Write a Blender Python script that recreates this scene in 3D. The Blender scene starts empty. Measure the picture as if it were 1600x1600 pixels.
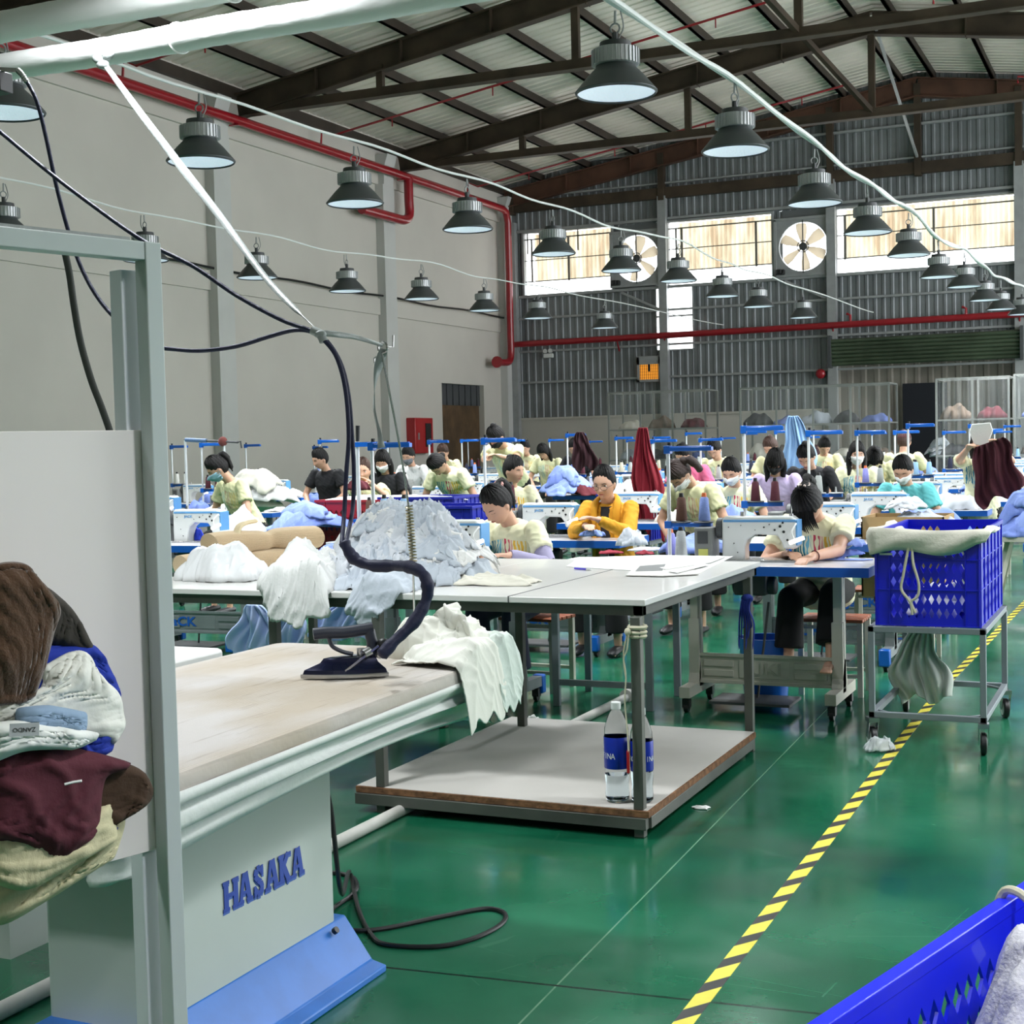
import bpy, math, random
import numpy as np
from mathutils import Vector, Matrix, noise as mnoise
R = math.radians
PI = math.pi
scn = bpy.context.scene
col = scn.collection
rnd = random.Random(7)

# ------------------------------------------------------------ camera model (calibrated from vanishing points)
FPX = 2240.0
def _n(v): return Vector(v).normalized()
Yc = _n((1017, 130, -2240))
X0 = Vector((4950, 13, 2240)); Xc = (X0 - Yc * X0.dot(Yc)).normalized(); Zc = Xc.cross(Yc)
CAMH = 1.5
def at(px, py, x=None, y=None, z=None):
    """point of the place seen at a photo pixel, on the plane x=, y= or z="""
    v = Vector((px - 800, -(py - 800), -FPX)); r = Vector((v.dot(Xc), v.dot(Yc), v.dot(Zc)))
    if z is not None: t = (z - CAMH) / r.z
    elif y is not None: t = y / r.y
    else: t = x / r.x
    return Vector((r.x * t, r.y * t, CAMH + r.z * t))
cam_d = bpy.data.cameras.new('camera'); cam = bpy.data.objects.new('camera', cam_d); col.objects.link(cam)
cam_d.sensor_width = 36; cam_d.lens = 36 * FPX / 1600; cam_d.clip_end = 200
Mr = Matrix((Xc, Yc, Zc))            # rows: world axes seen in camera space -> world from camera
cam.matrix_world = Matrix.Translation((0, 0, CAMH)) @ Mr.to_4x4()
scn.camera = cam

# ------------------------------------------------------------ materials
def C(r, g, b, a=1.0):
    f = lambda c: (c / 255 / 12.92) if c / 255 <= .04045 else ((c / 255 + .055) / 1.055) ** 2.4
    return (f(r), f(g), f(b), a)
MATS = {}
def mat(name, c, rough=.5, metal=0.0, var=0.0, vscale=6.0, bump=0.0, bscale=40.0, bstretch=None, spec=.5, coat=0.0, trans=0.0, alpha=1.0, emit=None, estr=0.0, sheen=0.0, sss=0.0, c2=None):
    if name in MATS: return MATS[name]
    m = bpy.data.materials.new(name); m.use_nodes = True; MATS[name] = m
    nt = m.node_tree; N = nt.nodes; Lk = nt.links; b = N['Principled BSDF']
    b.inputs['Base Color'].default_value = c; b.inputs['Roughness'].default_value = rough; b.inputs['Metallic'].default_value = metal
    b.inputs['Specular IOR Level'].default_value = spec; b.inputs['Coat Weight'].default_value = coat
    b.inputs['Transmission Weight'].default_value = trans; b.inputs['Alpha'].default_value = alpha
    if sheen: b.inputs['Sheen Weight'].default_value = sheen
    if sss: b.inputs['Subsurface Weight'].default_value = sss; b.inputs['Subsurface Radius'].default_value = (.01, .004, .002)
    if emit: b.inputs['Emission Color'].default_value = emit; b.inputs['Emission Strength'].default_value = estr
    tc = N.new('ShaderNodeTexCoord')
    if var or c2:
        nz = N.new('ShaderNodeTexNoise'); nz.inputs['Scale'].default_value = vscale; nz.inputs['Detail'].default_value = 5
        Lk.new(tc.outputs['Object'], nz.inputs['Vector'])
        rp = N.new('ShaderNodeValToRGB'); rp.color_ramp.elements[0].position = .35; rp.color_ramp.elements[1].position = .65
        lo = tuple(max(0, x * (1 - var)) for x in c[:3]) + (1,); hi = c2 if c2 else tuple(min(1, x * (1 + var * .6)) for x in c[:3]) + (1,)
        rp.color_ramp.elements[0].color = lo; rp.color_ramp.elements[1].color = hi
        Lk.new(nz.outputs['Fac'], rp.inputs['Fac']); Lk.new(rp.outputs['Color'], b.inputs['Base Color'])
    if bump:
        nb = N.new('ShaderNodeTexNoise'); nb.inputs['Scale'].default_value = bscale; nb.inputs['Detail'].default_value = 4
        src = tc.outputs['Object']
        if bstretch:
            mp = N.new('ShaderNodeMapping'); mp.inputs['Scale'].default_value = bstretch; Lk.new(src, mp.inputs['Vector']); src = mp.outputs['Vector']
        Lk.new(src, nb.inputs['Vector'])
        bp = N.new('ShaderNodeBump'); bp.inputs['Strength'].default_value = bump; bp.inputs['Distance'].default_value = .01
        Lk.new(nb.outputs['Fac'], bp.inputs['Height']); Lk.new(bp.outputs['Normal'], b.inputs['Normal'])
    return m

# ------------------------------------------------------------ objects
def tag(o, label=None, cat=None, group=None, kind=None):
    if label: o['label'] = label
    if cat: o['category'] = cat
    if group: o['group'] = group
    if kind: o['kind'] = kind
    return o
def thing(name, label, cat, loc=(0, 0, 0), rz=0.0, group=None, kind=None):
    o = bpy.data.objects.new(name, None); o.empty_display_size = .1; col.objects.link(o)
    o.location = loc; o.rotation_euler = (0, 0, rz)
    return tag(o, label, cat, group, kind)
def children(o): return CH.get(o.name, [])
CH = {}
def link(o, parent=None):
    col.objects.link(o)
    if parent is not None:
        o.parent = parent; CH.setdefault(parent.name, []).append(o)
    return o
def copy_tree(o, parent=None, loc=None, rz=None, label=None, group=None, swap=None):
    c = o.copy(); link(c, parent)
    if loc is not None: c.location = loc
    if rz is not None: c.rotation_euler = (0, 0, rz)
    if label: c['label'] = label
    if group: c['group'] = group
    for ch in children(o): copy_tree(ch, c)
    return c

class MB:
    def __init__(s): s.v = []; s.f = []
    def add(s, vs, fs):
        k = len(s.v); s.v.extend([tuple(p) for p in vs]); s.f.extend([tuple(i + k for i in q) for q in fs]); return s
    def box(s, x0, x1, y0, y1, z0, z1, M=None):
        vs = [Vector((x, y, z)) for x in (x0, x1) for y in (y0, y1) for z in (z0, z1)]
        if M is not None: vs = [M @ p for p in vs]
        return s.add(vs, [(0, 1, 3, 2), (4, 6, 7, 5), (0, 4, 5, 1), (2, 3, 7, 6), (0, 2, 6, 4), (1, 5, 7, 3)])
    def bar(s, p0, p1, w, h, up=(0, 0, 1)):
        p0 = Vector(p0); p1 = Vector(p1); d = (p1 - p0); L = d.length; d.normalize(); u = Vector(up)
        sx = d.cross(u)
        if sx.length < 1e-4: sx = d.cross(Vector((0, 1, 0)))
        sx.normalize(); uz = sx.cross(d)
        vs = [p0 + d * (L * a) + sx * (w / 2 * b) + uz * (h / 2 * c) for a in (0, 1) for b in (-1, 1) for c in (-1, 1)]
        return s.add(vs, [(0, 1, 3, 2), (4, 6, 7, 5), (0, 4, 5, 1), (2, 3, 7, 6), (0, 2, 6, 4), (1, 5, 7, 3)])
    def cyl(s, p0, p1, r0, r1=None, n=16, caps=True):
        r1 = r0 if r1 is None else r1
        return s.tube([p0, p1], [r0, r1], n, caps)
    def tube(s, pts, r, n=10, caps=True, flat=1.0):
        pts = [Vector(p) for p in pts]; m = len(pts)
        rr = r if isinstance(r, (list, tuple)) else [r] * m
        t0 = (pts[1] - pts[0]).normalized(); ref = Vector((0, 0, 1)) if abs(t0.z) < .9 else Vector((1, 0, 0))
        a = t0.cross(ref).normalized(); vs = []
        for i, p in enumerate(pts):
            t = (pts[min(i + 1, m - 1)] - pts[max(i - 1, 0)])
            t = t.normalized() if t.length > 1e-9 else t0
            a = (a - t * a.dot(t)); a = a.normalized() if a.length > 1e-6 else t.orthogonal().normalized()
            b = t.cross(a)
            for k in range(n):
                an = 2 * PI * k / n; vs.append(p + a * (math.cos(an) * rr[i]) + b * (math.sin(an) * rr[i] * flat))
        fs = [(i * n + k, i * n + (k + 1) % n, (i + 1) * n + (k + 1) % n, (i + 1) * n + k) for i in range(m - 1) for k in range(n)]
        if caps: fs += [tuple(range(n - 1, -1, -1)), tuple((m - 1) * n + k for k in range(n))]
        return s.add(vs, fs)
    def lathe(s, prof, n=24, o=(0, 0, 0), caps=True, M=None):
        vs = []
        for r, z in prof:
            for k in range(n):
                p = Vector((math.cos(2 * PI * k / n) * r, math.sin(2 * PI * k / n) * r, z))
                vs.append((M @ p if M is not None else p) + Vector(o))
        m = len(prof)
        fs = [(i * n + k, i * n + (k + 1) % n, (i + 1) * n + (k + 1) % n, (i + 1) * n + k) for i in range(m - 1) for k in range(n)]
        if caps: fs += [tuple(range(n - 1, -1, -1)), tuple((m - 1) * n + k for k in range(n))]
        return s.add(vs, fs)
    def sphere(s, c, r, nu=16, nv=10, M=None):
        r = r if isinstance(r, (list, tuple)) else (r, r, r); c = Vector(c); vs = []
        for j in range(nv + 1):
            th = PI * j / nv
            for i in range(nu):
                p = Vector((math.sin(th) * math.cos(2 * PI * i / nu) * r[0], math.sin(th) * math.sin(2 * PI * i / nu) * r[1], math.cos(th) * r[2]))
                vs.append((M @ p if M is not None else p) + c)
        fs = [(j * nu + i, (j + 1) * nu + i, (j + 1) * nu + (i + 1) % nu, j * nu + (i + 1) % nu) for j in range(nv) for i in range(nu)]
        return s.add(vs, fs)
    def prism(s, poly, y0, y1, axis='y', M=None):
        """poly of (a,b) pairs extruded along axis"""
        n = len(poly)
        def P(a, b, t):
            p = {'y': (a, t, b), 'x': (t, a, b), 'z': (a, b, t)}[axis]; p = Vector(p); return M @ p if M is not None else p
        vs = [P(a, b, y0) for a, b in poly] + [P(a, b, y1) for a, b in poly]
        fs = [tuple(range(n)), tuple(range(2 * n - 1, n - 1, -1))] + [(i, i + n, (i + 1) % n + n, (i + 1) % n) for i in range(n)]
        return s.add(vs, fs)
    def ring(s, c, R_, r, n=24, m=8, M=None):
        pts = [Vector((math.cos(2 * PI * k / n) * R_, math.sin(2 * PI * k / n) * R_, 0)) for k in range(n + 1)]
        if M is not None: pts = [M @ p for p in pts]
        return s.tube([p + Vector(c) for p in pts], r, m, False)
    def mesh(s, name, smooth=True, ang=38):
        me = bpy.data.meshes.new(name); me.from_pydata(s.v, [], s.f); me.update()
        if smooth:
            me.shade_smooth(); me.set_sharp_from_angle(angle=R(ang))
        return me
    def build(s, name, m, parent=None, bevel=0.0, smooth=True, loc=None, ang=38, segs=2):
        o = bpy.data.objects.new(name, s.mesh(name, smooth, ang)); o.data.materials.append(m); link(o, parent)
        if loc is not None: o.location = loc
        if bevel:
            b = o.modifiers.new('bevel', 'BEVEL'); b.width = bevel; b.segments = segs; b.limit_method = 'ANGLE'; b.angle_limit = R(40)
        return o
def npmesh(name, V, F, m, parent=None, smooth=True, ang=None, solid=0.0, off=0.0):
    me = bpy.data.meshes.new(name); me.from_pydata([tuple(map(float, p)) for p in V], [], F); me.update()
    if smooth: me.shade_smooth()
    if ang: me.set_sharp_from_angle(angle=R(ang))
    o = bpy.data.objects.new(name, me); me.materials.append(m); link(o, parent)
    if solid:
        sm = o.modifiers.new('solid', 'SOLIDIFY'); sm.thickness = solid; sm.offset = off
    return o
def spline(pts, k=8):
    P = [Vector(p) for p in pts]; out = []
    for i in range(len(P) - 1):
        a = P[max(i - 1, 0)]; b = P[i]; c = P[i + 1]; d = P[min(i + 2, len(P) - 1)]
        for j in range(k):
            t = j / k
            out.append(.5 * ((2 * b) + (c - a) * t + (2 * a - 5 * b + 4 * c - d) * t * t + (3 * b - a - 3 * c + d) * t ** 3))
    out.append(P[-1]); return out
def text_obj(name, s, size, m, parent, M, ext=.001, bold=0.0, sx=1.0):
    cu = bpy.data.curves.new(name, 'FONT'); cu.body = s; cu.size = size; cu.extrude = ext; cu.align_x = 'CENTER'; cu.align_y = 'CENTER'; cu.offset = bold; cu.resolution_u = 3
    o = bpy.data.objects.new(name, cu); col.objects.link(o)
    me = bpy.data.meshes.new_from_object(o.evaluated_get(bpy.context.evaluated_depsgraph_get()))
    bpy.data.objects.remove(o); bpy.data.curves.remove(cu)
    me.transform(M @ Matrix.Diagonal((sx, 1, 1, 1))); me.materials.clear(); me.materials.append(m); me.name = name
    o = bpy.data.objects.new(name, me); return link(o, parent)
def XF(loc, rx=0, ry=0, rz=0): return Matrix.Translation(loc) @ Matrix.Rotation(rz, 4, 'Z') @ Matrix.Rotation(ry, 4, 'Y') @ Matrix.Rotation(rx, 4, 'X')
def remesh(mb, vox, smooth=2):
    me = bpy.data.meshes.new('t'); me.from_pydata(mb.v, [], mb.f); me.update()
    o = bpy.data.objects.new('t', me); col.objects.link(o)
    r = o.modifiers.new('r', 'REMESH'); r.mode = 'VOXEL'; r.voxel_size = vox
    if smooth: q = o.modifiers.new('s', 'SMOOTH'); q.factor = .5; q.iterations = smooth
    out = bpy.data.meshes.new_from_object(o.evaluated_get(bpy.context.evaluated_depsgraph_get()))
    bpy.data.objects.remove(o); bpy.data.meshes.remove(me)
    out.shade_smooth(); return out

# ------------------------------------------------------------ cloth
def ridge(x, y, seed, f, stretch=.35, ang=0.0):
    """crumpled-cloth relief, 0..1: long sharp folds that wander"""
    g = np.random.RandomState(seed); ca, sa = math.cos(ang), math.sin(ang)
    u = x * ca + y * sa; v = -x * sa + y * ca; out = 0; amp = 1.0; tot = 0
    for k in range(4):
        p = g.rand(6) * 6.28; ff = f * (1.75 ** k)
        wu = .9 * np.sin(v * ff * stretch * 1.3 + p[0]) + .6 * np.sin(u * ff * .31 + v * ff * stretch * 2.1 + p[1]) + .35 * np.sin(v * ff * stretch * 4.3 + u * ff * .5 + p[4])
        s_ = np.sin(u * ff + 1.6 * wu + p[2]); rr = 1 - np.abs(s_)
        rr = rr ** 1.8 * (.55 + .45 * np.sin(v * ff * stretch * .9 + p[3] + u * ff * .2))
        out = out + amp * rr; tot += amp; amp *= .58
        u, v = (u * .8 + v * .6), (-u * .6 + v * .8) if k == 1 else v
    return out / tot
def garment(name, c, sx, sy, rot, h, m, seed=1, amp=.05, f=14., base=None, n=60, ang=None, edge=None, parent=None, label=None, cat='garment', group=None, solid=.003, power=.6, lump=.25, stretch=.35, zmin=None):
    """one crumpled piece of cloth lying on base(x,y); edge=(y of a table edge) makes it hang over it"""
    g = np.random.RandomState(seed * 13 + 5); u, v = np.meshgrid(np.linspace(-1, 1, n), np.linspace(-1, 1, n))
    r = np.maximum(np.abs(u), np.abs(v)) + 1e-6; th = np.arctan2(v, u)
    rr = np.sqrt(u * u + v * v) + 1e-6; k = r / rr  # map square to disc-ish
    k = .45 + .55 * k
    wob = 1 + .10 * np.sin(3 * th + g.rand() * 6) + .07 * np.sin(5 * th + g.rand() * 6) + .05 * np.sin(9 * th + g.rand() * 6)
    lx = u * k * sx * wob; ly = v * k * sy * wob
    ang = g.rand() * 3.1 if ang is None else ang
    rd = ridge(lx, ly, seed, f, stretch, ang)
    e = np.clip(1 - r, 0, 1)
    dome = (1 - np.clip(r, 0, 1) ** 2) ** power
    lmp = 1 + lump * np.sin(lx * 5 / sx + g.rand() * 6) * np.sin(ly * 4 / sy + g.rand() * 6)
    z = h * dome * lmp + amp * (rd - .25) * (.35 + .65 * np.clip(e * 5, 0, 1))
    sh = amp * .7 * (ridge(ly + 3, lx, seed + 3, f * .8, stretch, ang) - .4)
    cr, sr = math.cos(rot), math.sin(rot)
    x = c[0] + lx * cr - ly * sr + sh; y = c[1] + lx * sr + ly * cr + sh
    b = base(x, y) if base is not None else c[2]
    z = z + b + .002
    if edge is not None:
        d = np.clip(edge[0] - y, 0, 9); o_ = d > 0
        z = np.where(o_, edge[1] + np.where(o_, z - b, 0) * np.exp(-d * 14) - d, z)
        y = np.where(o_, edge[0] - .012 - .03 * (1 - np.exp(-d * 30)) - amp * .7 * rd * np.clip(d * 20, 0, 1), y)
    if zmin is not None: z = np.maximum(z, zmin + .002 + 0 * z)
    V = np.stack([x.ravel(), y.ravel(), z.ravel()], 1)
    F = [(j * n + i, j * n + i + 1, (j + 1) * n + i + 1, (j + 1) * n + i) for j in range(n - 1) for i in range(n - 1)]
    loc = Vector(c); V = V - np.array(loc)
    o = npmesh(name, V, F, m, parent, solid=solid); 
    if parent is None: o.location = loc
    if label: tag(o, label, cat, group)
    return o
def mound(cx, cy, rx, ry, h, z0, p=1.0):
    return lambda x, y: z0 + h * np.clip(1 - ((x - cx) / rx) ** 2 - ((y - cy) / ry) ** 2, 0, 1) ** p
# ------------------------------------------------------------ room materials
def wall_mat():
    m = mat('white_plaster', C(200, 195, 186), .75, var=.05, vscale=.6, bump=.15, bscale=3)
    return m
M_WALL = wall_mat()
M_PIL = mat('grey_plaster', C(196, 196, 192), .75, var=.04, vscale=1.5)
M_STEEL = mat('dark_brown_steel', C(70, 58, 46), .6, .3, var=.35, vscale=2)
M_STEELR = mat('red_brown_steel', C(92, 62, 48), .6, .2, var=.3, vscale=2)
M_ROOF = mat('roof_sheet', C(238, 229, 216), .4, .12, var=.15, vscale=.7)
M_CLAD = mat('grey_cladding', C(128, 132, 134), .5, .35, var=.18, vscale=1.2)
M_CLAD2 = mat('pale_cladding', C(140, 134, 124), .5, .3, var=.2, vscale=1.5)
M_GREYST = mat('light_grey_steel', C(158, 160, 160), .5, .2, var=.1, vscale=4)
M_RED = mat('red_pipe_paint', C(150, 22, 34), .3, coat=.3, var=.1, vscale=3)
M_WHITEP = mat('white_cable', C(222, 224, 222), .5)
M_BLACK = mat('black_plastic', C(24, 24, 26), .45)
M_DKGREY = mat('dark_grey_paint', C(70, 72, 74), .5, var=.1)
M_FRAMEW = mat('window_frame', C(120, 116, 108), .5, .2)
M_NAVYD = mat('dark_door', C(10, 14, 26), .6)
M_SHUT = mat('green_shutter', C(72, 84, 66), .4, .3, var=.35, vscale=1.3)
M_BROWND = mat('brown_board', C(88, 66, 42), .7, var=.4, vscale=3, bump=.2, bstretch=(1, 6, 1), bscale=5)

# green epoxy floor
def floor_mat():
    m = bpy.data.materials.new('green_epoxy'); m.use_nodes = True; nt = m.node_tree; N = nt.nodes; L = nt.links; b = N['Principled BSDF']
    tc = N.new('ShaderNodeTexCoord'); O = tc.outputs['Object']
    def noise(sc, det=4, vec=O, rough=.5):
        n = N.new('ShaderNodeTexNoise'); n.inputs['Scale'].default_value = sc; n.inputs['Detail'].default_value = det; n.inputs['Roughness'].default_value = rough; L.new(vec, n.inputs['Vector']); return n.outputs['Fac']
    def ramp(src, stops):
        r = N.new('ShaderNodeValToRGB'); e = r.color_ramp.elements
        e[0].position, e[0].color = stops[0]; e[1].position, e[1].color = stops[-1]
        for p, c in stops[1:-1]: x = e.new(p); x.color = c
        L.new(src, r.inputs['Fac']); return r.outputs['Color']
    def mix(f, a, bb):
        x = N.new('ShaderNodeMix'); x.data_type = 'RGBA'; 
        if isinstance(f, float): x.inputs[0].default_value = f
        else: L.new(f, x.inputs[0])
        for s_, v in ((6, a), (7, bb)):
            if isinstance(v, tuple): x.inputs[s_].default_value = v
            else: L.new(v, x.inputs[s_])
        return x.outputs[2]
    def math_(op, a, bb=None, cc=None):
        x = N.new('ShaderNodeMath'); x.operation = op
        for i, v in enumerate((a, bb, cc)):
            if v is None: continue
            if isinstance(v, (int, float)): x.inputs[i].default_value = v
            else: L.new(v, x.inputs[i])
        return x.outputs[0]
    base = ramp(noise(.9, 6), [(.3, C(10, 62, 42)), (.5, C(22, 94, 66)), (.72, C(52, 122, 92))])
    # pale arcs and scratches
    def scratch(rotz, sc, th):
        mp = N.new('ShaderNodeMapping'); mp.inputs['Rotation'].default_value = (0, 0, rotz); mp.inputs['Scale'].default_value = sc; L.new(O, mp.inputs['Vector'])
        v = N.new('ShaderNodeTexVoronoi'); v.feature = 'DISTANCE_TO_EDGE'; v.inputs['Scale'].default_value = 1.0; L.new(mp.outputs['Vector'], v.inputs['Vector'])
        lt = math_('LESS_THAN', v.outputs['Distance'], th)
        return math_('MULTIPLY', lt, math_('GREATER_THAN', noise(2.3, 2), .56))
    s1 = math_('MULTIPLY', scratch(.4, (1.1, 3.4, 1), .0028), .2); s2 = math_('MULTIPLY', scratch(1.9, (1.7, 1.3, 1), .0024), .18)
    base = mix(s1, base, C(90, 150, 120)); base = mix(s2, base, C(90, 150, 120))
    # expansion joints
    sx = N.new('ShaderNodeSeparateXYZ'); L.new(O, sx.inputs[0])
    jx = math_('LESS_THAN', math_('ABSOLUTE', math_('ADD', sx.outputs['X'], math_('ADD', 1.40, math_('MULTIPLY', sx.outputs['Y'], .037)))), .0028)
    base = mix(math_('MULTIPLY', jx, math_('MULTIPLY', noise(9, 3), .9)), base, C(150, 190, 160))
    jy = math_('LESS_THAN', math_('ABSOLUTE', math_('SUBTRACT', math_('SUBTRACT', sx.outputs['Y'], math_('MULTIPLY', sx.outputs['X'], .09)), 3.73)), .006)
    base = mix(jy, base, C(12, 44, 34))
    # small white specks
    v = N.new('ShaderNodeTexVoronoi'); v.inputs['Scale'].default_value = 2.4; L.new(O, v.inputs['Vector'])
    base = mix(math_('LESS_THAN', v.outputs['Distance'], .016), base, C(205, 220, 205))
    L.new(base, b.inputs['Base Color'])
    rg = N.new('ShaderNodeMapRange'); rg.inputs[1].default_value = .3; rg.inputs[2].default_value = .7; rg.inputs[3].default_value = .10; rg.inputs[4].default_value = .26
    L.new(noise(2.2, 6), rg.inputs[0]); L.new(rg.outputs[0], b.inputs['Roughness'])
    b.inputs['Specular IOR Level'].default_value = .5
    bp = N.new('ShaderNodeBump'); bp.inputs['Strength'].default_value = .12; bp.inputs['Distance'].default_value = .01; L.new(noise(5, 5), bp.inputs['Height']); L.new(bp.outputs['Normal'], b.inputs['Normal'])
    return m
XL, YB, XRD = -15.0, 33.0, -4.9      # left wall, back wall, ridge
XR = 5.2
def roofz(x): return 9.5 - abs(x - XRD) * .150
def struct(mb, name, m, parent=None, **k):
    o = mb.build(name, m, parent, **k)
    if parent is None: o['kind'] = 'structure'
    return o
struct(MB().box(XL - .3, XR + 2, -4, YB + 3, -.12, 0), 'floor', floor_mat(), smooth=False)

# left wall with a doorway
w = MB(); dy0, dy1, dz = 29.27, 31.5, 2.94
w.box(XL - .25, XL, -4, dy0, 0, 8.05); w.box(XL - .25, XL, dy1, YB + .2, 0, 8.05); w.box(XL - .25, XL, dy0, dy1, dz, 8.05)
w.box(XL, XL + .06, -4, YB, 7.0, 7.35)         # tie beam at the top of the wall
w.box(XL, XL + .05, -4, YB, 4.28, 4.62)        # mid-height ring beam
WL = struct(w, 'wall_left', M_WALL, smooth=False)
d = MB().box(XL - .2, XL - .14, dy0, dy1, 0, 2.45); struct(d, 'door_1', M_BROWND)
d = MB()
for i in range(14): d.box(XL - .2, XL - .13 + (i % 2) * .02, dy0 + i * .16, dy0 + i * .16 + .15, 2.45, dz)
struct(d, 'wall_behind_doorway', M_DKGREY).name = 'trim_1'
for i, yy in enumerate((8.6, 14.7, 20.55, 26.45, 32.5)):
    p = MB().box(XL, XL + .19, yy, yy + .48, 0, 7.0)
    p.prism([(XL, 6.5), (XL + .19, 6.95), (XL + .22, 7.4), (XL + .30, 7.62), (XL, 7.62)], yy + .04, yy + .44)
    struct(p, 'trim_%d' % (2 + i), M_PIL, smooth=False)

struct(MB().box(XL - .25, XR + 2, -4.2, -4, 0, 9.6), 'wall_front', M_WALL, smooth=False)
struct(MB().box(XR + 1.8, XR + 2, -4, 9.5, 0, 8.2), 'wall_right', M_WALL, smooth=False)
# back wall: corrugated cladding around openings, masonry plinth
def corr(mb, x0, x1, z0, z1f, y, pitch=.19, dep=.018):
    """vertical corrugated sheet in the xz plane; z1f is a number or f(x)"""
    f = z1f if callable(z1f) else (lambda x: z1f)
    xs = []; x = x0; 
    while x < x1 - 1e-6:
        for a, dd in ((0, 0), (.5, 0), (.62, dep), (.88, dep)):
            xx = x + a * pitch
            if xx < x1: xs.append((xx, dd))
        x += pitch
    xs.append((x1, 0)); vs = []; fs = []
    for xx, dd in xs: vs += [(xx, y - dd, z0), (xx, y - dd, f(xx))]
    for i in range(len(xs) - 1): fs.append((2 * i, 2 * i + 2, 2 * i + 3, 2 * i + 1))
    mb.add(vs, fs)
OPEN = [(-14.47, -12.16, 5.2, 6.72), (-11.98, -11.03, 5.3, 6.5), (-10.72, -8.22, 5.2, 6.68), (-7.98, -6.98, 5.3, 6.5), (-6.72, -2.86, 5.2, 6.64)]
wb = MB()
corr(wb, XL, XR + 2, 6.72, roofz, YB); corr(wb, XL, -11.05, 2.1, 5.2, YB); corr(wb, -10.16, -6.8, 2.1, 5.2, YB); corr(wb, -11.05, -10.16, 2.1, 3.68, YB)
corr(wb, -6.8, -2.8, 3.6, 5.2, YB); corr(wb, -2.8, XR + 2, 2.1, 5.2, YB)
xs = [XL] + [q for o in OPEN for q in o[:2]] + [XR + 2]
for i in range(0, len(xs), 2): corr(wb, xs[i], xs[i + 1], 5.2, 6.72, YB)
wb.box(-11.98, -11.03, YB - .02, YB, 5.2, 5.3); wb.box(-7.98, -6.98, YB - .02, YB, 5.2, 5.3); wb.box(-11.98, -11.03, YB - .02, YB, 6.5, 6.72); wb.box(-7.98, -6.98, YB - .02, YB, 6.5, 6.72)
for a, b_, z in ((-10.72, -8.22, 6.68), (-6.72, -2.86, 6.64)): wb.box(a, b_, YB - .02, YB, z, 6.74)
WB = struct(wb, 'wall_back', M_CLAD, smooth=False)
pm = MB().box(XL, -6.85, YB - .08, YB + .15, 0, 2.13); pm.box(-2.8, XR + 2, YB - .08, YB + .15, 0, 2.13); pm.box(XL, -6.85, YB - .13, YB + .15, 2.1, 2.15)
struct(pm, 'wall_back_masonry', M_WALL, WB, smooth=False)
b2 = MB(); corr(b2, -7.4, -2.2, 0, 3.9, YB + .55, .3, .04); struct(b2, 'wall_outer_sheet', M_CLAD2, WB, smooth=False)
g = MB()
for z, hh in ((3.03, .05), (3.8, .05), (4.62, .05), (5.16, .06), (6.78, .06), (8.35, .05), (7.62, .04)): g.box(XL, XR + 2, YB - .12, YB - .03, z - hh / 2, z + hh / 2)
for i, xc in enumerate((-14.75, -10.83, -6.83, -2.8, 1.2)):
    g.box(xc - .10, xc + .10, YB - .24, YB - .05, 0, 7.3 if i else 7)
g.bar((-11.9, YB - .15, 5.1), (-10.9, YB - .15, 4.62), .05, .05); g.bar((-7.9, YB - .15, 5.1), (-6.9, YB - .15, 4.62), .05, .05)
struct(g, 'trim_8', M_GREYST, smooth=False)
g = MB().box(XL, XR + 2, YB - .2, YB - .05, 7.25, 7.5)
for xc in (-14.75, -10.83, -6.83, -4.9, -2.8, 1.2): g.box(xc - .07, xc + .07, YB - .25, YB - .05, 7.2, roofz(xc) - .3)
struct(g, 'trim_9', M_STEEL, smooth=False)

# windows: opening, steel bars, corrugated translucent canopy outside
def sheet_mat():
    m = bpy.data.materials.new('translucent_sheet'); m.use_nodes = True; nt = m.node_tree; N = nt.nodes; L = nt.links
    for n in list(N): N.remove(n)
    out = N.new('ShaderNodeOutputMaterial'); t = N.new('ShaderNodeBsdfTranslucent'); d = N.new('ShaderNodeBsdfDiffuse'); mx = N.new('ShaderNodeMixShader'); mx.inputs[0].default_value = .25
    tc = N.new('ShaderNodeTexCoord'); nz = N.new('ShaderNodeTexNoise'); nz.inputs['Scale'].default_value = 1.4; nz.inputs['Detail'].default_value = 7; mp = N.new('ShaderNodeMapping'); mp.inputs['Scale'].default_value = (3, 1, .6)
    L.new(tc.outputs['Object'], mp.inputs['Vector']); L.new(mp.outputs['Vector'], nz.inputs['Vector'])
    r = N.new('ShaderNodeValToRGB'); r.color_ramp.elements[0].position = .35; r.color_ramp.elements[0].color = C(146, 128, 104); r.color_ramp.elements[1].position = .62; r.color_ramp.elements[1].color = C(182, 174, 152)
    L.new(nz.outputs['Fac'], r.inputs['Fac'])
    for q in (t, d): L.new(r.outputs['Color'], q.inputs['Color'])
    L.new(t.outputs[0], mx.inputs[1]); L.new(d.outputs[0], mx.inputs[2]); L.new(mx.outputs[0], out.inputs['Surface']); return m
M_SHEET = sheet_mat()
bars = {1: (-14.3, [-13.3], [-14.4, -14.07, -13.7, -13.4, -13.05]), 2: (-10.5, [-10.4, -8.6], []), 3: (-6.5, [-6.55, -4.6], [])}
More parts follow.
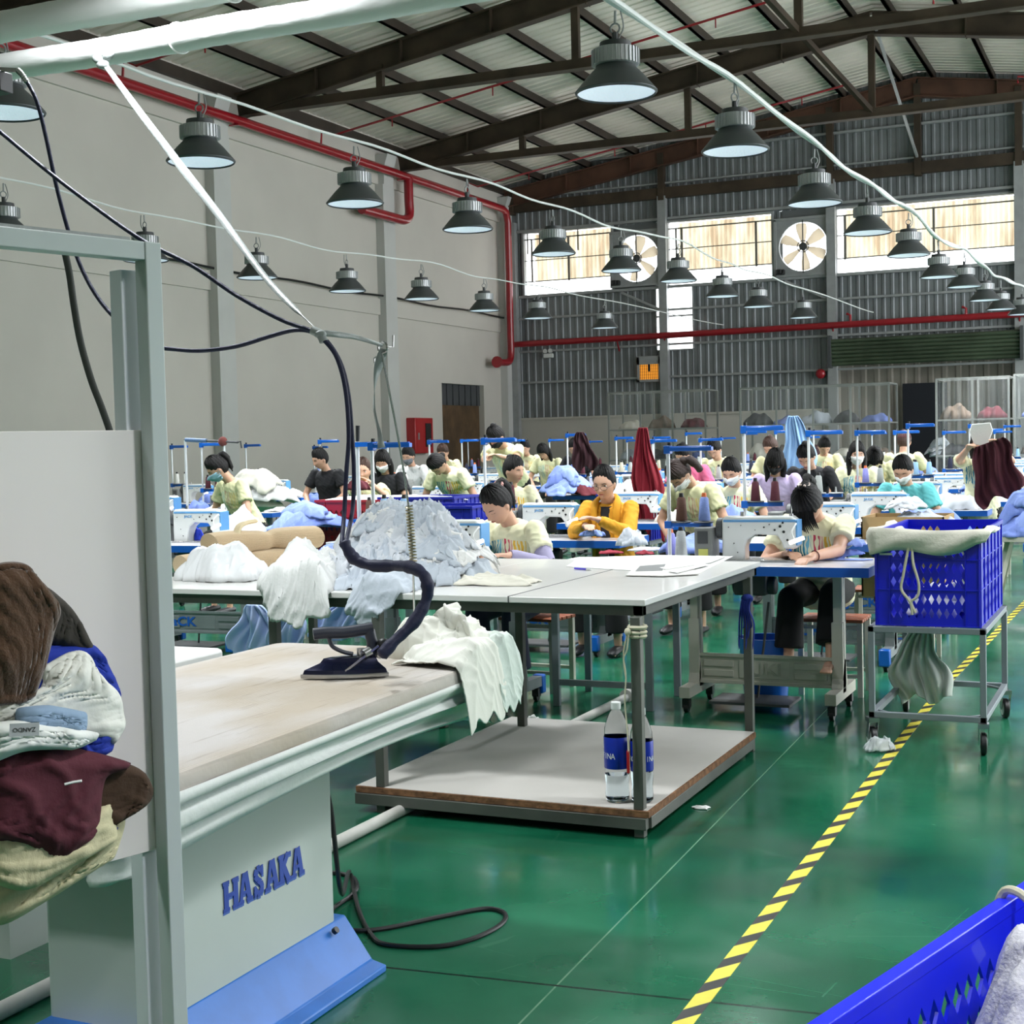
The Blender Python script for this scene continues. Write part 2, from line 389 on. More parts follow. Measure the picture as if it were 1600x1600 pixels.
for n_, (x0, x1, z0, z1) in ((1, OPEN[0]), (2, OPEN[2]), (3, OPEN[4])):
    f = MB(); t_ = .05
    f.box(x0 - t_, x1 + t_, YB - .1, YB + .05, z1, z1 + t_); f.box(x0 - t_, x1 + t_, YB - .1, YB + .05, z0 - t_, z0)
    f.box(x0 - t_, x0, YB - .1, YB + .05, z0, z1); f.box(x1, x1 + t_, YB - .1, YB + .05, z0, z1)
    fr = struct(f, 'window_%d' % n_, M_GREYST, smooth=False)
    b = MB(); b.box(x0, x1, YB - .03, YB, z0 + .32 + (n_ == 3) * .0, z0 + .345) ; b.box(x0, x1, YB - .03, YB, z1 - .16, z1 - .13); b.box(x0, x1, YB - .03, YB, z0 + .84, z0 + .86)
    for xx in bars[n_][1]: b.box(xx - .025, xx + .025, YB - .04, YB, z0 + .3, z1 - .13)
    for xx in bars[n_][2]: b.box(xx - .015, xx + .015, YB - .03, YB, z1 - .5, z1)
    b.box(x0 + .16, x0 + .2, YB - .03, YB, z0 + .32, z1 - .14); struct(b, 'window_bar', M_FRAMEW, fr, smooth=False)
    s_ = MB(); corr(s_, x0 + .12, x1 + .1, z0 + .38, z1 + .02, YB + .32, .11, .02); struct(s_, 'window_sheet', M_SHEET, fr, smooth=False)
f = MB(); x0, x1, z0, z1 = -11.05, -10.16, 3.68, 5.2
f.box(x0 - .03, x0, YB - .06, YB, z0, z1); f.box(x1, x1 + .03, YB - .06, YB, z0, z1); f.box(x0, x1, YB - .06, YB, z0 - .03, z0); f.box(x0, x1, YB - .05, YB, 4.45, 4.49)
struct(f, 'window_4', M_GREYST, smooth=False)

# roof
r = MB(); n_ = int(38 / .25)
for side in (-1, 1):
    xe = XL - .3 if side < 0 else XR + .4
    ys = []
    for i in range(n_):
        y = -4 + i * .25
        ys += [(y, 0), (y + .17, 0), (y + .19, .035), (y + .23, .035)]
    vs = []; fs = []
    for y, dd in ys: vs += [(xe, y, roofz(xe) + dd), (XRD, y, roofz(XRD) + dd)]
    for i in range(len(ys) - 1): fs.append((2 * i, 2 * i + 1, 2 * i + 3, 2 * i + 2))
    r.add(vs, fs)
struct(r, 'ceiling', M_ROOF, smooth=False)
pu = MB()
for side in (-1, 1):
    for k in range(8):
        x = XRD + side * (.35 + k * 1.24)
        z = roofz(x) - .09; pu.box(x - .035, x + .035, -3, YB, z - .09, z + .07)
        pu.box(x - .035, x + .06, -3, YB, z - .09, z - .08)
pu.box(XL + .02, XL + .10, -3, YB, 7.72, 7.92)
struct(pu, 'trim_10', mat('purlin_steel', C(58, 48, 40), .6, .2, var=.3, vscale=2), smooth=False)
for i, y in enumerate((15.2, 21.45, 27.35, 32.8)):
    fr = MB()
    for side in (-1, 1):
        xe = XL + .1 if side < 0 else XR
        a = Vector((xe, y, roofz(xe) - .42)); b = Vector((XRD, y, roofz(XRD) - .38))
        for zo, ww, th in ((0, .02, .40), (.2, .2, .025), (-.2, .2, .025)): fr.bar(a + Vector((0, 0, zo)), b + Vector((0, 0, zo)), ww, th)
        for kx in range(1, 6):
            xx = a.x + (b.x - a.x) * kx / 6; fr.box(xx - .01, xx + .01, y - .09, y + .09, roofz(xx) - .62, roofz(xx) - .2)
    if i < 3:
        fr.box(XL + .3, XR, y - .06, y + .06, 7.42, 7.56); fr.box(XL + .3, XR, y - .1, y + .1, 7.40, 7.42)
        for xx in (-12.0, -8.45, XRD, -1.35, 2.2): fr.box(xx - .06, xx + .06, y - .05, y + .05, 7.5, roofz(xx) - .5)
        if i: fr.bar((XRD, y, 7.5), (XRD - 1.3, y - 2.5, roofz(XRD - 1.3) - .2), .09, .09)
    struct(fr, 'trim_%d' % (11 + i), M_STEELR if i == 3 else M_STEEL, smooth=False)
b = MB().bar((XRD + .1, 27.3, 9.0), (XRD, YB - .3, 7.6), .05, .05); struct(b, 'trim_15', M_GREYST)

# roller shutter above the loading door, doorway behind
rs = thing('roller_shutter', 'green ribbed roller shutter rolled up below the red pipe on the back wall', 'shutter', (-4.8, YB - .35, 3.1))
b = MB()
for k in range(7):
    z = .04 + k * .085; b.cyl((-2.02, .05 - k * .008, z), (2.02, .05 - k * .008, z), .05, n=10)
b.build('slats', M_SHUT, rs)
for q in (-2.05, 2.05): MB().box(q - .03, q + .03, -.1, .3, -.05, .68).build('end_plate', M_DKGREY, rs)
struct(MB().box(-5.36, -4.4, YB + .3, YB + .42, 0, 2.66), 'door_2', M_NAVYD)

# exhaust fans
def fan(xc, zc, label, rot):
    t = thing('exhaust_fan', label, 'fan', (xc, YB - .12, zc), group='exhaust fans high on the back wall')
    f = MB(); hw = .64
    n = 32
    ring_ = [(math.cos(2 * PI * k / n) * .56, math.sin(2 * PI * k / n) * .56) for k in range(n)]
    sq = []
    for cx_, cz_ in ring_:
        m_ = max(abs(cx_), abs(cz_)); sq.append((cx_ / m_ * hw, cz_ / m_ * hw))
    vs = [(a, -.02, b_) for a, b_ in ring_] + [(a, -.02, b_) for a, b_ in sq] + [(a, .1, b_) for a, b_ in ring_]
    f.add(vs, [(k, (k + 1) % n, (k + 1) % n + n, k + n) for k in range(n)] + [(k, k + 2 * n, (k + 1) % n + 2 * n, (k + 1) % n) for k in range(n)])
    for a in (-1, 1):
        f.box(-hw - .03, hw + .03, -.06, .1, a * hw - .03, a * hw + .03); f.box(a * hw - .03, a * hw + .03, -.06, .1, -hw, hw)
    f.build('housing', M_GREYST, t, smooth=False)
    bl = sheet_mat(); bl.name = 'glare_blade'; [setattr(e_, 'color', C(206, 198, 184)) for e_ in [n_ for n_ in bl.node_tree.nodes if n_.type == 'VALTORGB'][0].color_ramp.elements]  # blades pale and translucent: glare from behind put into their material
    for k in range(6):
        a = rot + k * PI / 3; Mx = Matrix.Rotation(a, 4, 'Y')
        b = MB(); pts = []
        for q, (rr, ww, tw) in enumerate(((.08, .05, .9), (.2, .09, .75), (.38, .13, .55), (.52, .12, .4), (.54, .05, .4))):
            for sgn in (-1, 1):
                for yy in (0, .008): pts.append(Mx @ Vector((sgn * ww * math.cos(tw), .03 + yy + sgn * ww * math.sin(tw), rr)))
        fs = []
        for q in range(4):
            o = q * 4; fs += [(o, o + 4, o + 6, o + 2), (o + 1, o + 3, o + 7, o + 5), (o, o + 1, o + 5, o + 4), (o + 2, o + 6, o + 7, o + 3)]
        b.add(pts, fs + [(0, 2, 3, 1), (16, 17, 19, 18)]); b.build('blade', bl, t)
    h = MB().cyl((0, -.03, 0), (0, .1, 0), .09, n=16); h.box(-.012, .012, -.04, -.02, -.6, .6); h.ring((0, -.03, 0), .13, .01, M=Matrix.Rotation(PI / 2, 4, 'X')); h.build('hub', M_DKGREY, t)
    MB().box(-.62, -.42, -.14, -.0, -.62, -.5).box(-.58, -.48, -.2, -.1, -.6, -.5).build('motor', M_BLACK, t, .01)
fan(-11.5, 5.89, 'large pale-bladed exhaust fan above the tall bright panel, left of the two', .2)
fan(-7.48, 5.86, 'large pale-bladed exhaust fan beside the widest window, right of the two', -.1)

# orange-lit grille, alarm bell, emergency light, hose cabinet
t = thing('ventilation_grille', 'grey framed grille glowing orange below the tall bright panel', 'grille', (-11.23, YB - .12, 2.92))
b = MB().box(-.3, .3, -.06, .02, 0, .06).box(-.3, .3, -.06, .02, .42, .62).box(-.3, -.24, -.06, .02, 0, .6).box(.24, .3, -.06, .02, 0, .6); b.build('frame', M_GREYST, t, smooth=False)
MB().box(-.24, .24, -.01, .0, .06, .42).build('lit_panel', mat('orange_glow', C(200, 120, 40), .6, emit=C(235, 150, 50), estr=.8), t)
b = MB()
for k in range(10): b.box(-.22 + k * .048, -.212 + k * .048, -.04, -.02, .06, .42)
for k in range(5): b.box(-.24, .24, -.04, -.03, .1 + k * .07, .105 + k * .07)
b.box(-.03, .03, -.045, -.03, .25, .42); b.build('grille_bars', M_BLACK, t, smooth=False)
b = MB().cyl((-7.1, YB - .25, 2.94), (-7.1, YB - .1, 2.94), .11, n=20).sphere((-7.1, YB - .25, 2.94), (.1, .05, .1)); tag(b.build('alarm_bell', M_RED), 'round red fire alarm bell on the back wall left of the shutter', 'bell')
t = thing('emergency_light', 'white twin-headed emergency light under the red pipe in the back corner', 'light', (-13.85, YB - .12, 3.62))
MB().box(-.12, .12, -.06, .04, 0, .1).build('case', M_WHITEP, t, .01)
for sx in (-.07, .07): MB().cyl((sx, -.08, .17), (sx, .0, .15), .055, .03, n=14).build('lamp_head', M_WHITEP, t)
t = thing('fire_hose_cabinet', 'red fire hose cabinet with dark glass on the left wall beside the doorway', 'cabinet', (XL + .1, 27.95, 1.35))
MB().box(-.1, .12, -.42, .42, 0, .78).build('body', mat('cabinet_red', C(168, 18, 28), .35, coat=.3), t, .015)
MB().box(.12, .135, .05, .3, .14, .66).build('door_glass', M_BLACK, t)
MB().box(.12, .14, -.3, -.26, .3, .45).build('handle', M_GREYST, t)

# red fire pipes
p = MB(); z = 7.25; x = XL + .34
p.tube([(x, 4, z), (x, 32.1, z)] + [(x, 32.3, z - .06), (x, 32.4, z - .3), (x, 32.4, 4.2)] + spline([(x, 32.4, 4.2), (x, 32.4, 3.72), (x, 32.28, 3.54), (x, 32.0, 3.5)], 4) + [(x, 31.6, 3.5)], .085, 14)
p.tube([(x, 27.3, z), (x, 27.3, 6.75)] + spline([(x, 27.3, 6.75), (x, 27.3, 6.45), (x, 27.1, 6.32), (x, 26.8, 6.3)], 4) + [(x, 25.3, 6.3)], .1, 14)
for yy in (9, 15, 21, 27): p.cyl((XL, yy, z), (x, yy, z), .03, n=8); p.box(x - .1, x + .1, yy - .03, yy + .03, z - .11, z - .09)
p.cyl((x, 31.6, 3.5), (x, 31.55, 3.5), .14, n=14)
tag(p.build('fire_pipe', M_RED), 'thick red fire pipe along the top of the left wall dropping in the corner', 'pipe')
p = MB().tube([(XL + .3, YB - .3, 3.98), (XR, YB - .3, 4.07)], .075, 12)
for xx in (-12, -10.8, -6.8, -2.8): p.cyl((xx, YB - .3, 4.0), (xx, YB - .1, 3.7), .02, n=6)
for xx in (-6.4, -3.9): p.tube([(xx, YB - .3, 4.02), (xx, YB - .3, 4.22), (xx - .08, YB - .3, 4.26)], .03, 8)
tag(p.build('fire_pipe', M_RED), 'long red fire pipe running across the back wall below the windows', 'pipe')
for i, (y, x1, dr) in enumerate(((18.2, -6.2, 1), (24.0, -6.0, 1), (30.4, -6.0, 1), (12.8, -7, 0))):
    p = MB(); p.tube([(XL + .22, y, 7.28), (XL + .25, y, 7.62)] + [(x_, y, roofz(x_) - .55) for x_ in (XL + .5, -10, x1)], .022, 8)
    k = XL + 1.8
    while k < x1: p.cyl((k, y, roofz(k) - .55), (k, y, roofz(k) - .72), .012, n=6); k += 2.1
    tag(p.build('sprinkler_pipe', M_RED), ['thin red sprinkler pipe under the roof between the first two rafters', 'thin red sprinkler pipe under the roof in front of the middle rafter', 'thin red sprinkler pipe under the roof nearest the back wall', 'thin red sprinkler pipe nearest the camera, partly behind the white ducts'][i], 'pipe', 'sprinkler pipes below the roof')
for i, (y, x0, x1) in enumerate(((24.6, -3.4, 3), (30.4, -2.6, 3))):
    p = MB().tube([(x0, y, roofz(x0) - .75), (x0, y, roofz(x0) - .62), (x1, y, roofz(x1) - .62)], .022, 8); tag(p.build('sprinkler_pipe', M_RED), ['short red sprinkler pipe right of the ridge, nearer one', 'short red sprinkler pipe right of the ridge, further one'][i], 'pipe')
# dark cable along left wall
pts = [(XL + .12, y, 4.66 + .02 * math.sin(y * 1.7)) for y in np.arange(15, 33, .5)]
tag(MB().tube(pts, .022, 6).build('wall_cable', M_BLACK), 'black cable running along the middle of the left wall', 'cable')

# lamps on their conduits
M_LSH = mat('lamp_shade_grey', C(84, 86, 88), .45, .4); M_LFIN = mat('lamp_fins', C(186, 188, 190), .35, .45, bump=.6, bscale=60, bstretch=(1, 1, .05)); M_LENS = mat('lamp_lens', C(225, 232, 238), .25, emit=C(215, 228, 245), estr=.42, bump=.5, bscale=90)
proto_lamp = thing('high_bay_lamp', 'x', 'lamp')
MB().lathe([(.24, 0), (.25, .012), (.25, .016), (.17, .11), (.125, .155), (.12, .175)], 32, caps=False).lathe([(.245, .004), (.165, .11), (.12, .15)], 32, caps=False).build('lamp_shade', M_LSH, proto_lamp)
MB().lathe([(.235, .012), (.15, .05), (.0, .07)], 32, caps=False).build('lens', M_LENS, proto_lamp)
b = MB().lathe([(.13, .17), (.14, .175), (.14, .265), (.13, .27)], 32)
for k in range(32):
    a = k * 2 * PI / 32; b.box(.135, .147, -.003, .003, .175, .265, Matrix.Rotation(a, 4, 'Z'))
b.build('heat_sink', M_LFIN, proto_lamp, smooth=True)
b = MB().lathe([(.1, .27), (.095, .31), (.03, .32)], 24); b.cyl((0, 0, .31), (0, 0, .37), .02, n=8); b.build('top_cap', M_DKGREY, proto_lamp)
b = MB().ring((0, 0, .395), .03, .006, 12, 6, Matrix.Rotation(PI / 2, 4, 'X')).tube([(0, 0, .42), (.004, 0, .5)], .008, 6); b.tube(spline([(.02, 0, .33), (.05, .01, .4), (.03, .02, .5)], 5), .005, 6); b.build('hook', M_GREYST, proto_lamp)
spot_d = bpy.data.lights.new('lamp_beam', 'SPOT'); spot_d.energy = 270; spot_d.spot_size = R(140); spot_d.spot_blend = .9; spot_d.shadow_soft_size = .16; spot_d.color = (.93, .97, 1)
LPX = {'A': [(963, 148), (1149, 238), (1273, 320), (1356, 365), (1420, 400), (1467, 434), (1507, 449), (1539, 470), (1564, 484), (1597, 492)],
       'B': [(6, 178), (314, 255), (555, 320), (731, 360), (865, 398), (971, 424), (1060, 440), (1129, 464), (1185, 480), (1255, 497)],
       'C': [(8, 369), (228, 408), (402, 435), (543, 456), (659, 468), (757, 486), (840, 498), (945, 513)]}
TXT = {'A': 'brightest hanging row on the right', 'B': 'middle hanging row', 'C': 'row nearest the left wall'}
ROWS = []
for rn in 'ABC':
    for i, (px, py) in enumerate(LPX[rn]):
        q = at(px, py, z=3.6); ROWS.append((rn, i, q.x, q.y, 3.6, TXT[rn]))
ORD = ['nearest', 'second', 'third', 'fourth', 'fifth', 'sixth', 'seventh', 'eighth', 'ninth', 'tenth', 'eleventh', 'twelfth', 'thirteenth']
first = True
vis_count = {}
for rn, i, x, y, z, txt in ROWS:
    k = vis_count.get(rn, 0); vis_count[rn] = k + 1
    lab = 'grey bell-shaped factory lamp, %s from the camera in the %s' % (ORD[k], txt)
    if first: o = proto_lamp; o.location = (x, y, z); first = False; o['label'] = lab
    else: o = copy_tree(proto_lamp, loc=(x, y, z), rz=rnd.uniform(0, 3), label=lab)
    o['group'] = 'hanging lamps of the ' + txt
    l = bpy.data.objects.new('lamp_beam', spot_d); col.objects.link(l); l.location = (x, y, z - .03)
for rn, y0, y1, rad, n_ in (('A', 3, 31, .019, 2), ('B', 5, 31.5, .012, 1), ('C', 7, 32.5, .010, 1)):
    L_ = [(q[2], q[3]) for q in ROWS if q[0] == rn]; ex = L_[1][0] - L_[0][0], L_[1][1] - L_[0][1]
    k_ = (L_[0][1] - y0) / ex[1]; P_ = [(L_[0][0] - .02 * k_, y0)] + L_ + [(L_[-1][0] + .1, y1)]
    b = MB()
    for q in range(n_):
        pts = [Vector((x_ + q * .05, y_, 4.12 - q * .035 + (.03 if i_ % 2 else 0))) for i_, (x_, y_) in enumerate(P_)]
        pts = spline(pts, 7); b.tube([p_ + Vector((.012 * math.sin(j_ * .7 + q), 0, .014 * math.sin(j_ * .9 + q * 2))) for j_, p_ in enumerate(pts)], rad, 8)
    for (xx, y) in L_[1::3]: pass
    tag(b.build('lamp_conduit', M_WHITEP), {'A': 'pair of thick white conduits carrying the right lamp row', 'B': 'thin white conduit carrying the middle lamp row', 'C': 'thin white conduit carrying the lamp row by the left wall'}[rn], 'conduit')
# ------------------------------------------------------------ sewing stations
M_LAM = mat('white_laminate', C(222, 222, 226), .22, coat=.3)
M_BLUEE = mat('blue_edge', C(18, 90, 182), .35)
M_BLUEB = mat('bright_blue_plastic', C(16, 92, 184), .3)
M_CREAM = mat('cream_enamel', C(196, 192, 178), .4, var=.06)
M_MACH = mat('machine_white', C(226, 228, 226), .22, coat=.4)
M_MBLUE = mat('machine_blue', C(96, 156, 208), .35)
M_MGREY = mat('machine_grey', C(128, 130, 128), .4)
M_LBL = mat('yellow_label', C(206, 206, 110), .5)
M_STEELB = mat('bright_steel', C(180, 180, 180), .25, .9)
M_POLE = mat('pole_white', C(216, 220, 222), .35, .2)
M_JTXT = mat('blue_lettering', C(24, 88, 178), .4)
M_GREYT = mat('grey_leg_steel', C(134, 140, 142), .45, .3, var=.1)
M_LAMPW = mat('work_light', C(250, 250, 245), .4, emit=C(255, 250, 240), estr=1.1)
XZ = Matrix.Rotation(PI / 2, 4, 'X')      # text standing up, facing -Y

def caster(mb, x, y, z=.075, r=.028):
    mb.cyl((x - .012, y, r), (x + .012, y, r), r, n=14); mb.box(x - .02, x + .02, y - .022, y + .022, r, z)
def make_table(style):
    t = thing('sewing_table', 'x', 'table')
    top = MB().box(-.60, .65, 0, .62, .795, .82).build('table_top', M_LAM, t, .004)
    e = MB().box(-.603, .653, -.004, 0, .768, .818).box(-.603, .653, .62, .624, .768, .818).box(-.604, -.6, 0, .62, .768, .818).box(.65, .654, 0, .62, .768, .818); e.box(-.6, .65, 0, .62, .768, .794)
    e.build('edge_band', M_BLUEE, t, smooth=False)
    lm = M_CREAM if style == 'cream' else M_GREYT
    for x in (-.36, .44):
        b = MB().box(x - .03, x + .03, .22, .30, .12, .5).box(x - .022, x + .022, .23, .29, .48, .77).box(x - .03, x + .03, .03, .56, .085, .145).box(x - .04, x + .04, .1, .5, .755, .77)
        b.box(x + .031, x + .033, .245, .275, .3, .74)
        b.prism([(.2, .145), (.26, .3), (.3, .3), (.34, .145)], x - .03, x + .03, 'x')
        L_ = b.build('leg', lm, t, .004)
        [(lambda c: (caster(c, x, yy), c.build('caster', M_BLACK, L_)))(MB()) for yy in (.07, .52)]
        if style != 'cream': [MB().box(x - .035, x + .035, q, q + .06, .04, .15).build('foot_cap', M_BLUEB, L_, .01) for q in (0, .53)]
    b = MB().box(-.34, .42, .245, .265, .15, .30).box(-.34, .42, .235, .245, .29, .31).box(-.34, .42, .235, .245, .14, .16)
    for x0, x1 in ((-.31, -.14), (.2, .38)):
        for z in (.18, .235): b.box(x0, x1, .238, .245, z, z + .035)
    b.box(-.11, .17, .241, .245, .175, .275)
    cb = b.build('crossbar', lm, t, .003)
    if style == 'cream': text_obj('lettering', 'JUKI', .095, mat('cream_relief', C(178, 174, 160), .45), cb, XF((.03, .238, .225), PI / 2), .003, .002, 1.15)
    else: text_obj('lettering', 'JaCK', .095, M_JTXT, cb, XF((-.12, .238, .225), PI / 2), .001, .003, 1.25)
    MB().box(-.12, .06, .2, .36, .64, .77).cyl((-.14, .28, .69), (.1, .28, .69), .05).build('motor', M_DKGREY, t, .01)
    MB().box(-.25, .2, .12, .4, .045, .06).bar((-.02, .3, .06), (.06, .26, .6), .01, .01).build('treadle', M_DKGREY, t)
    return t
def make_machine(logo=True):
    t = thing('sewing_machine', 'x', 'sewing machine')
    poly = [(-.21, 0), (-.21, .235), (-.19, .25), (.18, .25), (.212, .225), (.212, .085), (.2, .07), (.135, .07), (.125, .11), (.1, .145), (-.02, .15), (-.065, .12), (-.08, .08), (-.08, 0)]
    body = MB().prism(poly, -.055, .055).build('body', M_MACH, t, .01, ang=60)
    MB().box(-.24, .24, -.09, .09, 0, .012).build('bed', M_STEELB, t, .003)
    MB().box(-.2, .205, -.058, .058, .218, .232).box(.206, .216, -.058, .058, .09, .23).build('stripe', M_MBLUE, t, .002)
    b = MB()
    for x, z, r in ((-.17, .19, .005), (-.1, .2, .004), (-.14, .1, .004), (-.12, .05, .005), (.03, .19, .008), (.09, .175, .009), (.12, .195, .012), (.14, .165, .012), (.135, .215, .009), (.06, .205, .005), (-.02, .175, .004), (.16, .12, .01)):
        b.cyl((x, -.06, z), (x, -.05, z), r * .62, n=10)
    b.build('dials', M_BLACK, t)
    MB().cyl((.175, 0, .02), (.175, 0, .09), .006, n=8).cyl((.15, 0, .03), (.15, 0, .09), .004, n=8).box(.165, .185, -.02, .01, .01, .022).build('needle_bar', M_STEELB, t)
    MB().cyl((-.1, -.02, .25), (-.1, -.02, .275), .012, n=10).build('tension_knob', M_STEELB, t); MB().cyl((.17, 0, .24), (.17, 0, .262), .012, n=10).build('pressure_screw', M_STEELB, t)
    MB().cyl((-.245, 0, .18), (-.212, 0, .18), .06, n=20).build('handwheel', M_DKGREY, t, .004)
    cbx = MB().box(-.36, -.255, -.09, .06, 0, .19).build('control_box', M_MGREY, t, .008)
    MB().box(-.34, -.28, -.093, -.09, .1, .17).build('screen', M_DKGREY, cbx); MB().box(-.335, -.28, -.094, -.09, .03, .07).build('sticker', M_LBL, cbx)
    g = MB().tube(spline([(.2, -.05, .2), (.215, -.09, .21), (.2, -.13, .17), (.215, -.14, .13)], 5), .005, 6); g.build('lamp_neck', M_WHITEP, t)
    MB().cyl((.19, -.14, .11), (.27, -.15, .14), .012, n=10).build('work_light', M_LAMPW, t)
    if logo: text_obj('lettering', 'JACK', .024, M_MBLUE, t, XF((-.07, -.057, .195), PI / 2), .0006, .0006, 1.3)
    return t
def make_stand(var=0):
    t = thing('thread_stand', 'x', 'thread stand'); H = .70
    MB().cyl((0, 0, -.03), (0, 0, H - .02), .011, n=12).cyl((0, 0, 0), (0, 0, .01), .03, n=12).build('pole', M_POLE, t)
    b = MB().box(-.015, .27, -.018, .018, H - .035, H - .01).box(-.02, .02, -.02, .02, H - .05, H)
    b.box(.0, .26, -.012, .012, H - .01, H - .004); b.build('thread_guide', M_BLUEB, t, .003)
    b = MB().box(-.02, .26, -.018, .018, .2, .225).box(-.022, .022, -.022, .022, .19, .235).build('spool_bar', M_BLUEB, t, .003)
    for x in (.075, .21): MB().lathe([(.055, 0), (.06, .004), (.055, .008), (.01, .008), (.004, .05)], 16, (x, 0, .226)).build('spool_tray', M_DKGREY if var else M_GREYST, t)
    MB().cyl((.01, 0, H), (.01, 0, H + .02), .012, n=8).build('end_cap', M_BLACK, t)
    return t
CONE_C = {'maroon': C(74, 18, 34), 'brown': C(98, 66, 52), 'blue': C(138, 160, 226), 'grey': C(168, 172, 170), 'pale blue': C(150, 190, 226), 'white': C(214, 214, 208), 'navy': C(28, 32, 58), 'cream': C(206, 200, 180), 'lilac': C(150, 150, 224)}
CONES = {}
def cone(kind, loc, label, s=1.0, group=None):
    if kind not in CONES:
        t = thing('thread_cone', label, 'thread cone')
        MB().lathe([(.033, 0), (.034, .004), (.024, .125), (.016, .135)], 18).build('thread', mat('thread_' + kind.replace(' ', '_'), CONE_C[kind], .8, bump=.5, bscale=30, bstretch=(1, 1, 20)), t)
        MB().cyl((0, 0, .13), (0, 0, .158), .016, .012, n=12).build('tip', mat('orange_tip', C(232, 116, 60), .5) if kind in ('blue', 'lilac') else M_BLACK, t)
        CONES[kind] = t; o = t; o.location = loc
    else: o = copy_tree(CONES[kind], loc=loc, rz=rnd.uniform(0, 3), label=label)
    if group: o['group'] = group
    if s != 1.0: o.scale = (s, s, s)
    return o
def make_stool():
    t = thing('stool', 'x', 'stool')
    b = MB()
    for k in range(5): b.box(-.19, .19, -.15 + k * .062, -.15 + k * .062 + .05, .43, .45)
    b.build('seat', mat('red_wood', C(150, 78, 44), .5, var=.3, vscale=5, bump=.2, bstretch=(1, 8, 1)), t, .004)
    for x in (-.17, .17):
        for y in (-.13, .13): MB().bar((x, y, 0), (x, y, .43), .03, .03).build('leg', M_CREAM, t)
    for y, z in ((-.13, .12), (.13, .12), (-.13, .4)): MB().bar((-.17, y, z), (.17, y, z), .02, .02).build('stretcher', M_CREAM, t)
    return t
PT = {'cream': make_table('cream'), 'grey': make_table('grey')}
PM = {0: make_machine(False), 1: make_machine(True)}
PS = {0: make_stand(0), 1: make_stand(1)}
PST = make_stool()
USED = set()
def use(p, loc, rz, label, group):
    if p.name in USED: return copy_tree(p, loc=loc, rz=rz, label=label, group=group)
    USED.add(p.name); p.location = loc; p.rotation_euler = (0, 0, rz); p['label'] = label; p['group'] = group; return p
NST = [0]
STN = {}
def station(key, hx, yf, who, style='grey', logo=1, machine=True, stand=True, stool=True, sh=1.0, cones=None, rz=0.0, sdx=0.0, table=True):
    """hx = X of the machine head's right end, yf = Y of the table's front edge; who ends every label"""
    xm = hx - .212; NST[0] += 1
    Mz = Matrix.Translation((xm, yf, 0)) @ Matrix.Rotation(rz, 4, 'Z'); W = lambda x, y, z: Mz @ Vector((x, y, z))
    if table: use(PT[style], W(0, 0, 0), rz, 'white sewing table %s' % who, 'blue-edged sewing tables')
    if machine: use(PM[logo], W(0, .35, .82), rz + rnd.uniform(-.02, .02), 'white sewing machine %s' % who, 'sewing machines on the blue-edged tables')
    if stand:
        s_ = use(PS[NST[0] % 2], W(-.55 + sdx, .4, .82), rz + rnd.uniform(-.12, .12), 'thread stand %s' % who, 'thread stands of the sewing tables'); s_.scale = (1, 1, sh)
        if cones is None: cones = rnd.choice([('maroon', 'maroon'), ('blue', 'maroon'), ('white', 'white'), ('pale blue', 'pale blue'), ('navy', 'blue'), ('cream', 'grey'), ('lilac', 'white')])
        for j, k in enumerate(cones):
            if k: cone(k, W(-.55 + sdx + (.075, .21)[j], .4, .82 + .2 * sh + .035), '%s cone, %s on stand %s' % (k, ('left', 'right')[j], who), 1.0, 'thread cones on the stands')
    if stool: use(PST, W(.28, .92, 0), rz + rnd.uniform(-.1, .1), 'wooden stool at the table %s' % who, 'stools at the sewing tables')
    STN[key] = (xm, yf, who)
def hx(px, py): return at(px, py, z=1.07)
# machines seen in the photograph: (pixel of the head's top right corner, who)
M_ = {
 'juki': ((1248, 806), 'of the bowed woman with black trousers', dict(style='cream', logo=0, cones=('brown', 'blue'), sh=.93, stand=True)),
 'scrunchie': ((757, 812), 'of the woman with lavender sleeves', dict(style='grey', cones=('pale blue', 'pale blue'), sh=1.02)),
 'mustard': ((903, 785), 'of the woman in the mustard cardigan', dict(cones=(None, 'maroon'), sh=1.05)),
 'ponytail': ((1032, 768), 'of the bowed ponytailed woman behind the maroon cloth', dict(cones=(None, 'maroon'), stand=False)),
 'mask5': ((1128, 752), 'of the white-masked woman right of the mustard cardigan', dict(cones=('blue', None))),
 'black_mask': ((1196, 745), 'of the black-masked woman in lavender', dict(cones=('navy', 'grey'))),
 'cyan2': ((1338, 784), 'directly behind the bowed woman with black trousers', dict(cones=('maroon', 'maroon'), sh=1.1)),
 'cyan': ((1418, 768), 'of the masked woman in the turquoise shirt', dict(logo=1, cones=('grey', None), sh=1.05)),
 'holder2': ((1470, 752), 'right behind the turquoise shirt', dict(cones=('lilac', 'grey'), sh=1.05)),
 'holder': ((1507, 738), 'of the worker lifting the maroon garment', dict(cones=('maroon', 'grey'), sh=1.05)),
 'mask12': ((1328, 723), 'of the long-haired woman in a white mask', dict(cones=('cream', 'lilac'))),
 'jack': ((352, 795), 'in the front left, over the beige rolls', dict(style='grey', rz=.05, cones=('maroon', 'maroon'), sh=1.0, stand=False)),
 'left17': ((400, 764), 'of the masked woman leaning at the far left', dict(style='grey', cones=('maroon', 'maroon'), sh=1.12)),
 'thumb': ((655, 747), 'of the woman resting her chin on her hand', dict(cones=('grey', 'cream'))),
 'teal': ((700, 759), 'of the worker bent over behind the blue crate', dict(cones=('lilac', 'white'), sh=1.05)),
 'side8': ((758, 752), 'of the woman turned in profile', dict(cones=('maroon', 'navy'), sh=1.08)),
}
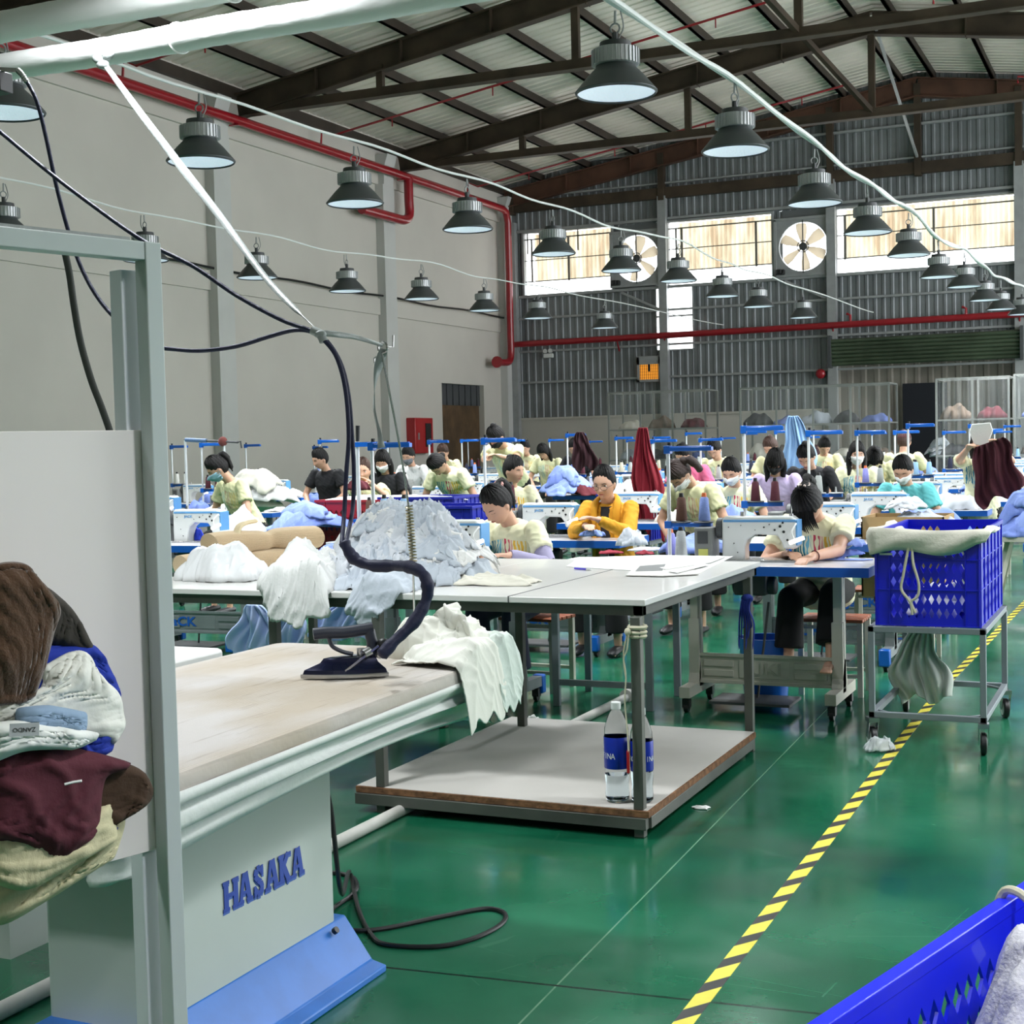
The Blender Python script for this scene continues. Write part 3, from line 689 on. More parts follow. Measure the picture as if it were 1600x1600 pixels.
for k, ((px, py), who, kw) in M_.items():
    q = hx(px, py); station(k, q.x, q.y - .35, who, **kw)
# rows further back: (column name, X of head, first row Y, number)
OCC = [(v[0] + .21, v[1]) for v in STN.values()]
ORDN = ['first', 'second', 'third', 'fourth', 'fifth', 'sixth', 'seventh', 'eighth', 'ninth', 'tenth', 'eleventh', 'twelfth']
for cn, x0, ys, txt in (('A', -1.72, [14.9, 18.4, 20.2, 22.0, 23.8, 25.6], 'in the rightmost line, %s of its rear tables'),
                        ('B', -3.95, [16.9, 18.7, 20.5, 22.3, 24.1, 25.9], 'in the mustard cardigan line, %s behind the lavender shirt'),
                        ('C', -6.45, [17.2, 19.0, 20.8, 22.6, 24.4, 26.2], 'in the profile-turned woman\'s line, %s behind her'),
                        ('D', -9.0, [11.3, 15.1, 19.2, 21.0, 22.8, 24.6, 26.4], 'in second line from the left wall, %s from front'),
                        ('E', -11.6, [15.4, 17.3, 19.2, 21.1, 23.0, 24.9, 26.8], 'in the line along the left wall, %s from front')):
    n = 0
    for y in ys:
        if any(abs(x0 - ox) < 1.1 and abs(y - oy) < .95 for ox, oy in OCC): continue
        station(cn + str(n), x0 + rnd.uniform(-.05, .05), y, txt % ORDN[n], style=rnd.choice(['grey', 'cream']), sh=rnd.uniform(1.0, 1.16), sdx=rnd.uniform(-.05, .1)); n += 1
# ------------------------------------------------------------ foreground furniture
M_OLD = mat('old_grey_steel', C(92, 94, 88), .5, .4, var=.3, vscale=3)
M_WTOP = mat('worktop_white', C(222, 221, 217), .28, coat=.15, var=.03)
M_CHIP = mat('chipboard', C(120, 84, 56), .9, var=.4, vscale=30, bump=.6)
M_SHELFB = mat('worn_white_board', C(196, 192, 186), .6, var=.12, vscale=1.6)
XR_, YF_, YB_ = -1.79, 5.13, 6.85
def worktable(x0, x1, name_label, shelf, seam=None, legs=()):
    t = thing('worktable', name_label, 'table', (0, 0, 0))
    b = MB().box(x0, x1, YF_, YB_, .875, .90)
    b.build('table_top', M_WTOP, t, .003)
    f = MB()
    for y in (YF_ + .02, YB_ - .06): f.box(x0 + .02, x1 - .015, y, y + .04, .835, .875)
    for x in (x0 + .02, x1 - .055): f.box(x, x + .04, YF_ + .02, YB_ - .02, .835, .875)
    f.build('apron', M_OLD, t, .002)
    for lx, ly in legs: MB().box(lx - .02, lx + .02, ly - .02, ly + .02, 0, .84).build('leg', M_OLD, t, .003)
    if shelf:
        s_ = MB().box(shelf[0], shelf[1], 5.07, 6.62, .095, .108).build('shelf', M_SHELFB, t)
        MB().box(shelf[0], shelf[1], 5.06, 5.07, .082, .106).box(shelf[1], shelf[1] + .01, 5.06, 6.62, .082, .106).box(shelf[0], shelf[1], 5.07, 6.62, .082, .0945).build('chipboard_edge', M_CHIP, s_, smooth=False)
        MB().box(shelf[0], shelf[1], 5.05, 5.09, .035, .08).box(shelf[0], shelf[1], 6.6, 6.64, .035, .08).box(shelf[1] - .03, shelf[1] + .01, 5.09, 6.6, .035, .08).box(shelf[0], shelf[0] + .04, 5.09, 6.6, .035, .08).build('shelf_frame', M_OLD, t, .002)
    if seam: MB().box(seam, seam + .004, YF_ - .002, YB_, .874, .9015).build('seam', M_DKGREY, t)
    return t
worktable(-2.96, XR_, 'white-topped worktable on old steel legs with the low board shelf', (-3.04, -1.775), -2.36, ((-1.81, 5.07 + .02), (-1.81, 6.68), (-2.93, 5.07 + .02), (-2.89, 6.42)))
worktable(-4.36, -2.965, 'white-topped worktable on the left under the beige rolls', None, None, ((-3.5, 5.19), (-4.3, 5.19), (-3.5, 6.75), (-4.3, 6.75)))
# rags and ties knotted on the legs
M_TIE = mat('cream_fabric_tie', C(206, 200, 176), .8, bump=.3)
b = MB().ring((-1.81, 5.1, .78), .03, .008, 16, 6).ring((-1.81, 5.1, .80), .031, .009, 16, 6).ring((-1.81, 5.1, .765), .03, .007, 16, 6).sphere((-1.835, 5.06, .785), (.014, .012, .016), 10, 6)
b.tube(spline([(-1.835, 5.06, .785), (-1.85, 5.05, .7), (-1.842, 5.05, .62), (-1.85, 5.055, .52), (-1.84, 5.05, .4), (-1.838, 5.05, .33)], 5), .006, 6, flat=.4)
b.tube(spline([(-1.83, 5.055, .775), (-1.835, 5.05, .72), (-1.85, 5.05, .68), (-1.842, 5.05, .61)], 4), .006, 6, flat=.4)
tag(b.build('fabric_tie', M_TIE), 'cream cloth tie knotted around the front corner leg of the worktable', 'tie')
tag(MB().box(-1.845, -1.835, 5.045, 5.055, .25, .335).tube([(-1.84, 5.05, .34), (-1.84, 5.05, .25)], .004, 6).build('thread_snips', mat('red_plastic', C(170, 26, 30), .4), None, .002), 'small red thread snips hanging against the front corner table leg', 'scissors')
M_NAVYR = mat('blue_rag', C(22, 42, 130), .8, bump=.3)
b = MB().sphere((-1.805, 6.65, .74), (.03, .022, .022), 12, 8)
for k in range(7):
    a = -1.825 + k * .007; b.tube(spline([(a, 6.64, .74), (a - .008, 6.63, .69), (a + .005 * (k - 3), 6.63, .62), (a + .004 * (k - 3) - .006, 6.63, .5 + .05 * (k % 3))], 4), [.009] * 12 + [.003], 6, flat=.4)
tag(b.build('blue_rag', M_NAVYR), 'dark blue rag strips tied to the rear right leg of the worktable', 'rag')
# papers and marker
def sheet(name, pts, z, m, label, cat, group=None, th=.002):
    b = MB(); n = len(pts); b.prism([(p[0], p[1]) for p in pts], z, z + th, 'z'); return tag(b.build(name, m, smooth=False), label, cat, group)
M_PAPER = mat('paper_white', C(236, 236, 234), .6)
P4 = lambda *pp: [at(x, y, z=.9) for x, y in pp]
sheet('paper_pattern', P4((905, 872), (1030, 868), (1145, 870), (1090, 898), (1000, 893), (885, 886)), .901, M_PAPER, 'large white sheet of pattern paper flat on the worktable', 'paper')
sheet('pattern_card', P4((978, 901), (1000, 880), (1072, 883), (1092, 899), (1035, 902)), .904, mat('card', C(226, 224, 220), .6), 'small white pattern card lying near the worktable corner', 'card', th=.003)
b = MB(); c_ = P4((993, 895), (1000, 887), (1040, 884), (1035, 894)); b.prism([(p.x, p.y) for p in c_], .9075, .9085, 'z'); tag(b.build('template', mat('grey_card', C(120, 122, 122), .5), smooth=False), 'small grey cut-out template resting on the white card', 'template')
for i, pp in enumerate((((1040, 893), (1110, 882), (1135, 872), (1120, 871), (1100, 880), (1030, 890)), ((1058, 899), (1108, 886), (1100, 884), (1045, 897)))):
    sheet('paper_strip', P4(*pp), .908 + i * .002, M_PAPER, ['long curled paper strip on the right part of the worktable', 'short paper strip beside the white pattern card'][i], 'paper', 'paper strips on the worktable')
a_, b_ = at(898, 888, z=.906), at(923, 890, z=.906)
t = thing('marker_pen', 'thin blue marker lying on the white worktable', 'pen', a_); d_ = b_ - a_; MB().cyl((0, 0, 0), d_ * .75, .005, n=10).build('barrel', mat('pen_blue', C(90, 80, 220), .4), t); MB().cyl(d_ * .75, d_, .0055, n=10).build('cap', M_WHITEP, t)

# bottles on the low shelf
M_PET = mat('clear_plastic', C(244, 248, 250), .05, trans=1.0, spec=.5)
M_PET.node_tree.nodes['Principled BSDF'].inputs['IOR'].default_value = 1.15
M_WATER = mat('water', C(235, 244, 248), .02, trans=1.0); M_WATER.node_tree.nodes['Principled BSDF'].inputs['IOR'].default_value = 1.2
M_LABEL = mat('bottle_label_blue', C(16, 42, 160), .35, var=.2, vscale=12)
def bottle(loc, label, rz, s, lvl):
    t = thing('water_bottle', label, 'bottle', loc, rz)
    MB().lathe([(.03, 0), (.042, .01), (.044, .03), (.041, .06), (.044, .09), (.044, .13), (.045, .21), (.044, .25), (.043, .27), (.030, .315), (.016, .335), (.014, .352)], 28, caps=False).build('shell', M_PET, t)
    MB().lathe([(.028, .003), (.04, .012), (.041, .03), (.039, .06), (.041, lvl), (.0, lvl)], 24).build('water', M_WATER, t)
    MB().lathe([(.0455, .125), (.0462, .127), (.0462, .238), (.0455, .24)], 28, caps=False).build('label', M_LABEL, t)
    MB().cyl((0, 0, .338), (0, 0, .365), .018, n=20).build('cap', M_WHITEP, t, .002)
    # curved lettering on the label
    w_ = 'AQUAFINA'
    for i, ch in enumerate(w_):
        an = (i - 3.5) * .33; Mx = Matrix.Rotation(an, 4, 'Z') @ Matrix.Translation((0, -.0468, .172)) @ Matrix.Rotation(PI / 2, 4, 'X')
        text_obj('lettering', ch, .03, M_WHITEP, t, Mx, .0002, .0, .8)
    MB().prism([(-.012, .2), (0, .213), (.004, .208), (.012, .2)], -.0475, -.0468).build('emblem', M_WHITEP, t)
    t.scale = s; return t
bottle((-1.93, 5.17, .109), 'large clear water bottle half full, left of two on the low shelf', -1.1, (1.08, 1.08, 1.06), .1)
bottle((-1.835, 5.19, .109), 'clear water bottle with blue label standing behind the table leg, right of two', .35, (.98, .98, 1.0), .12)

# white floor pipe, black cable, tape, joint debris
M_WPIPE = mat('floor_pipe_white', C(206, 204, 198), .5, var=.12, vscale=8)
tag(MB().cyl((-2.83, 1.5, .022), (-2.83, 7.9, .022), .024, n=16).cyl((-2.83, 7.75, .03), (-2.83, 7.95, .03), .04, n=16).build('floor_pipe', M_WPIPE), 'white plastic pipe lying along the floor under the tables', 'pipe')
cb_ = [(513, 1258, .42), (516, 1278, .30), (530, 1318, .14), (546, 1362, .04), (560, 1420, .01), (580, 1460, .008), (605, 1476, .008), (680, 1479, .008), (735, 1468, .008), (775, 1450, .008), (790, 1435, .008), (784, 1424, .008), (755, 1420, .008), (690, 1432, .008), (610, 1449, .008), (560, 1454, .008), (522, 1447, .008), (512, 1436, .008), (520, 1420, .008), (548, 1400, .008), (558, 1385, .02), (550, 1370, .008), (520, 1363, .008), (500, 1362, .008)]
pts = []
for x, y, z in cb_: pts.append(at(x, y, z=z))
pts[0] = Vector((-2.22, 3.44, .56)); pts[1] = Vector((-2.185, 3.485, .50)); pts[2] = Vector((-2.2, 3.56, .2)); 
tag(MB().tube(spline(pts, 7), .0075, 8).build('power_cable', M_BLACK), 'black power cable looping over the green floor beside the lettered cabinet', 'cable')
# tape
tm = bpy.data.materials.new('hazard_tape'); tm.use_nodes = True; N = tm.node_tree.nodes; L = tm.node_tree.links; bs = N['Principled BSDF']; bs.inputs['Roughness'].default_value = .4
tc = N.new('ShaderNodeTexCoord'); sx_ = N.new('ShaderNodeSeparateXYZ'); L.new(tc.outputs['Object'], sx_.inputs[0])
def mth(op, a, b=None):
    x = N.new('ShaderNodeMath'); x.operation = op
    for i, v in enumerate((a, b)):
        if v is None: continue
        if isinstance(v, (int, float)): x.inputs[i].default_value = v
        else: L.new(v, x.inputs[i])
    return x.outputs[0]
e_ = mth('GREATER_THAN', mth('FRACT', mth('DIVIDE', mth('ADD', mth('SUBTRACT', sx_.outputs['Y'], mth('MULTIPLY', sx_.outputs['X'], 1.5)), 100), .20)), .42)
nz_ = N.new('ShaderNodeTexNoise'); nz_.inputs['Scale'].default_value = 14; nz_.inputs['Detail'].default_value = 5; L.new(tc.outputs['Object'], nz_.inputs['Vector'])
ry = N.new('ShaderNodeValToRGB'); ry.color_ramp.elements[0].color = C(206, 190, 40); ry.color_ramp.elements[1].color = C(236, 226, 84); L.new(nz_.outputs['Fac'], ry.inputs['Fac'])
rb = N.new('ShaderNodeValToRGB'); rb.color_ramp.elements[0].color = C(22, 22, 22); rb.color_ramp.elements[1].color = C(36, 36, 34); L.new(nz_.outputs['Fac'], rb.inputs['Fac'])
mx_ = N.new('ShaderNodeMix'); mx_.data_type = 'RGBA'; L.new(e_, mx_.inputs[0]); L.new(rb.outputs['Color'], mx_.inputs[6]); L.new(ry.outputs['Color'], mx_.inputs[7]); L.new(mx_.outputs[2], bs.inputs['Base Color'])
tp = []
for (x, y) in ((1000, 1680), (1067, 1600), (1200, 1430), (1310, 1288), (1410, 1155), (1480, 1066), (1545, 1000), (1600, 943), (1660, 880), (1740, 790)): tp.append(at(x, y, z=0))
b = MB(); w_ = .026
for p in tp: b.v += [(p.x - w_, p.y, .0015), (p.x + w_, p.y, .0015), (p.x - w_, p.y, .0002), (p.x + w_, p.y, .0002)]
for i in range(len(tp) - 1):
    o = i * 4; b.f += [(o, o + 1, o + 5, o + 4), (o, o + 4, o + 6, o + 2), (o + 1, o + 3, o + 7, o + 5)]
tag(b.build('floor_tape', tm, smooth=False), 'yellow and black striped marking tape running down the green floor', 'tape')

# cart with the blue basket
M_CART = mat('cart_grey', C(134, 142, 148), .4, .3)
CX0, CX1, CY0, CY1, CZ = -1.29, -.75, 6.92, 7.93, .59
t = thing('cart', 'grey steel cart on castors carrying the blue basket', 'cart', (0, 0, 0))
f = MB(); s_ = .028
for z in (CZ - s_ , .15):
    for y in (CY0, CY1 - s_): f.box(CX0, CX1, y, y + s_, z, z + s_)
    for x in (CX0, CX1 - s_): f.box(x, x + s_, CY0, CY1, z, z + s_)
for sx2, sy2, x, y in ((1, 1, CX0, CY0), (-1, 1, CX1, CY0), (1, -1, CX0, CY1), (-1, -1, CX1, CY1)): f.bar((x + sx2 * .02, y + sy2 * .12, .165), (x + sx2 * .12, y + sy2 * .02, .165), .012, .012)
f.build('frame', M_CART, t, .002)
for x in (CX0, CX1 - s_):
    for y in (CY0, CY1 - s_): MB().box(x, x + s_, y, y + s_, .15, CZ).build('leg', M_CART, t, .002)
for x, y, a in ((CX0 + .01, CY0 + .02, .5), (CX1 - .015, CY0 + .02, .12), (CX0 + .02, CY1 - .05, .1), (CX1 - .01, CY1 - .05, .35)):
    w = bpy.data.objects.new('castor', None); link(w, t); w.location = (x, y, 0); w.rotation_euler = (0, 0, a)
    MB().cyl((-.014, 0, .052), (.014, 0, .052), .052, n=24).build('tyre', M_BLACK, w, .006)
    h_ = MB().cyl((-.016, 0, .052), (-.0145, 0, .052), .036, n=20).cyl((.0145, 0, .052), (.016, 0, .052), .036, n=20); h_.build('wheel_hub', M_WHITEP, w)
    MB().bar((-.022, 0, .05), (-.022, -.02, .13), .004, .03, (0, 1, 0)).bar((.022, 0, .05), (.022, -.02, .13), .004, .03, (0, 1, 0)).box(-.025, .025, -.04, .02, .128, .15).build('fork', M_STEELB, w)
M_BSK = mat('basket_blue', C(14, 22, 196), .35, coat=.2)
def basket_wall(mb, p0, p1, z0, z1, holes, th=.006, ribs=True, dx=.034, dz=.052, hole=.62):
    """solid wall from p0 to p1 with diamond openings inside the uv windows in holes [(u0,u1,v0,v1)] (metres)"""
    p0 = Vector(p0); p1 = Vector(p1); L_ = (p1 - p0).length; d = (p1 - p0) / L_; nrm = d.cross(Vector((0, 0, 1)))
    H_ = z1 - z0
    def W(u, v, t_): return p0 + d * u + Vector((0, 0, z0 + v)) + nrm * t_
    us = [0]; 
    wins = sorted(holes)
    # rectangle fill between windows in u; windows spanning v bands
    def rect(u0, u1, v0, v1):
        if u1 - u0 < 1e-4 or v1 - v0 < 1e-4: return
        vs = [W(u, v, t_) for u in (u0, u1) for v in (v0, v1) for t_ in (-th / 2, th / 2)]
        mb.add(vs, [(0, 1, 3, 2), (4, 6, 7, 5), (0, 4, 5, 1), (2, 3, 7, 6), (0, 2, 6, 4), (1, 5, 7, 3)])
    cu = sorted(set([0, L_] + [h for w_ in wins for h in w_[:2]]))
    for i in range(len(cu) - 1):
        a, b_ = cu[i], cu[i + 1]; mid = (a + b_) / 2
        vv = sorted([(w_[2], w_[3]) for w_ in wins if w_[0] <= mid <= w_[1]]); z_ = 0
        for v0, v1 in vv: rect(a, b_, z_, v0); z_ = v1
        rect(a, b_, z_, H_)
    for (u0, u1, v0, v1) in wins:
        nx = max(1, round((u1 - u0) / dx)); nz = max(1, round((v1 - v0) / dz)); cx = (u1 - u0) / nx; cz = (v1 - v0) / nz
        for i in range(nx):
            for j in range(nz):
                c_u = u0 + (i + .5) * cx; c_v = v0 + (j + .5) * cz
                # cell minus diamond: 8 tris-> 4 corner quads
                di = [(0, hole * cz / 2 * 1.25), (hole * cx / 2 * 1.2, 0), (0, -hole * cz / 2 * 1.25), (-hole * cx / 2 * 1.2, 0)]
                co = [(cx / 2, cz / 2), (cx / 2, -cz / 2), (-cx / 2, -cz / 2), (-cx / 2, cz / 2)]
                mids = [(cx / 2, 0), (0, -cz / 2), (-cx / 2, 0), (0, cz / 2)]
                base = len(mb.v); P_ = []
                for q in di + co + mids:
                    for t_ in (-th / 2, th / 2): P_.append(W(c_u + q[0], c_v + q[1], t_))
                fs = []
                def I(k, t_): return 2 * k + t_
                # around: top diamond(0) right(1) bottom(2) left(3); corners 4..7 (TR,BR,BL,TL); mids 8..11 (R,B,L,T)
                for quad in ((0, 11, 4, 8), (1, 8, 5, 9), (2, 9, 6, 10), (3, 10, 7, 11)):
                    pass
                polys = [(11, 4, 8, 1, 0), (8, 5, 9, 2, 1), (9, 6, 10, 3, 2), (10, 7, 11, 0, 3)]
                for pl in polys: fs.append(tuple(I(k, 1) for k in pl)); fs.append(tuple(I(k, 0) for k in reversed(pl)))
                for a, b_ in ((0, 1), (1, 2), (2, 3), (3, 0)): fs.append((I(a, 0), I(b_, 0), I(b_, 1), I(a, 1)))
                mb.add(P_, fs)
def basket(t, x0, x1, y0, y1, z0, z1, flare=.02, m=None, rim=True, dense=True, M=None):
    m = m or M_BSK; H_ = z1 - z0
    corners = [(x0, y0), (x1, y0), (x1, y1), (x0, y1)]
    for i in range(4):
        a, b_ = corners[i], corners[(i + 1) % 4]; L_ = math.hypot(b_[0] - a[0], b_[1] - a[1]); mb = MB()
        if dense:
            k = L_ * .13; hs = [(k, L_ - k, .03, H_ * .36), (k, L_ - k, H_ * .40, H_ * .69), (k, L_ * .36, H_ * .72, H_ * .95), (L_ * .64, L_ - k, H_ * .72, H_ * .95)]
            if L_ > .8: hs = [(k, L_ - k, .03, H_ * .36), (k, L_ - k, H_ * .40, H_ * .69)]
        else: hs = [(L_ * .1, L_ * .42, H_ * .15, H_ * .85), (L_ * .58, L_ * .9, H_ * .15, H_ * .85)]
        basket_wall(mb, (a[0], a[1], 0), (b_[0], b_[1], 0), z0, z1, hs, dx=.034 if dense else .05, dz=.055 if dense else .07)
        o = mb.build('side_wall', m, t, smooth=False)
    r = MB(); e = .014
    for zz in (z1 - .015, z0 + H_ * .7, z0 + H_ * .38, z0):
        w_ = e if zz == z1 - .015 else .008; h_ = .02 if zz == z1 - .015 else .006
        r.box(x0 - w_, x1 + w_, y0 - w_, y0, zz, zz + h_).box(x0 - w_, x1 + w_, y1, y1 + w_, zz, zz + h_).box(x0 - w_, x0, y0, y1, zz, zz + h_).box(x1, x1 + w_, y0, y1, zz, zz + h_)
    n = 6
    for k in range(n + 1):
        yy = y0 + (y1 - y0) * k / n
        for x in (x0 - .01, x1): r.box(x, x + .01, yy - .003, yy + .003, z0, z1)
    for k in (0, 1, 3, 4):
        xx = x0 + (x1 - x0) * (0, .13, .5, .87, 1)[k]; r.box(xx - .003, xx + .003, y0 - .01, y0, z0, z1 * (1 if k else 1))
    r.build('rim', m, t, .001, smooth=False)
    MB().box(x0, x1, y0, y1, z0, z0 + .006).build('bottom', m, t)
t = thing('laundry_basket', 'tall blue lattice basket with a cream liner standing on the grey cart', 'basket', (0, 0, 0))
basket(t, CX0 + .04, CX1 - .03, CY0 + .035, CY1 - .03, CZ + .002, 1.04)
MB().box(CX0 + .06, CX0 + .11, CY0 + .024, CY0 + .026, .955, .985).box(CX0 + .055, CX0 + .115, CY0 + .024, CY0 + .026, .93, .94).build('sticker', M_PAPER, t)
M_LINER = mat('cream_liner', C(222, 218, 204), .85, var=.05, bump=.3, bscale=60)
# liner folded over the rim
n_ = 90; V = []; F = []
per = [(CX0 + .03, CY1 - .25), (CX0 + .03, CY0 + .02), (CX1 - .02, CY0 + .02), (CX1 - .02, CY0 + .42)]
seg = [Vector((a[0], a[1], 0)) for a in per]; Ls = [(seg[i + 1] - seg[i]).length for i in range(3)]; T_ = sum(Ls)
nr = 9
for i in range(n_ + 1):
    s_ = T_ * i / n_; k = 0
    while k < 2 and s_ > Ls[k]: s_ -= Ls[k]; k += 1
    d = (seg[k + 1] - seg[k]).normalized(); p = seg[k] + d * s_; nrm = Vector((d.y, -d.x, 0)); u = i / n_
    drop = .06 + .07 * max(0, math.sin(PI * min(1, u * 1.25))) ** 1 + .02 * math.sin(u * 21)
    if u > .70: drop *= max(.25, 1 - (u - .70) * 2.2)
    for j in range(nr):
        v = j / (nr - 1); wv = .008 * math.sin(u * 40 + j) 
        if v < .25: q = p - nrm * (.035 - v * .2) + Vector((0, 0, 1.0 + v * .20 + .006 * math.sin(u * 17)))
        else: vv = (v - .25) / .75; q = p + nrm * (.018 + .022 * math.sin(PI * vv) + wv) + Vector((0, 0, 1.055 - drop * vv + .006 * math.sin(u * 17)))
        V.append(q)
for i in range(n_):
    for j in range(nr - 1): a = i * nr + j; F.append((a, a + 1, a + nr + 1, a + nr))
npmesh('liner', V, F, M_LINER, t, solid=.003)
MB().tube(spline([(CX0 + .20, CY0 + .005, .99), (CX0 + .185, CY0 - .0, .92), (CX0 + .17, CY0 + .0, .84), (CX0 + .16, CY0, .77), (CX0 + .20, CY0, .71), (CX0 + .21, CY0, .65)], 6), .007, 6).tube(spline([(CX0 + .21, CY0 + .005, .99), (CX0 + .215, CY0, .9), (CX0 + .24, CY0, .8), (CX0 + .235, CY0, .74), (CX0 + .205, CY0, .71), (CX0 + .225, CY0, .66)], 6), .007, 6).build('drawstring', M_TIE, t)
# liner filling inside the basket
g_ = garment('white_cloth', (-1.02, 7.42, .62), .15, .34, 0, .12, mat('white_cotton', C(224, 222, 220), .85, bump=.2), seed=3, amp=.06, label='white cloth lying in the bottom of the blue basket on the cart', cat='cloth')
# plastic wrap snagged on the castor
garment('plastic_wrap', (-1.22, 6.87, .06), .08, .035, .5, .04, mat('thin_plastic', C(225, 230, 232), .3, alpha=.55), seed=9, amp=.07, f=40, n=30, base=lambda x, y: 0 * x + .012, label='scrap of clear plastic wrapped around the cart castor', cat='plastic scrap')

# big blue basket in the bottom right corner
import itertools
A_ = at(1290, 1600, z=.70); B_ = at(1600, 1392, z=.70)
d_ = (B_ - A_).normalized(); ang_ = math.atan2(d_.y, d_.x) - PI / 2
t = thing('laundry_basket', 'bright blue lattice basket with white bag in the bottom right corner', 'basket', (A_.x, A_.y, 0), ang_)
M_BSK2 = mat('basket_bright_blue', C(26, 40, 232), .35, coat=.2)
mb = MB(); basket_wall(mb, (0, -.35, 0), (0, .80, 0), .25, .69, [(.10, .48, .05, .385), (.58, 1.02, .05, .385)], th=.006, dx=.042, dz=.07, hole=.66); mb.build('side_wall', M_BSK2, t, smooth=False)
mb = MB(); basket_wall(mb, (0, .80, 0), (.5, .80, 0), .25, .69, [(.1, .4, .05, .33)], dx=.042, dz=.075); mb.build('side_wall', M_BSK2, t, smooth=False)
mb = MB(); basket_wall(mb, (.5, .80, 0), (.5, -.35, 0), .25, .69, [(.22, .5, .05, .33), (.62, .95, .05, .33)], dx=.042, dz=.075); mb.build('side_wall', M_BSK2, t, smooth=False)
mb = MB(); basket_wall(mb, (.5, -.35, 0), (0, -.35, 0), .25, .69, [(.1, .4, .05, .33)], dx=.042, dz=.075); mb.build('side_wall', M_BSK2, t, smooth=False)
r = MB(); 
for z0, z1, w_ in ((.675, .70, .022),): r.box(-w_, .004, -.37, .82, z0, z1).box(.496, .5 + w_, -.37, .82, z0, z1).box(-w_, .5 + w_, .80, .82, z0, z1).box(-w_, .5 + w_, -.37, -.35, z0, z1)
for y in (-.1, .12, .36, .6): r.box(-.022, 0, y, y + .004, .25, .68)
r.build('rim', M_BSK2, t, .003); MB().box(0, .5, -.35, .8, .25, .26).build('bottom', M_BSK2, t)
for x in (.04, .46):
    for y in (-.3, .75): MB().cyl((x, y, 0.05), (x, y, .25), .02, n=10).cyl((x - .02, y, .05), (x + .02, y, .05), .05, n=20).build('castor', M_BLACK, t)
Wd = Matrix.Translation((A_.x, A_.y, 0)) @ Matrix.Rotation(ang_, 4, 'Z')
M_BAG = mat('white_bag', C(204, 202, 210), .8, bump=.4, bscale=120)
c_ = Wd @ Vector((.19, .42, .3))
o = garment('cloth_bag', c_, .16, .30, ang_, .40, M_BAG, seed=4, amp=.09, f=22, n=80, ang=1.5, stretch=.15, power=.35, label='white drawstring cloth bag stuffed in the corner blue basket', cat='bag')
pts = [Wd @ Vector(p) for p in ((-.03, .66, .66), (-.012, .665, .712), (.03, .655, .708), (.06, .63, .67), (.075, .6, .6), (.085, .56, .55))]
MB().tube(spline([p - c_ for p in pts], 6), .008, 8).tube(spline([(Wd @ Vector(p)) - c_ for p in ((.10, .62, .69), (.085, .59, .62), (.09, .56, .55))], 5), .009, 8).build('drawstring', M_TIE, o)
# ------------------------------------------------------------ ironing table, rack, ducts, hoses
M_HAS = mat('pale_green_enamel', C(190, 198, 192), .45, var=.05, vscale=2)
M_HBLUE = mat('blue_skirting', C(44, 112, 196), .4, var=.1, vscale=10)
def pad_mat():
    m = mat('ironing_cover', C(224, 218, 212), .85, bump=.5, bscale=120)
    nt = m.node_tree; N = nt.nodes; L = nt.links; b = N['Principled BSDF']; tc = N.new('ShaderNodeTexCoord')
    n1 = N.new('ShaderNodeTexNoise'); n1.inputs['Scale'].default_value = 2.2; n1.inputs['Detail'].default_value = 8; mp = N.new('ShaderNodeMapping'); mp.inputs['Scale'].default_value = (1.6, .8, 1); L.new(tc.outputs['Object'], mp.inputs['Vector']); L.new(mp.outputs['Vector'], n1.inputs['Vector'])
    r = N.new('ShaderNodeValToRGB'); e = r.color_ramp.elements; e[0].position = .38; e[0].color = C(182, 170, 154); e[1].position = .62; e[1].color = C(200, 195, 192); L.new(n1.outputs['Fac'], r.inputs['Fac'])
    n2 = N.new('ShaderNodeTexNoise'); n2.inputs['Scale'].default_value = 9; n2.inputs['Detail'].default_value = 8; mp2 = N.new('ShaderNodeMapping'); mp2.inputs['Scale'].default_value = (5, .5, 1); mp2.inputs['Rotation'].default_value = (0, 0, .15); L.new(tc.outputs['Object'], mp2.inputs['Vector']); L.new(mp2.outputs['Vector'], n2.inputs['Vector'])
    r2 = N.new('ShaderNodeValToRGB'); e = r2.color_ramp.elements; e[0].position = .25; e[0].color = C(150, 128, 104); e[1].position = .42; e[1].color = (1, 1, 1, 1); L.new(n2.outputs['Fac'], r2.inputs['Fac'])
    mx = N.new('ShaderNodeMix'); mx.data_type = 'RGBA'; mx.blend_type = 'MULTIPLY'; mx.inputs[0].default_value = .35; L.new(r.outputs['Color'], mx.inputs[6]); L.new(r2.outputs['Color'], mx.inputs[7]); L.new(mx.outputs[2], b.inputs['Base Color'])
    v = N.new('ShaderNodeTexWave'); v.inputs['Scale'].default_value = 38; v.inputs['Distortion'].default_value = 1.5; v.inputs['Detail'].default_value = 2; L.new(tc.outputs['Object'], v.inputs['Vector'])
    bp = N.new('ShaderNodeBump'); bp.inputs['Strength'].default_value = .35; bp.inputs['Distance'].default_value = .004; L.new(v.outputs['Fac'], bp.inputs['Height']); L.new(bp.outputs['Normal'], b.inputs['Normal'])
    return m
M_PAD = pad_mat()
M_COVER = mat('white_cover_cloth', C(228, 231, 227), .85, var=.05, vscale=4, bump=.2)
BX0, BX1, BY0, BY1, BZ = -2.70, -1.85, 2.19, 4.03, .85
it = thing('ironing_table', 'vacuum ironing table with padded cover and lettered pale green cabinet', 'ironing table', (0, 0, 0))
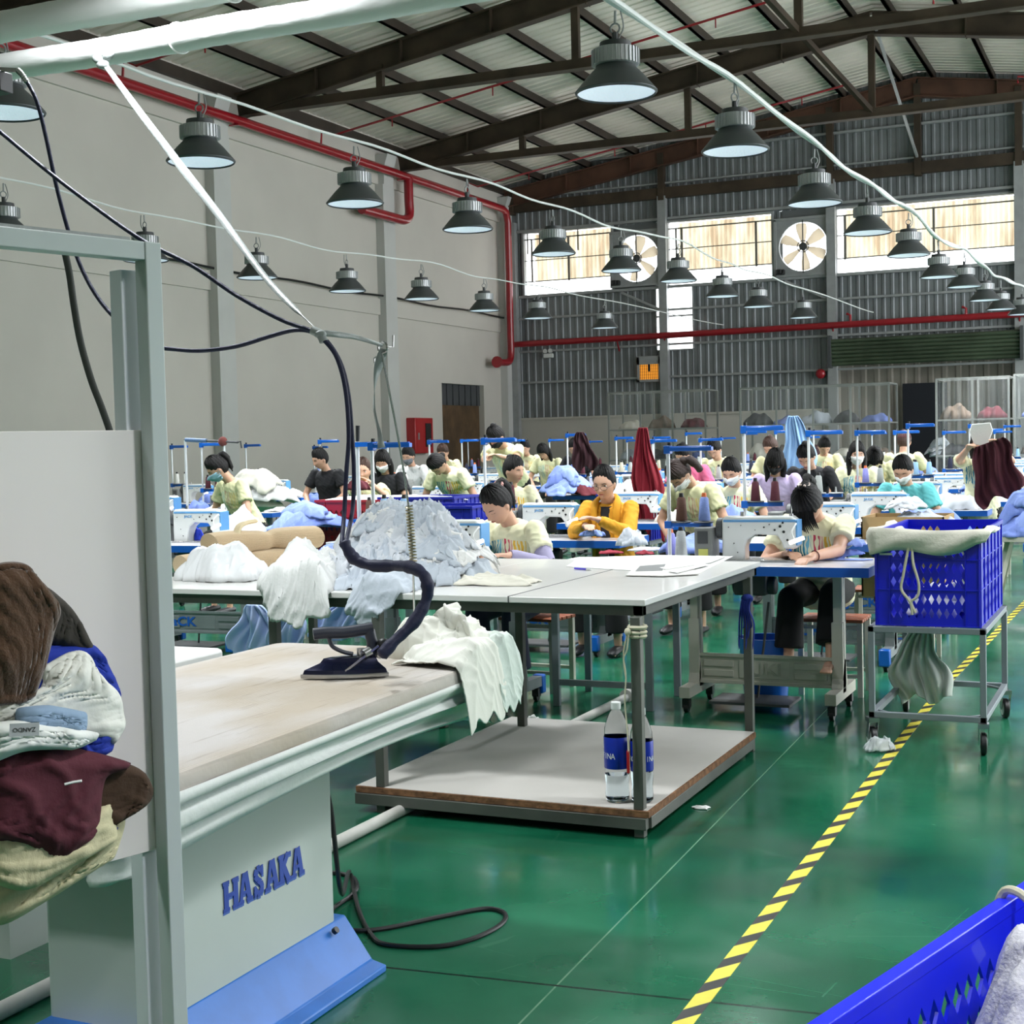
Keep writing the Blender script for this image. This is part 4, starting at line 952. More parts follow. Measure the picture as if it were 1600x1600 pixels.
# board outline with rounded corners; near edge at the right swings out slightly
def outline(o, n=8):
    r_ = .05; pts = []
    for cx, cy, a0 in ((BX1 - r_ + .055, BY0 + r_, -90), (BX1 - r_, BY1 - r_, 0), (BX0 + r_, BY1 - r_, 90), (BX0 + r_, BY0 + r_, 180)):
        for k in range(n + 1): a = R(a0 + 90 * k / n); pts.append((cx + (r_ + o) * math.cos(a), cy + (r_ + o) * math.sin(a)))
    out = []
    for i in range(len(pts)):
        a, b = Vector(pts[i]), Vector(pts[(i + 1) % len(pts)]); m_ = max(1, int((b - a).length / .04))
        for k in range(m_): out.append(a.lerp(b, k / m_))
    return out
oo = outline(0); N_ = len(oo)
b = MB()
rings = [(-.02, .858), (-.004, .856), (0, .848), (.002, .825), (-.004, .812)]
vs = []; 
for off, z in rings:
    for i, p in enumerate(outline(off)[:N_]): vs.append((p.x, p.y, z))
if all(len(outline(o_)) == N_ for o_, z in rings):
    pass
b.add(vs, [(j * N_ + i, j * N_ + (i + 1) % N_, (j + 1) * N_ + (i + 1) % N_, (j + 1) * N_ + i) for j in range(len(rings) - 1) for i in range(N_)] + [tuple(range(N_ - 1, -1, -1))])
b.build('ironing_pad', M_PAD, it, ang=50)
# elastic cover skirt: gathered folds running along the edge
V = []; nz_ = 14; g = np.random.RandomState(4)
cxm, cym = (BX0 + BX1) / 2, (BY0 + BY1) / 2
for i, p in enumerate(oo):
    u = i / N_ * 2 * PI
    for j in range(nz_):
        v = j / (nz_ - 1); fold = .014 * math.sin(v * 16 + 1.6 * math.sin(u * 3) + p.y * 2.2) + .008 * math.sin(v * 31 - p.y * 5 + u * 7)
        d = Vector((p.x - cxm, (p.y - cym) * .45)).normalized(); inn = -.11 * v ** 1.3
        nrm = Vector((1, 0)) if p.x > BX1 - .01 else (Vector((-1, 0)) if p.x < BX0 + .01 else (Vector((0, 1)) if p.y > cym else Vector((0, -1))))
        q = Vector((p.x, p.y)) + nrm * (fold * min(1, v * 4) + inn + .004)
        sag = .155 + .02 * math.sin(p.y * 3.1 + 1) 
        V.append((q.x, q.y, .822 - sag * v))
F = [(i * nz_ + j, ((i + 1) % N_) * nz_ + j, ((i + 1) % N_) * nz_ + j + 1, i * nz_ + j + 1) for i in range(N_) for j in range(nz_ - 1)]
npmesh('cover_skirt', V, F, M_COVER, it, solid=.002)
cab = MB().box(-2.45, -2.165, 2.62, 3.47, .13, .80).build('cabinet', M_HAS, it, .012)
MB().prism([(-2.50, .0), (-2.45, .03), (-2.45, .15), (-2.165, .15), (-2.16, .145), (-2.075, .03), (-2.03, .02), (-2.03, .0)], 2.55, 3.52).build('skirting_foot', M_HBLUE, it, .004)
MB().cyl((-2.14, 3.42, .135), (-2.13, 3.42, .142), .01, n=10).build('bolt', M_BLACK, it)
MB().box(-2.6, -1.95, 2.5, 3.6, .74, .82).build('board_support', M_HAS, it)
mT = Matrix(((0, 0, 1, 0), (1, 0, 0, 0), (0, 1, 0, 0), (0, 0, 0, 1)))
M_HTXT = mat('cabinet_lettering', C(20, 60, 158), .4)
hc = at(414, 1371, x=-2.163)
def slab(word, x, y0, zc, h, pitch, w):
    """slab-serif lettering on a plane facing +X, as one mesh of strokes"""
    mb = MB(); n = len(word)
    cnt = [0]
    def st(p, q, t_): 
        nonlocal x; x += .00005
        a = Vector((x, y0 + p[0], zc + p[1])); b_ = Vector((x, y0 + q[0], zc + q[1])); mb.bar(a, b_, .0012, t_, (0, 0, 1)) if abs(p[1] - q[1]) < 1e-6 else mb.bar(a, b_, .0012, t_, (0, 1, 0))
    T = h * .24; s_ = h * .12
    for i, ch in enumerate(word):
        c = (i - (n - 1) / 2) * pitch; H2 = h / 2; W2 = w / 2
        def serif(u, z): st((u - T * .75, z), (u + T * .75, z), s_)
        if ch == 'H':
            for u in (-W2, W2): st((c + u, -H2), (c + u, H2), T); serif(c + u, H2 - s_ / 2); serif(c + u, -H2 + s_ / 2)
            st((c - W2, 0), (c + W2, 0), s_ * 1.2)
        elif ch == 'A':
            st((c - W2, -H2), (c - .05 * h, H2), T * .7); st((c + W2, -H2), (c + .05 * h, H2), T); st((c - W2 * .5, -h * .16), (c + W2 * .5, -h * .16), s_)
            serif(c - W2, -H2 + s_ / 2); serif(c + W2, -H2 + s_ / 2); st((c - .14 * h, H2 - s_ / 2), (c + .14 * h, H2 - s_ / 2), s_)
        elif ch == 'K':
            st((c - W2 * .8, -H2), (c - W2 * .8, H2), T); serif(c - W2 * .8, H2 - s_ / 2); serif(c - W2 * .8, -H2 + s_ / 2)
            st((c - W2 * .6, 0), (c + W2 * .8, H2), T * .7); st((c - W2 * .3, h * .08), (c + W2 * .9, -H2), T); serif(c + W2 * .8, H2 - s_ / 2); serif(c + W2 * .9, -H2 + s_ / 2)
        elif ch == 'S':
            P_ = [(W2 * .8, H2 * .55), (W2 * .3, H2 * .86), (-W2 * .4, H2 * .82), (-W2 * .75, H2 * .42), (-W2 * .2, H2 * .08), (W2 * .5, -H2 * .16), (W2 * .75, -H2 * .5), (W2 * .3, -H2 * .86), (-W2 * .4, -H2 * .84), (-W2 * .85, -H2 * .5)]
            for a, b_ in zip(P_, P_[1:]): st((c + a[0], a[1]), (c + b_[0], b_[1]), T * .9)
            st((c + W2 * .8, H2 * .3), (c + W2 * .8, H2), s_); st((c - W2 * .85, -H2 * .25), (c - W2 * .85, -H2), s_)
    return mb
slab('HASAKA', -2.1625, hc.y, hc.z, .078, .061, .040).build('lettering', M_HTXT, it, smooth=False)
slab('HASAKA', -2.1650, hc.y + .003, hc.z - .007, .078, .061, .043).build('lettering_shadow', mat('lettering_light', C(60, 96, 176), .4), it, smooth=False)
# second ironing board beyond
t = thing('ironing_table', 'second white ironing board, partly seen left behind the first one', 'ironing table')
e1 = at(350, 1012, z=.85); MB().box(e1.x - .85, e1.x, e1.y - .9, e1.y, .80, .85).build('ironing_pad', M_PAPER, t, .015)
MB().box(e1.x - .84, e1.x - .01, e1.y - .88, e1.y - .02, .70, .80).build('cover_skirt', M_COVER, t, .02); MB().box(e1.x - .6, e1.x - .3, e1.y - .7, e1.y - .1, 0, .72).build('cabinet', M_HAS, t)

# the steam iron, its sleeve and hoses
M_NAVY = mat('navy_sleeve', C(26, 28, 62), .6, bump=.5, bscale=35); M_IRON = mat('iron_navy', C(24, 26, 62), .2, .4, coat=.5); M_IRH = mat('iron_handle', C(44, 48, 62), .45)
a0 = at(470, 1060, z=.862); a1 = at(600, 1052, z=.862); dv = (a1 - a0); Li = dv.length * 1.02; az = math.atan2(dv.y, dv.x)
ir = thing('steam_iron', 'navy steam iron with black handle standing flat on the ironing cover', 'iron', a0, az)
def sole(o, z):
    out = []
    for k in range(13):
        t_ = k / 12; out.append((Li * t_ * (1 - .0) + (-o if k == 0 else 0), -(.058 + o) * math.sin(PI / 2 * min(1, t_ * 1.3)) ** .8 if k else 0))
    pts = out + [(Li + o, -.05)] + [(Li + o, .05)] + [(x, -y) for x, y in reversed(out[1:])]
    return [(x, y, z) for x, y in pts]
def stack(mb, layers):
    n = len(layers[0]); vs = [p for l in layers for p in l]
    mb.add(vs, [tuple(range(n - 1, -1, -1)), tuple((len(layers) - 1) * n + k for k in range(n))] + [(j * n + i, j * n + (i + 1) % n, (j + 1) * n + (i + 1) % n, (j + 1) * n + i) for j in range(len(layers) - 1) for i in range(n)])
b = MB(); stack(b, [sole(0, .0), sole(.001, .006), sole(0, .011)]); b.build('soleplate', M_STEELB, ir)
def scl(l, s, cx=.6, zz=None): return [(cx * Li + (x - cx * Li) * s, y * s, zz) for x, y, z in l]
b = MB(); stack(b, [scl(sole(0, 0), .96, .6, .011), scl(sole(0, 0), .93, .62, .022), scl(sole(0, 0), .66, .68, .040), scl(sole(0, 0), .60, .68, .052), scl(sole(0, 0), .5, .68, .055)]); b.build('body', M_IRON, ir, ang=30)
b = MB(); b.tube(spline([(Li * .16, 0, .122), (Li * .3, 0, .124), (Li * .5, 0, .122), (Li * .7, 0, .126), (Li * .86, 0, .13)], 5), .0155, 12, flat=1.1); b.tube([(Li * .82, 0, .125), (Li * .85, 0, .09), (Li * .84, 0, .05)], .016, 12)
b.tube(spline([(Li * .34, 0, .11), (Li * .38, 0, .085), (Li * .5, 0, .068), (Li * .62, 0, .06)], 5), .006, 8); b.build('handle', M_IRH, ir)
b = MB().bar((Li * .5, -.045, .02), (Li * .9, -.04, .085), .006, .006); b.cyl((Li * .72, 0, .05), (Li * .72, 0, .075), .014, n=12).cyl((Li * .9, -.02, .05), (Li * .98, -.03, .085), .01, n=10).cyl((Li * .72, -.04, .062), (Li * .8, -.03, .07), .014, n=12); b.build('steam_valve', M_STEELB, ir)
b = MB().sphere((Li * .97, -.02, .085), (.02, .018, .018), 12, 8).cyl((Li * .9, .0, .055), (Li * 1.0, -.01, .09), .012, n=12); b.build('steam_fitting', M_BLACK, ir)
Yh = 3.52
def HP(l, y=None, r=None): return [at(q[0], q[1], y=(q[2] if len(q) > 2 else Yh)) for q in l]
slv = HP([(594, 1026, 3.3), (615, 1003, 3.33), (645, 974, 3.37), (665, 940, 3.4), (668, 915, 3.4), (660, 896, 3.4), (640, 886, 3.42), (615, 884, 3.45), (585, 884, 3.45), (558, 876, 3.45), (545, 862, 3.45), (537, 845, 3.45)])
sp = spline(slv, 5); rr = [.0165 + .0018 * math.sin(i * .7) + .0012 * math.sin(i * 1.9 + 1) for i in range(len(sp))]; rr[0] = .008; rr[-1] = .009
hs = MB().tube(sp, rr, 14); 
sleeve = tag(hs.build('hose_sleeve', M_NAVY, ang=70), 'thick navy fabric sleeve curling from the steam iron', 'sleeve')
h1 = HP([(534, 848, 3.45), (538, 800), (541, 740), (545, 680), (540, 610), (527, 560), (508, 533), (490, 518), (440, 500), (370, 462), (300, 415), (225, 377), (150, 325), (75, 268), (0, 206), (-60, 158)])
tag(MB().tube(spline(h1, 6), .0065, 10).build('steam_hose', M_NAVY), 'long navy steam hose rising from the iron to the upper left', 'hose')
h2 = HP([(541, 846, 3.46), (551, 795, 3.54), (553, 735, 3.54), (550, 680, 3.54), (545, 620, 3.54), (534, 572, 3.54), (514, 537, 3.54), (492, 520, 3.54), (460, 516, 3.54), (420, 526, 3.54), (370, 541, 3.54), (315, 548, 3.54), (275, 546, 3.54), (240, 540, 3.54), (200, 515, 3.54), (160, 475, 3.54), (130, 425, 3.54), (108, 365, 3.54), (88, 290, 3.54), (72, 215, 3.54), (58, 160, 3.54), (42, 128, 3.54), (28, 112, 3.54)])
tag(MB().tube(spline(h2, 6), .0065, 10).build('steam_hose', M_NAVY), 'second navy steam hose sagging behind the rack post up to the duct', 'hose')
pts = spline(HP([(28, 110, 3.54), (34, 116, 3.54), (42, 128, 3.54)]), 8); b = MB()
for i, p in enumerate(pts): b.sphere(p, (.0095 if i % 2 else .007), 10, 6)
b.bar(HP([(28, 110, 3.54)])[0], HP([(-10, 108, 3.54)])[0], .012, .012); tag(b.build('hose_fitting', M_STEELB), 'ribbed metal hose fitting under the white duct at the left', 'fitting')
c_ = HP([(4, 126, 3.54)])[0]; tag(MB().box(c_.x - .08, c_.x + .006, c_.y - .02, c_.y + .04, c_.z - .035, c_.z + .03).build('junction_box', M_BLACK, None, .004), 'small black box at the left edge below the duct', 'box')
h3 = HP([(98, 380, 3.0), (108, 425, 3.0), (116, 480, 3.0), (126, 535, 3.0), (143, 595, 3.0), (160, 640, 3.0), (176, 690, 3.0), (188, 760, 3.0), (190, 900, 3.0)])
tag(MB().tube(spline(h3, 6), .0095, 10).build('rubber_hose', mat('dark_rubber', C(58, 62, 58), .6)), 'dark grey rubber hose hanging behind the white rack board', 'hose')
j = HP([(488, 516), (500, 522), (506, 534)]); M_WRAP = mat('plastic_tape', C(150, 156, 154), .4, bump=.3)
tag(MB().tube(spline(j, 4), .013, 10).sphere(j[1], (.02, .016, .012), 10, 6).build('tape_wrap', M_WRAP, ang=60), 'white tape binding the two navy hoses together', 'tape')
# white strap from the duct to the hoses and on to the balancer ring
def strip(name, pts, w, label, twist=0.0, cat='strap', th=.002):
    P_ = spline(pts, 8); V = []; n = len(P_)
    for i, p in enumerate(P_):
        t_ = (P_[min(i + 1, n - 1)] - P_[max(i - 1, 0)]).normalized(); v = (p - Vector((0, 0, CAMH))).normalized(); s_ = t_.cross(v).normalized(); ww = w(i / (n - 1)) if callable(w) else w
        a = twist * i / n; s_ = (s_ * math.cos(a) + v * math.sin(a)); q = v * .004 * math.sin(i * .8)
        V += [p + s_ * ww / 2, p + q, p - s_ * ww / 2]
    F = []
    for i in range(n - 1): F += [(3 * i, 3 * i + 1, 3 * i + 4, 3 * i + 3), (3 * i + 1, 3 * i + 2, 3 * i + 5, 3 * i + 4)]
    o = npmesh(name, V, F, M_WRAP, solid=th); return tag(o, label, cat)
strip('strap', [at(160, 95, y=4.38), at(200, 150, y=4.25), at(275, 250, y=4.1), at(345, 340, y=3.9), at(420, 440, y=3.7), at(496, 516, y=3.53)], lambda u:   .030 - .014 * abs(u - .45) * 2 - (.012 if u > .9 else 0), 'long white plastic strap slanting from the duct to the navy hoses', .5)
strip('strap', [at(498, 520, y=3.53), at(530, 523, y=3.6), at(560, 528, y=3.68), at(598, 540, y=3.75)], lambda u: .018, 'short white plastic strap from the hoses to the metal ring', 1.2)
strip('strap', [at(600, 545, y=3.76), at(592, 570, y=3.76), at(586, 600, y=3.76), at(585, 640, y=3.76), at(592, 672, y=3.76), at(596, 700, y=3.76)], lambda u: .022 + .012 * math.sin(u * 6.5), 'white plastic strap dangling twisted below the metal ring', 3.5)
c_ = at(160, 92, y=4.36); b = MB()
for dx, dz, a in ((-.02, 0, .5), (.03, .01, -.4), (0, -.02, .1)): b.sphere(c_ + Vector((dx, 0, dz)), (.03, .012, .018), 12, 8, Matrix.Rotation(a, 3, 'Y'))
tag(b.build('strap_knot', M_WRAP), 'crumpled white knot of the strap under the wrapped duct', 'knot')
# balancer rod with spring and ring
rod = thing('balancer_rod', 'thin steel spring rod with a ring rising from the ironing table', 'rod', at(648, 985, y=3.98))
rb = rod.location
P_ = [at(648, 985, y=3.98), at(645, 880, y=3.9), at(638, 790, y=3.86), at(625, 700, y=3.82), (at(608, 610, y=3.78)), at(597, 552, y=3.76)]
MB().tube([p - rb for p in spline(P_, 5)], .0035, 8).build('rod', M_STEELB, rod)
s0, s1 = at(639, 790, y=3.86) - rb, at(647, 890, y=3.9) - rb; pts = []
for k in range(261): 
    t_ = k / 260; a = t_ * 2 * PI * 21; pts.append(s0.lerp(s1, t_) + Vector((math.cos(a), math.sin(a), 0)) * .0105)
MB().tube(pts, .0022, 5).build('spring', mat('brassy_spring', C(150, 142, 112), .35, .8), rod)
rc = at(598, 543, y=3.76) - rb
MB().ring(rc, .016, .003, 20, 6, Matrix.Rotation(PI / 2, 4, 'X')).tube([rc + Vector((.012, 0, 0)), rc + Vector((.035, 0, 0)), rc + Vector((.037, 0, .035))], .0028, 6).tube([rc + Vector((-.01, 0, -.02)), rc + Vector((-.03, 0, -.03)), rc + Vector((-.03, 0, -.045))], .0025, 6).build('ring_hook', M_STEELB, rod)
# two insulated ducts under the roof
M_DUCT = mat('wrapped_duct', C(234, 235, 233), .4, bump=.3, bscale=9, bstretch=(1, 3, 3))
for n_, (y, z, r_, lab) in enumerate(((4.42, 3.035, .052, 'white wrapped steam duct crossing the top left corner, lower one'), (4.62, 3.27, .062, 'white wrapped steam duct crossing the top left corner, upper one'))):
    prof = []; x = -6.5; k = 0
    V_ = []; R_ = []
    while x < 1.5:
        V_.append(Vector((x, y + .001 * math.sin(k * 1.7), z + .003 * math.sin(k * .21)))); R_.append(r_ + .0012 * math.sin(k * 2.4) * math.sin(k * .37)); x += .035; k += 1
    b = MB().tube(V_, R_, 28); b.ring((-3.32 + n_ * .1, y, z), r_ + .003, .004, 28, 5, Matrix.Rotation(PI / 2, 4, 'Y') @ Matrix.Rotation(.3, 4, 'X'))
    tag(b.build('steam_duct', M_DUCT, ang=70), lab, 'duct', 'wrapped ducts')
for x in (-4.9, -.2): tag(MB().cyl((x, 4.42, 3.0), (x, 4.42, 9.0), .006, n=6).build('hanger_wire', M_STEELB), 'steel wire holding the lower duct, %s one' % ('left' if x < -3 else 'right'), 'wire')

# rack: post, top bar, white board, shelf
M_RACK = mat('rack_grey', C(184, 193, 190), .4, var=.03); M_BOARD = mat('rack_board', C(238, 232, 227), .6, var=.02, vscale=1.5)
th = R(16.6); dR = Vector((-math.sin(th), -math.cos(th), 0)); nR = Vector((math.cos(th), -math.sin(th), 0))   # dR runs towards the camera side, nR faces the aisle
P0 = Vector((-1.508, 1.905, 0))
rk = thing('garment_rack', 'grey square-tube rack with white board holding the garment pile', 'rack', P0)
def RB(mb, s0, s1, n0, n1, z0, z1):
    vs = [dR * s + nR * n + Vector((0, 0, z)) for s in (s0, s1) for n in (n0, n1) for z in (z0, z1)]
    return mb.add(vs, [(0, 1, 3, 2), (4, 6, 7, 5), (0, 4, 5, 1), (2, 3, 7, 6), (0, 2, 6, 4), (1, 5, 7, 3)])
RB(MB(), -.014, .016, -.015, .017, 0, 1.842).build('post', M_RACK, rk, .002)
RB(MB(), .016, .85, -.015, .015, 1.812, 1.842).build('top_bar', M_RACK, rk, .002)
b = MB(); RB(b, .0, .85, -.026, -.018, .84, 1.538); b.build('back_board', M_BOARD, rk, .001)
b = MB(); RB(b, .0, .035, -.06, -.026, 0, 1.80); b.build('rear_post', mat('rack_lit', C(214, 218, 222), .35), rk, .002)  # paler than the other tubes: its lit look is put into the colour
b = MB(); RB(b, .14, .85, -.02, .03, .865, .872); b.build('shelf', M_BOARD, rk)
b = MB(); RB(b, .82, .85, -.015, .015, 0, 1.84); b.build('post', M_RACK, rk)
b = MB(); RB(b, .03, .4, -.02, -.005, 1.842, 1.85); b.build('plastic_film', M_WRAP, rk)
bo = P0 + dR * .008 + nR * .0 ; q = at(178, 1293, x=-1.5); MB().cyl(Vector((q.x, q.y, q.z)) - P0, Vector((q.x, q.y, q.z)) - P0 + nR * .006, .004, n=10).build('screw', M_STEELB, rk)
# garments piled on the shelf: (centre px, py, depth along the shelf, sizes ...)
def fold_cloth(name, rows, m, label, seed, cat='garment', amp=.006, f=60, nsub=14, ribs=0, group='garments piled on the rack', depth_y=None):
    """cloth whose visible outline follows rows of photo points, each row (px, py, y) left to right; it bulges towards the aisle"""
    G = [[at(a, b_, y=c) for a, b_, c in r_] for r_ in rows]
    G = [spline(r_, nsub) for r_ in G]; cols = len(G[0]); out = []
    for k in range(cols): out.append(spline([r_[k] for r_ in G], nsub))
    nn = len(out[0]); A = np.array([[tuple(p) for p in c] for c in out])     # cols x nn x 3
    uu, vv = np.meshgrid(np.linspace(0, 1, nn), np.linspace(0, 1, cols))
    rd = ridge(vv * .3 * 1.2, uu * .3, seed, f * .45, .3, .6 + seed) ** 1.2
    N3 = np.array([.75, -.62, .15])
    edge = np.minimum(np.minimum(uu, 1 - uu), np.minimum(vv, 1 - vv)); bulge = .035 * np.clip(edge * 5, 0, 1) ** .5
    D = (amp * 4.2 * (rd - .4) * np.clip(edge * 14 + .2, 0, 1) + bulge)
    if ribs: D = D + .0012 * np.sin(vv * ribs * 6.28)
    A = A + D[..., None] * N3
    c0 = A.reshape(-1, 3).mean(0); V = A.reshape(-1, 3) - c0
    F = [(j * nn + i, j * nn + i + 1, (j + 1) * nn + i + 1, (j + 1) * nn + i) for j in range(cols - 1) for i in range(nn - 1)]
    o = npmesh(name, V, F, m, solid=.006, off=1); o.location = Vector(c0); return tag(o, label, cat, group)
M_BRN = mat('brown_knit', C(80, 54, 32), .95, bump=.3, bscale=220, sheen=.3); M_BRN2 = mat('dark_taupe_knit', C(62, 58, 52), .95, bump=.12, bscale=200)
M_RBLUE = mat('royal_blue_cloth', C(22, 50, 158), .85, bump=.06, bscale=150); M_WCL = mat('ivory_cloth', C(232, 232, 222), .88, bump=.05, bscale=150)
M_MAR = mat('maroon_cloth', C(84, 32, 44), .9, bump=.1, bscale=200); M_BEI = mat('beige_cloth', C(206, 198, 160), .9, bump=.15, bscale=150, bstretch=(6, 1, 1)); M_LBLU = mat('light_blue_cloth', C(140, 164, 190), .88, bump=.05); M_BRN3 = mat('umber_cloth', C(66, 46, 30), .92, bump=.12, bscale=220)
def yy(px, extra=0.0):
    """Y of a point a little in front of the rack board at pixel column px"""
    u = 1.62 + (px / 228) * .23; return u - .03 - extra
def gc(rows, extra): return [[(a, b_, yy(max(-20, a), e_ if False else extra + (q[2] if len(q) > 2 else 0))) for q in r_ for a, b_ in [q[:2]]] for r_ in rows]
fold_cloth('garment', gc([[(-30, 1330), (60, 1310), (130, 1290), (186, 1262)], [(-30, 1370), (60, 1350), (130, 1320), (190, 1285)], [(-30, 1410), (40, 1395), (110, 1360), (182, 1315)], [(-30, 1440), (10, 1436), (80, 1395), (175, 1335)]], -.01), M_BEI, 'beige ribbed garment at the bottom of the rack pile', 3, amp=.003, ribs=60)
fold_cloth('garment', gc([[(-30, 1300), (50, 1290), (110, 1280), (170, 1258)], [(-30, 1330), (30, 1350), (90, 1330), (176, 1290)], [(-30, 1360), (30, 1385), (90, 1360), (178, 1308)]], .015), M_BEI, 'cream folded ribbed hem above the bottom beige garment', 8, amp=.003, ribs=60)
fold_cloth('garment', gc([[(90, 1180), (140, 1190), (200, 1200), (222, 1212)], [(80, 1220), (140, 1215), (205, 1218), (233, 1235)], [(80, 1262), (140, 1270), (195, 1262), (226, 1252)], [(60, 1300), (120, 1320), (165, 1290), (200, 1262)]], .0), M_BRN3, 'dark brown garment end poking out beside the maroon one', 12, amp=.005)
fold_cloth('garment', gc([[(-30, 1180), (50, 1172), (120, 1175), (200, 1196)], [(-30, 1225), (50, 1215), (110, 1215), (160, 1215)], [(-30, 1270), (40, 1275), (100, 1285), (150, 1290)], [(-30, 1305), (50, 1320), (95, 1340), (145, 1300)]], .03), M_MAR, 'maroon garment with a tiny white tag in the lower rack pile', 15, amp=.006)
fold_cloth('garment', gc([[(20, 1150), (90, 1140), (150, 1140), (172, 1120)], [(20, 1165), (90, 1160), (140, 1160), (176, 1145)], [(20, 1180), (80, 1172), (130, 1185), (170, 1170)]], .0), M_RBLUE, 'royal blue garment edge squeezed under the ivory collar', 17, amp=.003)
fold_cloth('garment', gc([[(40, 1020), (90, 1012), (140, 1012), (158, 1035)], [(40, 1050), (90, 1035), (140, 1030), (170, 1055)], [(30, 1090), (80, 1065), (150, 1070), (182, 1082)], [(60, 1110), (100, 1110), (150, 1100), (182, 1090)]], -.015), M_RBLUE, 'royal blue garment bulging behind the ivory shirt collar', 19, amp=.004)
fold_cloth('garment', gc([[(70, 1045), (110, 1024), (135, 1026), (146, 1060)], [(60, 1085), (100, 1060), (140, 1075), (180, 1085)], [(-20, 1112), (60, 1095), (120, 1100), (188, 1115)], [(-20, 1130), (60, 1120), (130, 1140), (190, 1135)], [(10, 1140), (80, 1145), (140, 1150), (176, 1158)]], .012), M_WCL, 'ivory garment crumpled in the middle of the rack pile', 21, amp=.008, f=50)
fold_cloth('garment', gc([[(30, 1112), (70, 1108), (100, 1112), (130, 1118)], [(30, 1124), (70, 1122), (100, 1126), (130, 1130)], [(30, 1134), (70, 1134), (100, 1136), (128, 1142)]], .036), M_LBLU, 'strip of light blue cloth between the two ivory layers', 22, amp=.003)
fold_cloth('garment', gc([[(-30, 1140), (20, 1132), (80, 1138), (150, 1150)], [(-30, 1160), (30, 1150), (90, 1155), (130, 1160)], [(-30, 1195), (30, 1170), (80, 1165), (112, 1166)]], .045), mat('white_twill', C(236, 238, 232), .85, bump=.05), 'white garment with a printed neck label in the rack pile', 25, amp=.004)
fold_cloth('garment', gc([[(50, 910), (80, 930), (110, 960), (128, 1000)], [(50, 950), (80, 960), (112, 985), (150, 1030)], [(50, 1000), (80, 1010), (110, 1015), (160, 1040)]], -.02), M_BRN2, 'charcoal garment behind the brown knit on the rack', 27, amp=.004)
fold_cloth('garment', gc([[(-30, 895), (10, 884), (40, 888), (54, 910)], [(-30, 935), (20, 922), (60, 932), (88, 948)], [(-30, 985), (20, 965), (60, 975), (80, 985)], [(-30, 1040), (20, 1020), (50, 1030), (64, 1045)], [(-30, 1100), (10, 1096), (30, 1096), (50, 1085)]], .035), M_BRN, 'dark brown knitted garment slumped over the top of the rack pile', 29, amp=.011, f=38)
c_ = at(38, 1140, y=yy(38, .115)); Mt = Matrix.Translation(c_) @ Matrix.Rotation(th + .25 - PI * 0, 4, 'Z') @ Matrix.Rotation(PI / 2 - .3, 4, 'X') @ Matrix.Rotation(PI, 4, 'Z')
lb = thing('neck_label', 'small grey neck label turned upside down on the white garment', 'label', c_); L0 = Matrix.Translation(-c_)
lo = MB(); vs = [L0 @ Mt @ Vector(p) for p in ((-.02, -.009, -.001), (.02, -.009, -.001), (.02, .009, -.001), (-.02, .009, -.001), (-.02, -.009, 0), (.02, -.009, 0), (.02, .009, 0), (-.02, .009, 0))]
lo.add(vs, [(0, 3, 2, 1), (4, 5, 6, 7), (0, 1, 5, 4), (1, 2, 6, 5), (2, 3, 7, 6), (3, 0, 4, 7)]); lo.build('tag', mat('label_grey', C(190, 194, 198), .6), lb)
text_obj('lettering', 'ZANDO', .0085, M_BLACK, lb, L0 @ Mt @ Matrix.Translation((0, 0, .0006)), .0001)
c_ = at(115, 1222, y=yy(115, .1)); tag(MB().tube([c_ + Vector((-.009, -.009, -.002)), c_, c_ + Vector((.009, .007, .001))], .0045, 8, flat=.4).build('price_tag', M_PAPER), 'tiny white tag on the maroon garment', 'tag')

# heaps of cloth on the tables -------------------------------------------------
M_SHW = mat('shirt_white', C(226, 226, 224), .85, bump=.15, bscale=80); M_SHG = mat('shirt_grey_blue', C(186, 194, 204), .85, bump=.15, bscale=80); M_SHB = mat('shirt_light_blue', C(138, 158, 222), .85, bump=.15, bscale=80)
M_SHG2 = mat('shirt_pale_grey', C(204, 208, 214), .85, bump=.15, bscale=80); M_SHB2 = mat('shirt_mid_blue', C(112, 132, 200), .85, bump=.15, bscale=80); M_IVO = mat('shirt_ivory', C(226, 222, 208), .85, bump=.15)
def heap(cx, cy, z0, rx, ry, h, mats, n, seed, labels, cat='garment', group=None, amp=.035, f=22, size=.75, n_=56, edge=None, p=.8):
    g = random.Random(seed); out = []
    for i in range(n):
        k = i / max(1, n - 1); zz = z0 + h * k * .72
        a = g.uniform(0, 2 * PI); rad = (1 - k) * .45
        x = cx + math.cos(a) * rx * rad; y = cy + math.sin(a) * ry * rad
        base = mound(cx, cy, rx * 1.05, ry * 1.05, h * (.30 + .70 * k), z0, p)
        s_ = size * (1 - .35 * k)
        o = garment('garment', (x, y, zz), rx * s_, ry * s_, g.uniform(-.6, .6), h * .30, mats[i % len(mats)], seed * 31 + i, amp * (1 - .2 * k), f, base=base, n=n_, edge=edge, label=labels[i % len(labels)] if isinstance(labels, list) else labels % ORDN[i], cat=cat, group=group)
        out.append(o)
    return out
WT = .902
heap(-3.12, 5.72, WT, .42, .38, .28, [M_SHG2, M_SHG, M_SHG2, M_SHW, M_SHG, M_SHG2, M_SHW, M_SHG], 8, 5,
     ['pale grey shirt spreading at the foot of the big worktable heap', 'blue-grey shirt at the left foot of the big worktable heap', 'pale grey shirt folded inside the big worktable heap', 'white shirt low in the big worktable heap', 'blue-grey shirt in the middle of the big worktable heap', 'pale grey shirt near the top of the big worktable heap', 'white shirt second from the top of the worktable heap', 'blue-grey shirt crowning the big worktable heap'], group='shirts heaped on the worktable', amp=.105, f=30, n_=110, p=.55)
